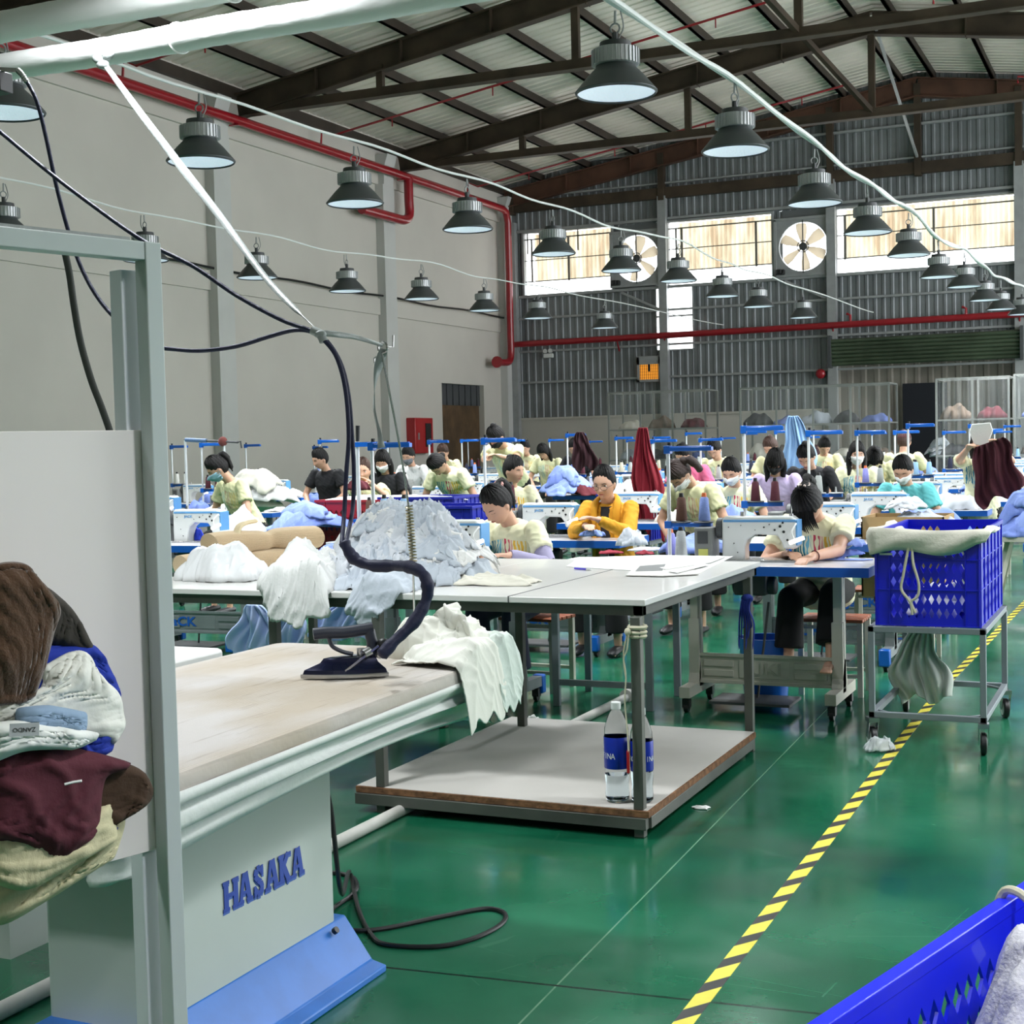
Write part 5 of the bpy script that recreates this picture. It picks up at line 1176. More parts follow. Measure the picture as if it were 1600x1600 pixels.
c_ = at(512, 905, z=.92); garment('garment', (c_.x, 5.3, WT), .17, .33, .35, .17, M_SHW, 41, .06, 34, n=80, ang=1.3, edge=(5.115, .90), stretch=.12, label='white shirt hanging over the front edge of the worktable, left of the heap', cat='garment', group='shirts hanging over the worktable edge')
c_ = at(590, 925, z=.91); garment('garment', (c_.x, 5.2, WT), .10, .20, -.2, .08, M_SHG, 43, .05, 34, n=60, ang=1.4, edge=(5.115, .90), stretch=.15, label='grey-blue shirt drooping over the worktable edge below the heap', cat='garment', group='shirts hanging over the worktable edge')
garment('garment', (-2.86, 5.72, WT), .22, .10, -.35, .10, M_SHG, 45, .05, 20, n=60, ang=.2, label='grey-blue sleeve sliding down the right side of the heap', cat='garment')
garment('garment', (-2.68, 5.6, WT), .24, .12, .1, .03, M_IVO, 47, .03, 18, n=60, label='ivory scrap of cloth flat on the worktable right of the heap', cat='garment')
garment('white_bag', at(352, 905, z=WT), .20, .13, .1, .17, mat('milky_plastic', C(236, 238, 240), .35, coat=.2), 51, .05, 22, n=60, label='milky white plastic bag on the worktable in front of the beige rolls', cat='bag')
# beige corduroy rolls
M_CORD = mat('beige_corduroy', C(224, 200, 166), .9, bump=.5, bscale=25, bstretch=(1, 14, 14))
def roll(a, b_, r_, label, fl=.62):
    n = 30; pts = []; rr = []
    for i in range(n + 1):
        t_ = i / n; pts.append(a.lerp(b_, t_) + Vector((0, .008 * math.sin(t_ * 7), .004 * math.sin(t_ * 11)))); rr.append(r_ * (1 - .22 * math.exp(-((t_ - .55) / .05) ** 2)) * (1 + .04 * math.sin(t_ * 9)))
    mb = MB().tube(pts, rr, 110)
    for i_ in range(len(pts)):
        for k_ in range(0, 110, 2):
            q_ = Vector(mb.v[i_ * 110 + k_]); mb.v[i_ * 110 + k_] = tuple(q_.lerp(pts[i_], .045))
    mb.v = [(x, y, (z - a.z) * fl + a.z) for x, y, z in mb.v]
    return tag(mb.build('fabric_roll', M_CORD, ang=70), label, 'fabric roll', 'beige rolls tied together on the worktable')
q0, q1 = at(283, 885, z=WT + .06), at(455, 872, z=WT + .06)
roll(q0 + Vector((0, 0, 0)), q1 + Vector((.0, .02, 0)), .085, 'beige corduroy roll lying on the worktable, lower of the tied pair')
roll(q0 + Vector((.05, .16, .09)), q1 + Vector((.03, .17, .10)), .09, 'beige corduroy roll on the worktable, upper of the tied pair')
k_ = q0.lerp(q1, .56) + Vector((0, -.07, .05)); b = MB().sphere(k_, (.035, .03, .035), 12, 8)
b.tube(spline([k_ + Vector((-.02, .2, .14)), k_ + Vector((-.03, .08, .12)), k_ + Vector((0, 0, .03))], 6), .022, 8, flat=.5).tube(spline([k_, k_ + Vector((.03, -.05, -.04)), k_ + Vector((.03, -.1, -.08))], 6), [.02] * 8 + [.035] * 5, 8, flat=.5).tube(spline([k_, k_ + Vector((-.04, -.02, -.03)), k_ + Vector((-.06, -.03, -.07))], 6), .012, 8, flat=.5)
tag(b.build('cloth_tie', mat('pale_yellow_cloth', C(226, 208, 170), .85, bump=.3)), 'pale yellow cloth knotted around the beige rolls', 'tie')
# white garments over the end of the ironing table
garment('garment', (-2.0, 3.9, BZ + .006), .15, .11, .1, .13, M_WCL, 61, .07, 26, n=80, label='ivory garment bunched on the far corner of the ironing board', cat='garment', group='ivory garments on the ironing board', power=.45)
# drape over right side: use a sheet bent over x edge
def drape_x(name, c, sx, sy, xe, ze, seed, m, label, h=.06, amp=.035, n=80, drop=1.0):
    g = np.random.RandomState(seed); u, v = np.meshgrid(np.linspace(-1, 1, n), np.linspace(-1, 1, n)); wob = 1 + .12 * np.sin(4 * u + g.rand() * 6) * np.abs(v) + .08 * np.sin(7 * v + g.rand() * 6)
    x = c[0] + u * sx * wob; y = c[1] + v * sy * (1 + .15 * np.sin(3 * u + 1)) ; rd = ridge(u * sx, v * sy, seed, 26, .2, 1.4)
    z = c[2] + h * np.clip(1 - u ** 2 - v ** 2, 0, 1) ** .6 + amp * rd
    d = np.clip(x - xe, 0, 9); o_ = d > 0
    z = np.where(o_, ze + (z - c[2]) * np.exp(-d * 12) - d * drop, z); x = np.where(o_, xe + .012 + .012 * rd + .015 * (1 - np.exp(-d * 20)), x)
    V = np.stack([x.ravel(), y.ravel(), z.ravel()], 1) - np.array(c); F = [(j * n + i, j * n + i + 1, (j + 1) * n + i + 1, (j + 1) * n + i) for j in range(n - 1) for i in range(n - 1)]
    o = npmesh(name, V, F, m, solid=.003); o.location = c; return tag(o, label, 'garment', 'ivory garments on the ironing board')
drape_x('garment', (-1.88, 3.78, BZ + .012), .19, .13, BX1 + .01, BZ, 63, M_WCL, 'ivory garment hanging down the right side of the ironing table')
drape_x('garment', (-1.83, 3.95, BZ + .012), .15, .075, BX1 + .01, BZ, 65, mat('pale_mint_cloth', C(212, 222, 214), .88, bump=.2), 'pale mint cloth hanging at the far corner of the ironing table')

# cloth on the sewing tables
TB = .823
def on(px, py, z=TB): return at(px, py, z=z)
q = on(465, 835); heap(q.x, q.y + .15, TB, .46, .24, .20, [M_SHB, M_SHB2, M_SHB, M_SHB], 4, 71, ['light blue cloth spread at the base of the left blue heap', 'mid-blue cloth in the left blue heap', 'light blue cloth draped over the left blue heap', 'light blue cloth on top of the left blue heap'], group='blue cloth heaped on the front left sewing table', amp=.05, f=18, n_=64)
garment('garment', on(525, 850) + Vector((0, .1, -.1)), .2, .22, .2, .1, M_SHB2, 75, .05, 24, n=50, label='mid-blue cloth slipping off the front left sewing table', cat='garment')
garment('plastic_bag', on(365, 842) + Vector((0, .12, 0)), .2, .14, 0, .2, mat('frosted_plastic', C(232, 234, 236), .25, alpha=.82, coat=.3), 77, .04, 20, n=50, label='frosted plastic bag stuffed with white cloth on the front left sewing table', cat='bag')
garment('garment', on(298, 846) + Vector((0, .08, 0)), .075, .06, 0, .10, mat('royal_bright', C(30, 60, 200), .8), 79, .05, 30, n=40, label='royal blue bundle beside the frosted plastic bag', cat='garment')
# cloth around the juki station
q = on(1100, 866); garment('garment', q + Vector((-.1, .2, 0)), .22, .14, .2, .1, M_SHB, 81, .05, 20, n=50, label='light blue cloth behind the grey control box of the nearest machine', cat='garment')
garment('garment', on(1275, 874), .30, .05, .02, .004, M_SHB, 82, .008, 20, n=40, label='light blue piece being sewn under the bowed woman\'s hands', cat='garment')
q = on(1340, 874); heap(q.x - .01, q.y + .05, TB, .10, .08, .085, [M_SHB2, M_SHB], 2, 83, ['mid-blue folded bundle on the right end of the nearest sewing table', 'light blue folded piece topping the bundle on the nearest table'], group='folded blue bundle on the nearest table', amp=.02, f=50, n_=40, p=.5)
garment('plastic_bag', on(985, 852) + Vector((0, .02, 0)), .09, .07, 0, .10, mat('clear_film', C(222, 226, 236), .15, alpha=.6, coat=.5), 85, .05, 34, n=40, label='crumpled clear plastic bag on the table right of the mustard cardigan', cat='bag')
garment('garment', on(1020, 860), .16, .05, .1, .02, mat('lilac_cloth', C(206, 208, 232), .8), 86, .02, 24, n=40, label='lilac-white scrap lying beside the blue thread cones', cat='garment')
garment('garment', on(955, 865), .07, .035, .3, .02, mat('crimson_cloth', C(150, 30, 52), .8), 87, .02, 34, n=30, label='crimson scrap lying left on the table before the mustard cardigan', cat='garment', group='crimson scraps')
garment('garment', on(1008, 866), .06, .03, -.3, .02, MATS['crimson_cloth'], 88, .02, 34, n=30, label='crimson scrap near the two blue thread cones', cat='garment', group='crimson scraps')
cone('lilac', on(1049, 866), 'lilac thread cone with orange tip standing on the nearest table', .95); cone('grey', on(1067, 868) + Vector((0, -.03, 0)), 'grey thread cone standing on the nearest table', 1.1)
q = at(875, 775, z=TB); heap(q.x, q.y + .2, TB, .42, .26, .30, [mat('wine_cloth', C(92, 18, 30), .85), M_SHB, M_SHB, M_SHB2, M_SHB], 5, 91, ['wine red cloth under the blue heap left of the mustard cardigan', 'light blue shirt panel low in the heap left of the mustard cardigan', 'light blue shirt panel midway in the heap left of the mustard cardigan', 'mid-blue shirt panel in the heap left of the mustard cardigan', 'light blue shirt panel topping the heap left of the mustard cardigan'], group='shirt panels heaped left of the mustard cardigan', amp=.05, f=16, n_=56)
q = at(1165, 795, z=TB); garment('garment', (q.x - .2, q.y - .1, TB), .65, .22, .05, .16, mat('maroon_cloth2', C(96, 36, 46), .85), 93, .05, 8, n=60, label='maroon cloth spread before the ponytailed woman', cat='garment')
q = at(1120, 812, z=TB); garment('garment', (q.x, q.y - .0, TB), .34, .13, .02, .12, M_SHB, 94, .05, 18, n=60, label='light blue cloth spread in front of the maroon cloth', cat='garment')
q = on(1520, 787); heap(q.x, q.y + .12, TB, .27, .18, .16, [M_SHB2, M_SHB, M_SHB], 3, 95, ['mid-blue bundle at the bottom of the right blue heap', 'light blue bundle in the middle of the right blue heap', 'light blue bundle on top of the right blue heap'], group='blue bundles heaped on the right sewing table', amp=.045, f=30, n_=56)
q = at(1470, 715, z=1.0); heap(q.x, q.y, .98, .42, .3, .34, [M_SHG, M_SHG2, M_SHG], 3, 97, ['grey cloth at the base of the rear right heap', 'pale grey cloth in the rear right heap', 'grey cloth peak of the rear right heap'], group='grey cloth heaped behind the turquoise shirt', amp=.06, f=18, n_=48)
q = at(400, 745, y=12.4); heap(q.x, q.y, TB, .62, .4, .38, [M_IVO, M_SHW, M_IVO], 3, 99, ['ivory cloth at the base of the large left rear heap', 'white cloth draped over the large left rear heap', 'ivory cloth on top of the large left rear heap'], group='ivory cloth heaped at the left rear', amp=.07, f=10, n_=56)
q = at(1580, 840, z=.6); heap(q.x + .12, q.y, .62, .30, .22, .30, [M_SHB2, M_SHB, M_SHB2, M_SHB], 4, 101, ['mid-blue cloth at the bottom of the pile by the right edge', 'light blue cloth low in the pile by the right edge', 'mid-blue cloth high in the pile by the right edge', 'light blue cloth on top of the pile by the right edge'], group='blue cloth piled by the right edge', amp=.045, f=26, n_=50)
bt = thing('side_table', 'grey-green steel trestle under the blue pile by the right edge', 'table', (q.x + .12, q.y, 0)); MB().box(-.32, .32, -.24, .24, .58, .618).build('table_top', M_CREAM, bt)
for x in (-.26, .26): MB().bar((x, -.2, 0), (x * .5, 0, .58), .05, .05).build('leg', M_CREAM, bt); MB().bar((x, .2, 0), (x * .5, 0, .58), .05, .05).build('leg', M_CREAM, bt)
# hanging cloths on stands
def hanging(name, top, w, L_, m, seed, label, n=34, cat='garment', pinch=.25):
    g = np.random.RandomState(seed); u, v = np.meshgrid(np.linspace(-1, 1, n), np.linspace(0, 1, n * 2)); ww = w * (pinch + (1 - pinch) * np.clip(v * 1.9, 0, 1) ** .7) * (1 + .12 * np.sin(v * 9 + g.rand() * 6))
    x = u * ww + .03 * np.sin(v * 4 + g.rand() * 6); y = .03 * np.sin(u * 6 + 3 * np.sin(v * 2 + g.rand() * 6)) * np.clip(v * 3, .3, 1) + .02 * np.sin(u * 17 + v * 3); z = -v * L_ * (1 + .08 * np.sin(u * 5 + g.rand() * 6))
    V = np.stack([x.ravel(), y.ravel(), z.ravel()], 1); F = [(j * n + i, j * n + i + 1, (j + 1) * n + i + 1, (j + 1) * n + i) for j in range(n * 2 - 1) for i in range(n - 1)]
    o = npmesh(name, V, F, m, solid=.006); o.location = top; return tag(o, label, cat)
hanging('garment', at(1009, 668, y=12.2), .14, .95, mat('crimson_hang', C(126, 16, 34), .85), 3, 'crimson garment hanging from a thread stand right of the mustard cardigan')
hanging('garment', at(1243, 650, y=15.2), .17, .68, mat('sky_hang', C(150, 186, 226), .85), 5, 'sky blue garment hanging from a thread stand behind the black shirt')
hanging('garment', at(910, 675, y=15.5), .14, .42, mat('dark_maroon_hang', C(52, 18, 28), .85), 7, 'dark maroon cloth hung on a thread stand above the blue heap')
hanging('garment', at(246, 745, y=9.0), .10, .36, MATS['dark_maroon_hang'], 9, 'dark maroon cloth hanging at the left behind the rack post', cat='garment')
hanging('garment', at(395, 945, y=7.2), .16, .28, mat('pale_blue_hang', C(176, 194, 234), .85), 11, 'light blue cloth hanging below the worktable, left one')
hanging('garment', at(450, 950, y=7.2), .14, .34, MATS['pale_blue_hang'], 13, 'mid-blue cloth hanging below the worktable, middle one')
hanging('garment', at(535, 942, y=7.4), .20, .22, MATS['pale_blue_hang'], 15, 'light blue cloth hanging below the worktable, right one')
hanging('garment', at(1440, 985, y=7.6), .14, .36, mat('pale_sack', C(214, 218, 210), .85), 17, 'pale sack hanging inside the grey cart frame', cat='cloth')
# crates, carton, stool things
def crate(loc, sx, sy, h, m, label, rz=0, z0=0):
    t = thing('crate', label, 'crate', loc, rz, 'lattice crates between the rows'); basket(t, -sx / 2, sx / 2, -sy / 2, sy / 2, z0, z0 + h, m=m, dense=False); return t
M_CRR = mat('crate_red', C(150, 18, 28), .4); M_CRB = mat('crate_blue', C(20, 32, 150), .4)
q = at(568, 775, y=10.2); crate((q.x, q.y, .62), .62, .45, .46, M_CRR, 'red lattice crate left of the large blue crate'); 
q2 = at(650, 775, y=10.2); crate((q2.x + .12, q2.y, .62), .66, .45, .48, M_CRB, 'large blue lattice crate behind the white shirt heap')
q3 = at(725, 790, y=9.6); crate((q3.x - .02, q3.y - .1, .62), .5, .5, .44, M_CRB, 'second blue lattice crate beside the woman with the scrunchie')
q4 = at(985, 748, y=12.5); crate((q4.x, q4.y, .6), .5, .4, .42, M_CRB, 'small blue crate seen between the mustard cardigan and crimson garment')
for k, (q_, w_) in enumerate(((q, .62), (q2 + Vector((.12, 0, 0)), .66), (q3 + Vector((-.02, -.1, 0)), .5), (q4, .5))):
    t = thing('crate_trolley', ['steel trolley under the red crate', 'steel trolley under the large blue crate', 'steel trolley under the second blue crate', 'steel trolley under the small blue crate'][k], 'trolley', (q_.x, q_.y, 0)); MB().box(-w_ / 2, w_ / 2, -.22, .22, .56, .6 if k == 3 else .62).build('deck', M_CART, t)
    for x in (-w_ / 2 + .03, w_ / 2 - .03):
        for y in (-.19, .19): MB().box(x - .015, x + .015, y - .015, y + .015, 0, .56).build('leg', M_CART, t)
garment('white_cloth', (q2.x - .25, q2.y, 1.07), .62, .16, 0, .04, M_SHW, 111, .03, 12, n=40, label='white cloth laid over the red and blue crates', cat='cloth')
M_BOX = mat('cardboard', C(168, 138, 92), .85, var=.08)
b0, b1 = at(1345, 808, y=9.55), at(1475, 808, y=9.55)
cb = thing('carton', 'open cardboard box of grey cloth in front of the turquoise shirt', 'box', ((b0.x + b1.x) / 2, 9.8, 0)); hw = (b1.x - b0.x) / 2
for nm, bx in (('front_panel', (-hw, hw, -.25, -.24, .45, b0.z)), ('back_panel', (-hw, hw, .24, .25, .45, b0.z)), ('side_panel', (-hw, -hw + .01, -.25, .25, .45, b0.z)), ('side_panel', (hw - .01, hw, -.25, .25, .45, b0.z)), ('bottom_panel', (-hw, hw, -.25, .25, .44, .45))): MB().box(*bx).build(nm, M_BOX, cb)
t = thing('stool', 'wooden-topped stool carrying the cardboard box', 'stool', ((b0.x + b1.x) / 2, 9.8, 0)); MB().box(-.2, .2, -.18, .18, .4, .438).build('seat', MATS['red_wood'], t)
for x in (-.17, .17):
    for y in (-.15, .15): MB().box(x - .015, x + .015, y - .015, y + .015, 0, .4).build('leg', M_CREAM, t)
heap((b0.x + b1.x) / 2, 9.8, b0.z - .06, hw * .95, .24, .14, [M_SHG, M_SHG2], 2, 113, ['grey cloth filling the cardboard box', 'pale grey cloth on top inside the cardboard box'], group='grey cloth in the cardboard box', amp=.05, f=26, n_=48)
# blue bin and small things under the tables
bn = thing('plastic_bin', 'sky blue round bin under the nearest sewing table', 'bin', (-2.07, 8.0, 0)); MB().lathe([(.12, 0), (.15, .36), (.155, .37), (.145, .37), (.115, .01)], 24).build('shell', M_BLUEB, bn)
b = MB(); 
t = thing('side_table', 'narrow white side table on grey steel legs left of the nearest sewing machine', 'table', (-2.86, 7.74, 0)); MB().box(-.36, .26, -.26, .3, .79, .812).build('table_top', M_LAM, t, .003)
for x in (-.26, .30):
    for y in (-.23, .27): MB().box(x - .02 - .04, x + .02 - .04, y - .015, y + .015, 0, .79).build('leg', M_CART, t, .002)
MB().box(-.3, .26, -.24, -.22, .12, .155).build('stretcher', M_CART, t)
q = at(1285, 945, z=.3); 
garment('lint', at(835, 1135, z=.0), .05, .04, 0, .05, M_PAPER, 121, .03, 40, n=26, label='small tuft of white lint on the floor behind the low shelf', cat='lint')
garment('lint', at(1095, 1263, z=.0), .035, .02, 0, .008, M_PAPER, 123, .006, 60, n=20, label='white lint fleck on the green floor right of the worktable', cat='lint')
# ------------------------------------------------------------ people
M_SKIN = mat('skin', C(206, 160, 134), .5, sss=.08, var=.05, vscale=9); M_SKIN2 = mat('skin_tan', C(200, 158, 134), .6, sss=.08, var=.06, vscale=9)
M_HAIR = mat('black_hair', C(14, 11, 11), .55, spec=.35, bump=.8, bscale=30, bstretch=(9, 9, 1)); M_HAIRB = mat('brown_hair', C(70, 46, 36), .5, bump=.8, bscale=30, bstretch=(9, 9, 1))
M_LIP = mat('lips', C(168, 84, 80), .5); M_BROW = mat('brow', C(40, 30, 28), .7); M_EYEW = mat('eye_white', C(228, 222, 214), .3); M_IRIS = mat('iris', C(24, 16, 14), .2)
M_MASK = mat('mask_white', C(230, 230, 228), .8); M_MASKK = mat('mask_black', C(18, 18, 20), .8); M_MASKB = mat('mask_blue', C(150, 190, 205), .8)
M_TRO = mat('black_trousers', C(14, 14, 16), .9); M_TROB = mat('navy_trousers', C(34, 38, 58), .9)
def tee_mat(name, base, amt=1.0):
    m = bpy.data.materials.new(name); m.use_nodes = True; N = m.node_tree.nodes; L = m.node_tree.links; b = N['Principled BSDF']; b.inputs['Roughness'].default_value = .85
    at_ = N.new('ShaderNodeAttribute'); at_.attribute_name = 'dye'; s_ = N.new('ShaderNodeSeparateXYZ'); L.new(at_.outputs['Vector'], s_.inputs[0])
    def mt(op, a, b_=None):
        x = N.new('ShaderNodeMath'); x.operation = op
        for i, v in enumerate((a, b_)):
            if v is None: continue
            if isinstance(v, (int, float)): x.inputs[i].default_value = v
            else: L.new(v, x.inputs[i])
        return x.outputs[0]
    nz = N.new('ShaderNodeTexNoise'); nz.inputs['Scale'].default_value = 14; mp = N.new('ShaderNodeMapping'); mp.inputs['Scale'].default_value = (1.6, .2, .55); L.new(at_.outputs['Vector'], mp.inputs['Vector']); L.new(mp.outputs['Vector'], nz.inputs['Vector'])
    st = mt('GREATER_THAN', mt('SINE', mt('ADD', mt('MULTIPLY', s_.outputs['X'], 330), mt('MULTIPLY', nz.outputs['Fac'], 22))), -.15)
    lo = mt('GREATER_THAN', s_.outputs['Z'], mt('ADD', .20, mt('MULTIPLY', nz.outputs['Fac'], .22))); hi = mt('LESS_THAN', s_.outputs['Z'], mt('SUBTRACT', .50, mt('MULTIPLY', mt('ABSOLUTE', s_.outputs['X']), .25)))
    fr = mt('LESS_THAN', s_.outputs['Y'], .01); msk = mt('MULTIPLY', mt('MULTIPLY', st, fr), mt('MULTIPLY', mt('MULTIPLY', lo, hi), mt('LESS_THAN', mt('ABSOLUTE', s_.outputs['X']), .135)))
    cr = N.new('ShaderNodeValToRGB'); cr.color_ramp.interpolation = 'CONSTANT'; e = cr.color_ramp.elements; e[0].position = 0; e[0].color = C(38, 120, 146); e[1].position = .30; e[1].color = C(110, 176, 196)
    for p_, c_ in ((.44, C(196, 206, 178)), (.50, C(190, 60, 86)), (.62, C(222, 160, 150)), (.70, C(232, 186, 70)), (.9, C(226, 200, 110))): x = e.new(p_); x.color = c_
    mr = N.new('ShaderNodeMapRange'); mr.inputs[1].default_value = -.14; mr.inputs[2].default_value = .14; L.new(s_.outputs['X'], mr.inputs[0]); L.new(mr.outputs[0], cr.inputs['Fac'])
    mx = N.new('ShaderNodeMix'); mx.data_type = 'RGBA'; L.new(mt('MULTIPLY', msk, amt), mx.inputs[0]); mx.inputs[6].default_value = base; L.new(cr.outputs['Color'], mx.inputs[7]); L.new(mx.outputs[2], b.inputs['Base Color'])
    return m
M_TEE = tee_mat('painted_tee', C(226, 224, 188)); M_TEE2 = tee_mat('painted_tee_soft', C(216, 214, 170), .5)
def solid(n_, c): return mat(n_, c, .85, bump=.15, bscale=60)

def headpt(D):
    x, y, z = D[:, 0], D[:, 1], D[:, 2]; px = .074 * x; py = np.where(y < 0, .090, .100) * y; pz = .114 * z
    t = np.clip(-z, 0, 1); px = px * (1 - .30 * t ** 1.7); py = np.where(y > 0, py * (1 - .38 * t ** 1.2), py * (1 - .10 * t ** 2)); px = px * (1 - .06 * np.clip(-y, 0, 1) ** 2)
    f = (y < 0).astype(float)
    g = lambda cx, cz, sx, sz: np.exp(-((px - cx) / sx) ** 2 - ((pz - cz) / sz) ** 2) * f
    dy = -.004 * g(0, .028, .05, .014) + .009 * (g(.031, .002, .017, .013) + g(-.031, .002, .017, .013)) - .021 * g(0, -.029, .010, .013) - .012 * g(0, -.010, .008, .02) - .008 * (g(.011, -.034, .008, .008) + g(-.011, -.034, .008, .008)) - .008 * g(0, -.057, .020, .009) + .004 * g(0, -.072, .02, .006) - .009 * g(0, -.092, .024, .014) - .005 * (g(.042, -.024, .02, .02) + g(-.042, -.024, .02, .02))
    return np.stack([px, py + dy, pz], 1)
def dirs(nu, nv):
    th = np.linspace(0.001, PI - .001, nv + 1); ph = np.linspace(0, 2 * PI, nu, endpoint=False); T, P_ = np.meshgrid(th, ph, indexing='ij')
    D = np.stack([np.sin(T) * np.sin(P_), -np.sin(T) * np.cos(P_), np.cos(T)], -1).reshape(-1, 3)
    F = [(j * nu + i, (j + 1) * nu + i, (j + 1) * nu + (i + 1) % nu, j * nu + (i + 1) % nu) for j in range(nv) for i in range(nu)]
    return D, F
DH, FH = dirs(64, 48); HV = headpt(DH)
def surf(x, z):
    """front surface y of the head at (x, z)"""
    best = None; m = DH[:, 1] < 0; d = (HV[:, 0] - x) ** 2 + (HV[:, 2] - z) ** 2; d = np.where(m, d, 9); i = np.argmin(d); return float(HV[i, 1])
SF = {}
def sf(x, z):
    k = (round(x, 3), round(z, 3))
    if k not in SF: SF[k] = surf(x, z)
    return SF[k]
def hairmask(D, front, style):
    az = np.abs(np.degrees(np.arctan2(D[:, 0], -D[:, 1]))); z = D[:, 2]
    zb = np.interp(az, [0, 35, 55, 75, 95, 120, 180], [front, front - .06, front - .26, 0.04 if style != 'long' else -.5, -.22 if style != 'long' else -.8, -.70 if style != 'long' else -.9, -.72 if style != 'long' else -.95])
    zb = zb + .035 * np.sin(az * .31) + .02 * np.sin(az * .83 + 1)
    return 1 / (1 + np.exp(-(z - zb) * 17)), np.clip((z - zb) * 2.4, .12, 1)
def person(key, px, py, Y, label, outfit=None, yaw=0.0, pitch=.45, roll=0.0, lean=.3, turn=0.0, hands=None, mask=None, style='ponytail', hair=None, skin=None, front=.44, sleeves='short', legs=True, vox=.009, standing=False, glasses=False, extra=None, trousers=None, hc=None, eyes='down', scale=1.0, inner=None, knees=None, side=0.0, bangs=False):
    skin = skin or M_SKIN; hair = hair or M_HAIR; outfit = outfit or M_TEE; H0 = hc if hc is not None else at(px, py, y=Y)
    B = Matrix.Rotation(turn, 3, 'Z'); Mh = Matrix.Rotation(turn * .0 + yaw, 3, 'Z') @ Matrix.Rotation(pitch, 3, 'X') @ Matrix.Rotation(roll, 3, 'Y')
    hd = lambda p: H0 + Mh @ (Vector(p) * scale)
    nt = hd((0, .030, -.085)); nb = nt + B @ Vector((0, .032 + .02 * pitch, -.052))
    td = B @ Vector((math.sin(side) , math.sin(lean), -math.cos(lean))).normalized(); hip = nb + td * .50
    bx = B @ Vector((1, 0, 0)); bx = (bx - td * bx.dot(td)).normalized(); bf = -bx.cross(-td)   # towards the back
    root = thing('person', label, 'person', (hip.x, hip.y, 0)); O = Vector((hip.x, hip.y, 0)); rel = lambda p: Vector(p) - O
    sh = [nb + td * .05 + bx * s_ * .165 + bf * .0 for s_ in (-1, 1)]
    def loft(mb, rings_, n=20):
        vs = [];
        for (t_, rx, ry, off) in rings_:
            c = nb + td * t_ + bf * off
            for k in range(n): a = 2 * PI * k / n; vs.append(rel(c + bx * math.cos(a) * rx + bf * math.sin(a) * ry))
        m_ = len(rings_); mb.add(vs, [(j * n + i, j * n + (i + 1) % n, (j + 1) * n + (i + 1) % n, (j + 1) * n + i) for j in range(m_ - 1) for i in range(n)] + [tuple(range(n - 1, -1, -1)), tuple((m_ - 1) * n + k for k in range(n))])
    def limb(mb, a, b, r0, r1, n=14):
        mb.sphere(rel(a), r0, 14, 8); mb.sphere(rel(b), r1, 14, 8); mb.cyl(rel(a), rel(b), r0, r1, n)
    # arms
    hands = hands or [None, None]; W = []; E = []
    for i, s_ in enumerate((-1, 1)):
        w = hands[i]
        if w is None: w = nb + td * .36 + bx * s_ * .13 - bf * .30
        elif not isinstance(w, Vector): w = at(*w[:2], z=w[2]) if len(w) == 3 else at(w[0], w[1], y=w[3])
        d = w - sh[i]; L1, L2 = .27, .25
        if d.length > L1 + L2 - .01: w = sh[i] + d.normalized() * (L1 + L2 - .01); d = w - sh[i]
        dn = d.normalized(); c_ = (L1 * L1 - L2 * L2 + d.length_squared) / (2 * d.length); hgt = math.sqrt(max(1e-6, L1 * L1 - c_ * c_))
        pole = bx * s_ * .8 + Vector((0, .15, -.75)); 
        if standing == 'raised': pole = bx * s_ * 1.0 + Vector((0, 0, -.8))
        pole = (pole - dn * pole.dot(dn)).normalized(); E.append(sh[i] + dn * c_ + pole * hgt); W.append(w)
    body = MB()
    loft(body, [(.0, .05, .045, 0), (.03, .10, .07, 0), (.07, .145, .085, 0), (.16, .135, .095, -.01), (.28, .115, .085, -.005), (.38, .125, .09, 0), (.50, .145, .10, 0)])
    body.cyl(rel(nb + td * .03), rel(nt + (H0 - nt) * .3), .053, .048, 16)
    hvv = [rel(hd(p)) for p in HV]; body.add(hvv, FH)
    for s_ in (-1, 1): body.sphere(rel(hd((s_ * .074, .012, -.008))), (.009 * scale, .017 * scale, .029 * scale), 12, 8, Mh @ Matrix.Rotation(s_ * .25, 3, 'Z'))
    hand_i = []
    for i, s_ in enumerate((-1, 1)):
        limb(body, sh[i], E[i], .048, .036); limb(body, E[i], W[i], .036, .024)
        f_ = (W[i] - E[i]).normalized(); dn = Vector((0, 0, -1)); f2 = (f_ + Vector((0, -.25, 0)) + dn * (.15 if not standing else 0)).normalized(); side_ = f2.cross(Vector((0, 0, 1)))
        side_ = side_.normalized() if side_.length > .1 else bx.copy(); up_ = side_.cross(f2)
        if side_.dot(bx) < 0: side_ = -side_
        pc = W[i] + f2 * .045
        for q in (-.024, -.008, .008, .024): body.tube([rel(W[i] + side_ * q * .6), rel(pc + side_ * q * 1.0), rel(W[i] + f2 * .088 + side_ * q)], [.014, .0135, .0105], 8)
        for q, L_ in ((-.026, .055), (-.009, .07), (.009, .074), (.026, .062)):
            q = q * -s_; a_ = W[i] + f2 * .085 + side_ * q; d1 = (f2 - up_ * .35 + side_ * q * 3).normalized(); d2 = (f2 - up_ * .95).normalized()
            m1 = a_ + d1 * L_ * .5; m2 = m1 + d2 * L_ * .5; body.tube([rel(a_), rel(m1), rel(m2)], [.0098, .009, .0072], 8)
        a_ = W[i] + f2 * .03 - side_ * s_ * .022; m1 = a_ - side_ * s_ * .022 + f2 * .026; m2 = m1 + f2 * .03 - up_ * .008; body.tube([rel(a_), rel(m1), rel(m2)], [.0135, .0105, .0085], 8)
    kn = []; ft = []
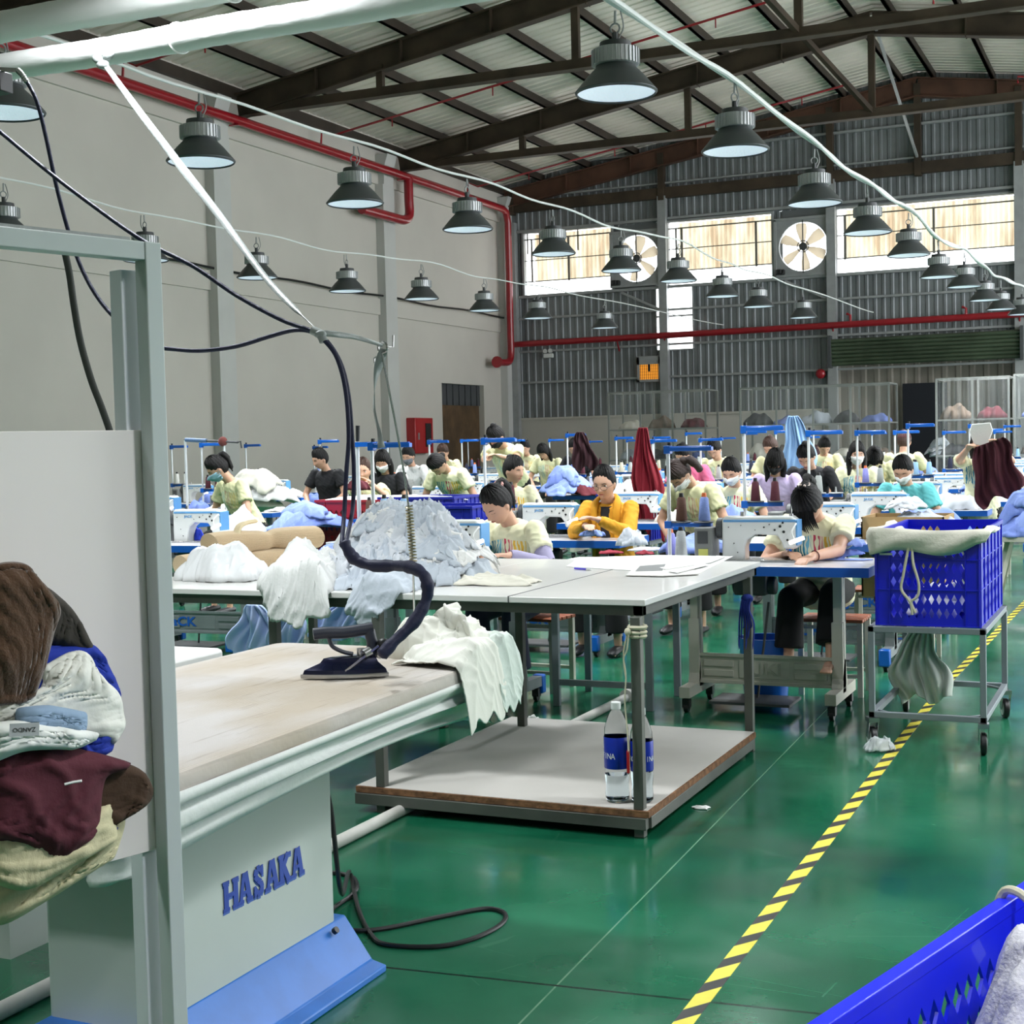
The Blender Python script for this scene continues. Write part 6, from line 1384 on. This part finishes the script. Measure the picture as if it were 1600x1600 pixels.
    if legs:
        for i, s_ in enumerate((-1, 1)):
            hj = hip + bx * s_ * .085 + Vector((0, 0, -.02))
            if standing: k_ = Vector((hj.x, hj.y, hj.z * .52)); a_ = Vector((hj.x, hj.y, .07))
            elif knees: k_, a_ = knees[i]
            else: k_ = hj + B @ Vector((s_ * .05, -.38, .0)); k_.z = max(.46, hj.z - .06); a_ = Vector((k_.x, k_.y + .05, .08))
            kn.append(k_); ft.append(a_)
            limb(body, hj, k_, .06, .045); limb(body, k_, a_, .042, .028)
            fd = B @ Vector((0, -1, 0)); 
            body.tube([rel(a_ + fd * -.04 + Vector((0, 0, -.045))), rel(a_ + fd * .03 + Vector((0, 0, -.035))), rel(a_ + fd * .11 + Vector((0, 0, -.05)))], [.026, .034, .026], 10, flat=.8)
            for q in range(5): body.tube([rel(a_ + fd * .11 + bx * (-.024 + q * .012) + Vector((0, 0, -.053))), rel(a_ + fd * (.15 - abs(q - (1 if s_ < 0 else 3)) * .004) + bx * (-.026 + q * .0132) + Vector((0, 0, -.06)))], [.009, .0075], 8)
    if legs and key != 'p2':
        for i, s_ in enumerate((-1, 1)):
            fd = B @ Vector((0, -1, 0)); a_ = ft[i] + Vector((0, 0, -.04))
            MB().tube([rel(a_ + fd * q + Vector((0, 0, h_))) for q, h_ in ((-.055, .005), (-.04, .008), (.02, .006), (.09, -.004), (.14, -.012), (.158, -.016))], [.02, .037, .042, .042, .034, .016], 12, flat=.75).build('shoe', M_BLACK, root)
    me = remesh(body, vox, 1); me.materials.append(skin); o = bpy.data.objects.new('body', me); link(o, root)
    # shirt
    cl = MB(); loft(cl, [(.005, .062, .058, 0), (.03, .115, .085, 0), (.07, .160, .100, 0), (.16, .160, .118, -.012), (.28, .142, .112, -.008), (.40, .155, .118, 0), (.52, .168, .125, 0), (.57, .165, .125, 0)], 28)
    for i in (0, 1):
        if sleeves == 'short': 
            e_ = sh[i] + (E[i] - sh[i]) * .62; cl.sphere(rel(sh[i]), .058, 14, 8); cl.cyl(rel(sh[i]), rel(e_), .058, .066, 18)
        else:
            cl.sphere(rel(sh[i]), .056, 14, 8); cl.cyl(rel(sh[i]), rel(E[i]), .056, .046, 18); cl.sphere(rel(E[i]), .046, 14, 8); cl.cyl(rel(E[i]), rel(E[i] + (W[i] - E[i]) * .95), .05, .034, 18)
    me = remesh(cl, max(vox, .008) * 1.15, 3); n = len(me.vertices); co = np.empty(n * 3); me.vertices.foreach_get('co', co); co = co.reshape(-1, 3); no = np.empty(n * 3); me.vertices.foreach_get('normal', no); no = no.reshape(-1, 3)
    g = np.random.RandomState(abs(hash(key)) % 9999 if False else sum(map(ord, key))); ph = g.rand(6) * 6
    wv = np.sin(co[:, 0] * 38 + 9 * np.sin(co[:, 2] * 11 + ph[0]) + ph[1]) * np.sin(co[:, 2] * 26 + 5 * np.sin(co[:, 0] * 13 + ph[2])) + .6 * np.sin((co[:, 0] + co[:, 2]) * 62 + 6 * np.sin(co[:, 1] * 20 + ph[3]))
    wv = (1 - np.abs(np.clip(wv, -1, 1))) ; co2 = co + no * (.0055 * wv)[:, None]; me.vertices.foreach_set('co', co2.ravel()); me.update()
    at_ = me.attributes.new('dye', 'FLOAT_VECTOR', 'POINT'); rn = np.array(rel(nb)); BX = np.array(bx); BF = np.array(bf); TD = np.array(td); d = co - rn; at_.data.foreach_set('vector', np.stack([d @ BX, d @ BF, .56 - d @ TD], 1).ravel())
    me.materials.append(outfit); so = bpy.data.objects.new('shirt' if not (sleeves == 'long' and inner) else 'cardigan', me); link(so, root)
    if inner:   # darker top showing in the open front
        m_ = MB(); loft(m_, [(.02, .07, .09, 0), (.06, .06, .116, 0), (.16, .055, .142, -.012), (.28, .07, .135, -.008), (.42, .09, .145, 0), (.5, .1, .15, 0)], 24); m_.build('undershirt', inner, root)
        for s_ in (-1, 1): MB().tube([rel(p) for p in spline([nb - bf * -.05 + bx * s_ * .03 - td * .03, nb + bx * s_ * .08 - bf * .03 - td * .015, nb + td * .08 + bx * s_ * .085 - bf * .10, nb + td * .26 + bx * s_ * .085 - bf * .13, nb + td * .46 + bx * s_ * .11 - bf * .13], 5)], [.022] * 6 + [.03] * 6 + [.016] * 9, 10, flat=.7).build('cardigan_collar', outfit, so)
    if sleeves == 'guards':
        pass
    if legs:
        tr = MB()
        for i in (0, 1):
            hj = hip + bx * (-1, 1)[i] * .085; limb(tr, hj, kn[i], .092, .072); e_ = kn[i] + (ft[i] - kn[i]) * .78; tr.cyl(rel(kn[i]), rel(e_), .072, .085, 16); tr.sphere(rel(kn[i]), .072, 14, 8)
        tr.sphere(rel(hip + Vector((0, .02, 0))), (.16, .12, .1), 16, 10)
        me = remesh(tr, max(vox, .01) * 1.2, 2); me.materials.append(trousers or M_TRO); link(bpy.data.objects.new('trousers', me), root)
    # hair
    mk, tp_ = hairmask(DH, front, style); th_ = .012 + .010 * np.clip(DH[:, 2], 0, 1); th_ = th_ * (1 if style == 'long' or bangs else tp_) * (1 + .18 * np.sin(np.arctan2(DH[:, 0], -DH[:, 1]) * 23))
    HP_ = HV * (1 + (mk * (th_ / .09) - (1 - mk) * .07))[:, None]
    hb = MB().add([rel(hd(p)) for p in HP_], FH)
    if bangs or front < .35:
        for k in range(15):
            x = -.05 + k * .0072; hb.tube([rel(hd(p)) for p in spline([(x * .8, sf(x * .5, .085) - .008, .085), (x, sf(x, .055) - .014, .055), (x * 1.15, sf(max(-.05, min(.05, x)), .02) - .016 - (.02 if bangs == 'long' else 0), .022), (x * 1.18, sf(max(-.05, min(.05, x)), .0) - .018 - (.03 if bangs == 'long' else 0), -.0 - (.06 if bangs == 'long' else 0) - .01 * (k % 3))], 3)], [.008] * 8 + [.006, .003], 6, flat=.5)
    if style == 'ponytail':
        hb.sphere(rel(hd((0, .075, .085))), .03 * scale, 12, 8); hb.tube([rel(q) for q in spline([hd((0, .075, .085)), hd((0, .115, .09)), hd((.01, .135, .03)) + Vector((0, .01, -.02)), hd((.02, .12, -.05)) + Vector((0, .01, -.05))], 5)], [.022] * 5 + [.03] * 5 + [.02] * 4 + [.006] * 2, 12)
    elif style == 'bun': hb.sphere(rel(hd((0, .055, .115))), (.034, .034, .030), 14, 10)
    elif style == 'lowbun': hb.sphere(rel(hd((0, .11, -.02))), (.035, .03, .035), 14, 10)
    elif style == 'long':
        for s_ in (-1, 1): hb.tube([rel(q) for q in spline([hd((s_ * .066, .03, .02)), hd((s_ * .078, .028, -.05)), hd((s_ * .072, .03, -.11)) + Vector((0, 0, -.03)), hd((s_ * .066, .02, -.15)) + Vector((0, 0, -.08))], 4)], [.026] * 4 + [.028] * 4 + [.024] * 4 + [.01], 10)
        hb.tube([rel(q) for q in spline([hd((0, .09, .0)), hd((0, .10, -.08)), hd((0, .09, -.14)) + Vector((0, .02, -.06))], 4)], [.06] * 5 + [.05] * 3 + [.02], 14, flat=.5)
    elif style == 'side':
        hb.sphere(rel(hd((.05, .09, .06))), .035, 12, 8); hb.tube([rel(q) for q in spline([hd((.05, .09, .06)), hd((.085, .11, .05)), hd((.11, .10, -.02)), hd((.10, .09, -.09))], 4)], [.02] * 4 + [.034] * 4 + [.028] * 4 + [.008], 12)
    ho = hb.build('hair', hair, root, ang=70)
    # face
    if eyes != 'none':
        for s_ in (-1, 1):
            MB().tube([rel(hd((s_ * (.017 + .0075 * k), sf(s_ * (.017 + .0075 * k), .021) - .0015, .019 + .003 * math.sin(k * .8)))) for k in range(5)], [.0016, .0026, .0026, .002, .0008], 6).build('eyebrow', M_BROW, root)
            if eyes == 'open':
                e_ = MB().sphere(rel(hd((s_ * .031, sf(s_ * .031, .003) + .0035, .003))), (.0145, .007, .0078), 12, 8, Mh).build('eye', M_EYEW, root)
                MB().sphere(rel(hd((s_ * .031, sf(s_ * .031, .003) - .0005, .003))), (.0066, .004, .0066), 10, 6, Mh).build('iris', M_IRIS, e_)
            MB().tube([rel(hd((s_ * (.018 + .0065 * k), sf(s_ * (.018 + .0065 * k), .004) - .0015, (.0075 if eyes == 'open' else -.001) + (.003 if eyes == 'open' else -.003) * math.sin(k * .8)))) for k in range(5)], [.0008, .0016, .0018, .0016, .0008], 6).build('eyelid', M_BROW, root)
    if not mask and eyes != 'none':
        MB().tube([rel(hd((-.019 + .0063 * k, sf(-.019 + .0063 * k, -.057) - .001, -.057 - .0015 * math.sin(k * .52)))) for k in range(7)], [.001, .0032, .004, .0036, .004, .0032, .001], 8).build('lips', M_LIP, root)
    if mask:
        V = []; nu, nv = 17, 13
        for j in range(nv):
            for i in range(nu):
                u = -1 + 2 * i / (nu - 1); v = j / (nv - 1); z = -.004 - .100 * v - (.004 * (1 - abs(u)) if j == 0 else 0); wd = .068 * (1 - .30 * v ** 2.2); x = u * wd
                z += abs(u) ** 2 * (.018 * v - .008 * (1 - v))
                y = sf(round(x, 2), round(max(-.1, z), 2)) - .007 - .020 * (1 - u * u) * math.sin(PI * min(1, .15 + v * .8)); V.append(tuple(rel(hd((x, y, z)))))
        F = [(j * nu + i, (j + 1) * nu + i, (j + 1) * nu + i + 1, j * nu + i + 1) for j in range(nv - 1) for i in range(nu - 1)]
        mo = npmesh('face_mask', V, F, mask, root, solid=.002)
        for s_ in (-1, 1):
            for z in (-.02, -.07): MB().tube([rel(hd(p)) for p in spline([(s_ * .06, sf(s_ * .06, z) - .002, z), (s_ * .076, -.015, -.02 if z > -.05 else -.035), (s_ * .080, .012, .0 if z > -.05 else -.03)], 4)], .0012, 5).build('ear_loop', mask, mo)
    if glasses:
        gl = MB()
        for s_ in (-1, 1):
            c = hd((s_ * .032, -.098, -.008)); gl.tube([rel(c + Mh @ Vector((math.cos(a) * .024, 0, math.sin(a) * .016))) for a in np.linspace(0, 2 * PI, 21)], .0014, 6, False)
            gl.tube([rel(hd(p)) for p in ((s_ * .056, -.096, -.004), (s_ * .074, -.04, .0), (s_ * .079, .01, .004))], .0013, 6)
        gl.tube([rel(hd((-.008, -.1, -.004))), rel(hd((0, -.104, -.001))), rel(hd((.008, -.1, -.004)))], .0013, 6); gl.build('glasses', mat('glasses_wire', C(70, 64, 64), .3, .6), root)
    info = dict(root=root, hd=hd, rel=rel, nb=nb, td=td, bx=bx, bf=bf, sh=sh, E=E, W=W, hip=hip, kn=kn, ft=ft, shirt=so)
    return info
import time as _t
# --- nearest three, seen in detail
TZ = .825
p1 = person('p1', 776, 790, 7.72, 'person in painted cream tee with lavender arm sleeves, ponytail tied with pink scrunchie', yaw=-.35, pitch=.62, lean=.42, turn=-.2, hands=[(752, 868, TZ + .03), (797, 868, TZ + .035)], vox=.0062, style='ponytail', front=.58, trousers=M_TROB)
MB().ring(p1['rel'](p1['hd']((0, .085, .09))), .024, .011, 16, 8, Matrix.Rotation(.9, 4, 'X')).build('scrunchie', solid('pink_scrunchie', C(220, 168, 160)), p1['root'])
M_LAV = solid('lavender_sleeve', C(158, 152, 182))
for i in (0, 1):
    E_, W_, S_ = p1['E'][i], p1['W'][i], p1['sh'][i]; r_ = p1['rel']; q = S_ + (E_ - S_) * .5
    MB().tube([r_(p) for p in spline([q, E_.lerp(q, .12), E_, E_.lerp(W_, .2), W_], 5)], [.052] * 5 + [.05] * 5 + [.046] * 5 + [.04] * 5 + [.032], 18).build('arm_sleeve', M_LAV, p1['root'])
p2 = person('p2', 1262, 788, 8.0, 'person in painted cream tee and black trousers, head bowed, barefoot, sewing at the nearest machine', yaw=-.12, pitch=.95, lean=.50, hands=[(1230, 866, TZ + .03), (1268, 870, TZ + .03)], vox=.0062, style='ponytail', bangs='long', front=.3, legs=True,
            knees=[(at(1235, 935, y=7.95), at(1232, 1035, y=7.9)), (at(1300, 930, y=7.9), at(1298, 1028, y=7.75))])
r_ = p2['rel']; MB().ring(r_(p2['hd']((.0, .06, .11))), .03, .006, 16, 6, Matrix.Rotation(.4, 4, 'X')).sphere(r_(p2['hd']((-.01, .04, .135))), .008, 8, 6).sphere(r_(p2['hd']((.015, .035, .135))), .008, 8, 6).build('hair_clip', mat('pearl_clip', C(220, 200, 190), .3, .4), p2['root'])
w_ = p2['W'][1].lerp(p2['E'][1], .12); dd = (p2['E'][1] - p2['W'][1]).normalized(); MB().ring(r_(w_), .029, .003, 18, 6, dd.to_track_quat('Z', 'Y').to_matrix().to_4x4()).build('bracelet', solid('dark_bracelet', C(80, 30, 30)), p2['root'])
p3 = person('p3', 944, 756, 9.55, 'person in mustard cardigan over black top, wearing glasses and looking at the camera', outfit=solid('mustard_knit', C(206, 146, 28)), yaw=.0, pitch=.22, lean=.2, hands=[(915, 822, .98, 9.25), (935, 812, .98, 9.3)], sleeves='long', style='lowbun', glasses=True, eyes='open', vox=.006, front=.62, skin=M_SKIN2, inner=solid('black_top', C(22, 20, 26)))
c_ = at(925, 826, y=9.2); garment('garment', c_ + Vector((.02, 0, -.03)), .09, .03, 0, .05, M_SHB, 131, .05, 30, n=40, base=lambda x, y: 0 * x + c_.z - .05, label='light blue piece held in the hands of the mustard cardigan woman', cat='garment')
# --- second line of people
Lp = [
 dict(key='p4', a=(1062, 742, 10.55), label='person in pale yellow tee bowed over maroon cloth, dark ponytail to the side, white mask', yaw=-.5, pitch=1.0, lean=.5, mask=M_MASK, style='side', outfit=M_TEE2, hair=mat('soft_brown_hair', C(48, 32, 28), .5, bump=.8, bscale=30, bstretch=(9, 9, 1)), turn=-.2),
 dict(key='p5', a=(1143, 738, 12.0), label='person in painted tee and white mask right of the mustard cardigan, looking down', yaw=-.1, pitch=.45, lean=.25, mask=M_MASK, style='lowbun', turn=.1),
 dict(key='p6', a=(1211, 722, 12.9), label='person in lavender shirt with black face mask and fringe', outfit=solid('lavender_shirt', C(196, 178, 216)), yaw=.1, pitch=.45, lean=.3, roll=.1, mask=M_MASKK, style='long', front=.3, bangs=True),
 dict(key='p7', a=(1260, 714, 13.2), label='person in black shirt with high bun, behind the bowed woman with black trousers', outfit=solid('black_shirt', C(26, 26, 30)), yaw=-.1, pitch=.7, lean=.4, style='bun', sleeves='long'),
 dict(key='p8', a=(803, 736, 11.4), label='person in painted tee turned in profile towards the right', yaw=1.25, pitch=.12, lean=.2, turn=.4, style='bun'),
 dict(key='p9', a=(775, 683, 13.6), label='person standing and leaning over the table, black mask, pastel tee', yaw=-.25, pitch=.75, lean=.65, mask=M_MASKK, style='bun', standing=True, outfit=M_TEE2, hands=[(762, 716, 1.05, 13.3), (778, 712, 1.05, 13.3)]),
 dict(key='p10', a=(1068, 712, 15.2), label='person in bright pink tee and white mask, looking down', outfit=solid('pink_tee', C(232, 112, 150)), yaw=-.5, pitch=.5, lean=.3, mask=M_MASK, style='bun'),
 dict(key='p11', a=(1116, 703, 16.4), label='person in olive cream tee with dark topknot behind the pink tee', outfit=M_TEE2, yaw=-.1, pitch=.6, lean=.3, style='bun', skin=M_SKIN2),
 dict(key='p12', a=(1339, 710, 14.6), label='person with long dark hair and white mask in painted tee', yaw=.35, pitch=.15, lean=.2, mask=M_MASK, style='long', eyes='open'),
 dict(key='p13', a=(1366, 713, 15.9), label='person bowed low with hair falling forward beside the long-haired masked person', yaw=.2, pitch=1.1, lean=.5, style='long', front=.3, outfit=M_TEE2),
 dict(key='p14', a=(1411, 735, 12.0), label='person in turquoise shirt and white mask behind the cardboard box', outfit=solid('turquoise_shirt', C(110, 202, 206)), yaw=-.1, pitch=.55, lean=.3, mask=M_MASK, style='lowbun', front=.5, vox=.008),
 dict(key='p15', a=(1413, 690, 17.6), label='person seen from behind wearing a maroon cap, hair in a bun', yaw=PI, pitch=.1, lean=.1, turn=PI, style='bun', outfit=M_TEE2, hair=M_HAIRB, eyes='none'),
 dict(key='p16', a=(1532, 690, 13.6), label='person in painted tee lifting a maroon garment in front of the face', yaw=0, pitch=.1, lean=.0, style='long', standing='raised', hands=[(1513, 700, 1.3, 13.2), (1560, 695, 1.3, 13.25)], outfit=M_TEE, eyes='none'),
 dict(key='p17', a=(340, 733, 10.9), label='person leaning left in cream tee with pale blue mask pulled down', yaw=-.9, pitch=.6, lean=.45, turn=-.4, mask=M_MASKB, style='ponytail', outfit=M_TEE2),
 dict(key='p18', a=(500, 718, 14.4), label='person in black top with hair in a bun behind the left machines', outfit=MATS['black_shirt'], yaw=-.5, pitch=.35, lean=.25, style='bun'),
 dict(key='p19', a=(567, 736, 12.4), label='person in cream tee resting the chin on one hand', yaw=.35, pitch=.15, lean=.25, style='ponytail', eyes='open', outfit=M_TEE2, hands=[(568, 756, 1, 12.1), (575, 752, 1, 12.15)], hair=M_HAIRB, front=.6),
 dict(key='p20', a=(598, 722, 13.4), label='person with loose black hair and white mask behind the chin-resting person', outfit=MATS['black_shirt'], yaw=.2, pitch=.4, lean=.2, mask=M_MASK, style='long'),
 dict(key='p21', a=(638, 713, 16.6), label='person in white shirt with grey mask below the red hose cabinet', outfit=solid('white_shirt', C(222, 222, 220)), yaw=0, pitch=.35, lean=.2, mask=mat('mask_grey', C(110, 112, 118), .8), style='bun', sleeves='long'),
 dict(key='p22', a=(692, 707, 18.4), label='person with brown hair by the dark doorway', yaw=.2, pitch=.5, lean=.3, hair=M_HAIRB, style='lowbun', outfit=M_TEE2),
 dict(key='p23', a=(684, 726, 13.0), label='person in teal-striped cream tee bent over the blue crate', yaw=-.3, pitch=1.15, lean=.75, style='lowbun', hands=None),
 dict(key='p24', a=(820, 700, 21.5), label='person with dark fringe far back near the corner, left of the blue heap', yaw=.1, pitch=.4, lean=.2, style='ponytail', outfit=M_TEE2, vox=.012),
 dict(key='p25', a=(849, 706, 19.0), label='person bowed in cream tee behind the blue heap', yaw=-.1, pitch=.7, lean=.3, style='long', outfit=M_TEE2, vox=.012),
 dict(key='p26', a=(1288, 698, 18.4), label='person in cream tee with dark bun behind the black shirt', yaw=.4, pitch=.7, lean=.3, style='bun', outfit=M_TEE2, vox=.012),
 dict(key='p27', a=(1204, 699, 16.6), label='person with brown hair half hidden behind the lavender shirt', yaw=-.3, pitch=.5, lean=.2, hair=M_HAIRB, style='bun', outfit=M_TEE2, vox=.012),
 dict(key='p28', a=(898, 700, 18.0), label='person in dark top behind the maroon hanging cloth', yaw=0, pitch=.5, lean=.2, style='bun', outfit=MATS['black_shirt'], vox=.012),
]
PP = {}
for d in Lp:
    d = dict(d); a = d.pop('a'); d.setdefault('vox', .0095); k = d.pop('key'); lab = d.pop('label'); PP[k] = person(k, a[0], a[1], a[2], lab, **d)
q = PP['p15']; h_ = MB(); D2, F2 = dirs(28, 20); m_ = [tuple(q['rel'](q['hd'](v))) for v in headpt(D2) * 1.2]; keep = [f for f in F2 if all(D2[i][2] > .25 for i in f)]; h_.add(m_, keep); h_.build('cap', solid('maroon_cap', C(70, 24, 30)), q['root'])
# maroon garment held up, white cloth piece above it
hanging('garment', at(1540, 693, y=13.15), .20, .50, mat('deep_maroon', C(72, 22, 34), .9), 21, 'maroon garment held up high by the standing worker at the right', pinch=.6).rotation_euler = (0, -.35, 0)
c_ = at(1533, 680, y=13.3); tag(MB().prism([(-.08, .10), (.08, .11), (.10, .04), (.05, -.10), (-.06, -.08), (-.10, .03)], -.01, .01, M=Matrix.Translation(c_)).build('white_cloth', M_SHW, None, .006), 'white cut piece hanging before the face of the standing worker', 'cloth')
# supervisor hem: red front piece of the chin-resting worker
garment('garment', at(562, 766, y=11.7), .12, .04, 0, .1, MATS['maroon_cloth2'], 133, .04, 20, n=30, label='maroon piece on the table of the chin-resting person', cat='garment')
# ------------------------------------------------------------ racks with clear curtains, things at the back
def clear_mat():
    m = mat('clear_curtain', C(196, 200, 198), .2, alpha=.13, bump=.5, bscale=6, bstretch=(3, 3, .4)); return m
M_CLR = clear_mat(); M_RTUBE = mat('rack_tube', C(150, 152, 148), .4, .4)
def crack(x0, x1, y, h, label, ncol=3, goods=()):
    t = thing('storage_rack', label, 'rack', ((x0 + x1) / 2, y, 0), group='curtained storage racks along the back'); w = (x1 - x0) / 2; dp = .9
    b = MB()
    for z in (.25, 1.1, 1.75, h):
        for yy_ in (0, dp): b.box(-w, w, yy_ - .015, yy_ + .015, z - .015, z + .015)
        for xx in (-w, w): b.box(xx - .015, xx + .015, 0, dp, z - .015, z + .015)
    b.build('frame', M_RTUBE, t, smooth=False)
    for k in range(ncol + 1):
        for yy_ in (0, dp): xx = -w + 2 * w * k / ncol; MB().box(xx - .018, xx + .018, yy_ - .018, yy_ + .018, 0, h).build('post', M_RTUBE, t, smooth=False)
    for z in (.25, 1.1, 1.75): MB().box(-w, w, 0, dp, z, z + .015).build('shelf', M_RTUBE, t, smooth=False)
    n = 60; V = []; F = []
    for i in range(n + 1):
        u = i / n; x = -w + 2 * w * u; yy_ = -.05 + .025 * math.sin(u * 40) + .015 * math.sin(u * 93 + 1)
        for z in (.5, h * .5, h): V.append((x, yy_, z))
    for i in range(n): F += [(3 * i, 3 * i + 3, 3 * i + 4, 3 * i + 1), (3 * i + 1, 3 * i + 4, 3 * i + 5, 3 * i + 2)]
    npmesh('clear_curtain', V, F, M_CLR, t); return t
cols_ = [M_SHG, M_IVO, mat('charcoal_cloth', C(66, 66, 70), .9), mat('taupe_cloth', C(120, 104, 90), .9), M_SHB2, mat('wine_cloth_b', C(92, 34, 44), .9)]
CR = [(-10.85, -8.7, 29.0, 2.55, 'clear-curtained rack below the tall bright panel', 3), (-7.65, -4.75, 27.9, 2.5, 'widest clear-curtained rack in front of the shutter opening', 4), (-3.75, -2.5, 27.0, 2.5, 'clear-curtained rack right of the dark doorway', 2), (-2.35, -.9, 26.4, 2.5, 'clear-curtained rack at the right edge of the picture', 2)]
for i, (x0, x1, y, h, lab, nc) in enumerate(CR):
    crack(x0, x1, y, h, lab, nc); n = int((x1 - x0) / .55)
    for lv, z in enumerate((1.12, 1.77)):
        for k in range(n):
            x = x0 + (k + .5) * (x1 - x0) / n; pos = ORDN[k]
            garment('bundle', (x, y + .45, z), .25, .3, rnd.uniform(-.3, .3), rnd.uniform(.12, .26), cols_[(k * 2 + lv + i) % 6], 200 + i * 20 + lv * 8 + k, .05, 14, n=20, label='bundle of cloth, %s from left on the %s shelf of %s' % (pos, ('middle', 'upper')[lv], ('the left curtained rack', 'the widest curtained rack', 'the third curtained rack', 'the rightmost curtained rack')[i]), cat='bundle', group='cloth bundles on the back racks')
# green mesh basket at the left
c_ = at(283, 800, z=.83); t = thing('mesh_cover', 'round green mesh cover with dark rim at the left', 'cover', (c_.x - .02, c_.y + 1.2, .83))
MB().lathe([(.26, 0), (.25, .08), (.2, .16), (.11, .21), (.0, .225)], 28, caps=False).build('mesh', mat('green_mesh', C(96, 150, 60), .6, alpha=.75), t); MB().ring((0, 0, .0), .27, .008, 28, 6).build('rim', M_BLACK, t)
MB().tube([(math.cos(a) * .28, -.05, math.sin(a) * .25) for a in np.linspace(0, PI, 20)], .006, 6).build('hoop', M_BLACK, t)
# tool arm on the left stand with dusty red knob
a_, b_ = at(288, 687, y=12.0), at(372, 691, y=12.0)
t = thing('swing_arm', 'horizontal grey arm with a dark red wrapped joint above the far-left masked person', 'arm', a_); d = b_ - a_
MB().cyl((0, 0, 0), d, .012, n=8).tube([d, d + Vector((.03, 0, .01)), d + Vector((.04, 0, -.06))], .008, 6).build('arm', M_DKGREY, t); MB().sphere(d * .72, (.05, .04, .05), 12, 8).build('wrapped_joint', solid('dusty_red', C(130, 70, 66)), t)
MB().cyl((.01, 0, 0), (.01, 0, -.9), .013, n=8).cyl(d * .74, d * .74 + Vector((0, 0, -.7)), .012, n=8).build('post', M_POLE, t); MB().cyl(d * .03, d * .42, .022, n=10).build('padding', mat('blue_tape_wrap', C(90, 120, 160), .5), t)
c_ = at(558, 690, y=9.4); t = thing('thread_stand', 'tall white stand with a black grip top beside the navy hoses', 'thread stand', (c_.x, c_.y, .82), 0, 'thread stands of the sewing tables')
MB().cyl((0, 0, -.02), (0, 0, c_.z - .82), .016, n=12).build('pole', M_POLE, t); MB().box(-.01, .24, -.02, .02, c_.z - .86, c_.z - .825).build('thread_guide', M_BLUEB, t); MB().cyl((.005, 0, c_.z - .82), (.01, 0, c_.z - .70), .014, .017, 10).build('black_grip', M_BLACK, t); MB().box(-.02, .26, -.06, .06, .12, .145).build('spool_bar', M_BLUEB, t)
cone('brown', (c_.x + .09, c_.y, .97), 'brown thread cone on the tall stand with the black grip'); cone('blue', (c_.x + .21, c_.y, .97), 'blue thread cone on the tall stand with the black grip')
t = thing('side_table', 'small white side table under the tall black-grip stand', 'table', (c_.x + .1, c_.y, 0)); MB().box(-.28, .28, -.2, .2, .78, .80).build('table_top', M_LAM, t, .003)
for x in (-.25, .25):
    for y in (-.17, .17): MB().box(x - .015, x + .015, y - .015, y + .015, 0, .78).build('leg', M_CART, t)

# cloth being worked on at the remaining tables
cl_ = [('light blue', M_SHB), ('white', M_SHW), ('ivory', M_IVO), ('pale grey', M_SHG2), ('wine red', MATS['wine_cloth']), ('mid-blue', M_SHB2), ('white', M_SHW)]
skip = {'juki', 'scrunchie', 'mustard', 'jack', 'cyan2', 'holder'}
for i, (k, (xm, yf, who)) in enumerate(STN.items()):
    if k in skip: continue
    nm, m_ = cl_[(i * 3) % 7]; sx = rnd.uniform(.14, .24)
    garment('garment', (xm + .36, yf + .28, TB), sx, rnd.uniform(.12, .2), rnd.uniform(-.4, .4), rnd.uniform(.06, .16), m_, 400 + i, .05, rnd.uniform(18, 28), n=24, label='%s cloth on the table %s' % (nm, who), cat='garment', group='cloth being sewn at the tables')
    if i % 3 == 0:
        nm, m_ = cl_[(i * 3 + 4) % 7]; garment('bundle', (xm - .42, yf + .15, TB), .13, .11, rnd.uniform(-.4, .4), .12, m_, 500 + i, .04, 26, n=20, label='%s bundle on the table %s' % (nm, who), cat='bundle', group='cloth bundles beside the machines')
# ------------------------------------------------------------ daylight and view
wd = bpy.data.worlds.new('world'); scn.world = wd; wd.use_nodes = True
bg = wd.node_tree.nodes['Background']; bg.inputs['Color'].default_value = (.93, .97, 1.0, 1); bg.inputs['Strength'].default_value = 3.6
# unseen lamp rows further right and behind the camera keep the near floor lit, as in the hall
for x, ys in ((.9, (2, 6, 10, 14, 18, 22)), (3.9, (4, 10, 16, 22)), (-3.25, (-1.0, 4.0)), (-6, (2.5,)), (-9.7, (4.5, 8))):
    for y in ys:
        l = bpy.data.objects.new('lamp_beam', spot_d); col.objects.link(l); l.location = (x, y, 3.57)
scn.view_settings.view_transform = 'Standard'; scn.view_settings.look = 'None'; scn.view_settings.gamma = 1; scn.view_settings.use_curve_mapping = False
scn.view_settings.exposure = 0.46
cy = scn.cycles; cy.max_bounces = 6; cy.diffuse_bounces = 3; cy.glossy_bounces = 3; cy.transmission_bounces = 4; cy.transparent_max_bounces = 10
cy.caustics_reflective = False; cy.caustics_refractive = False; cy.sample_clamp_indirect = 4; cy.use_denoising = True
cy.use_adaptive_sampling = True; cy.adaptive_threshold = .02
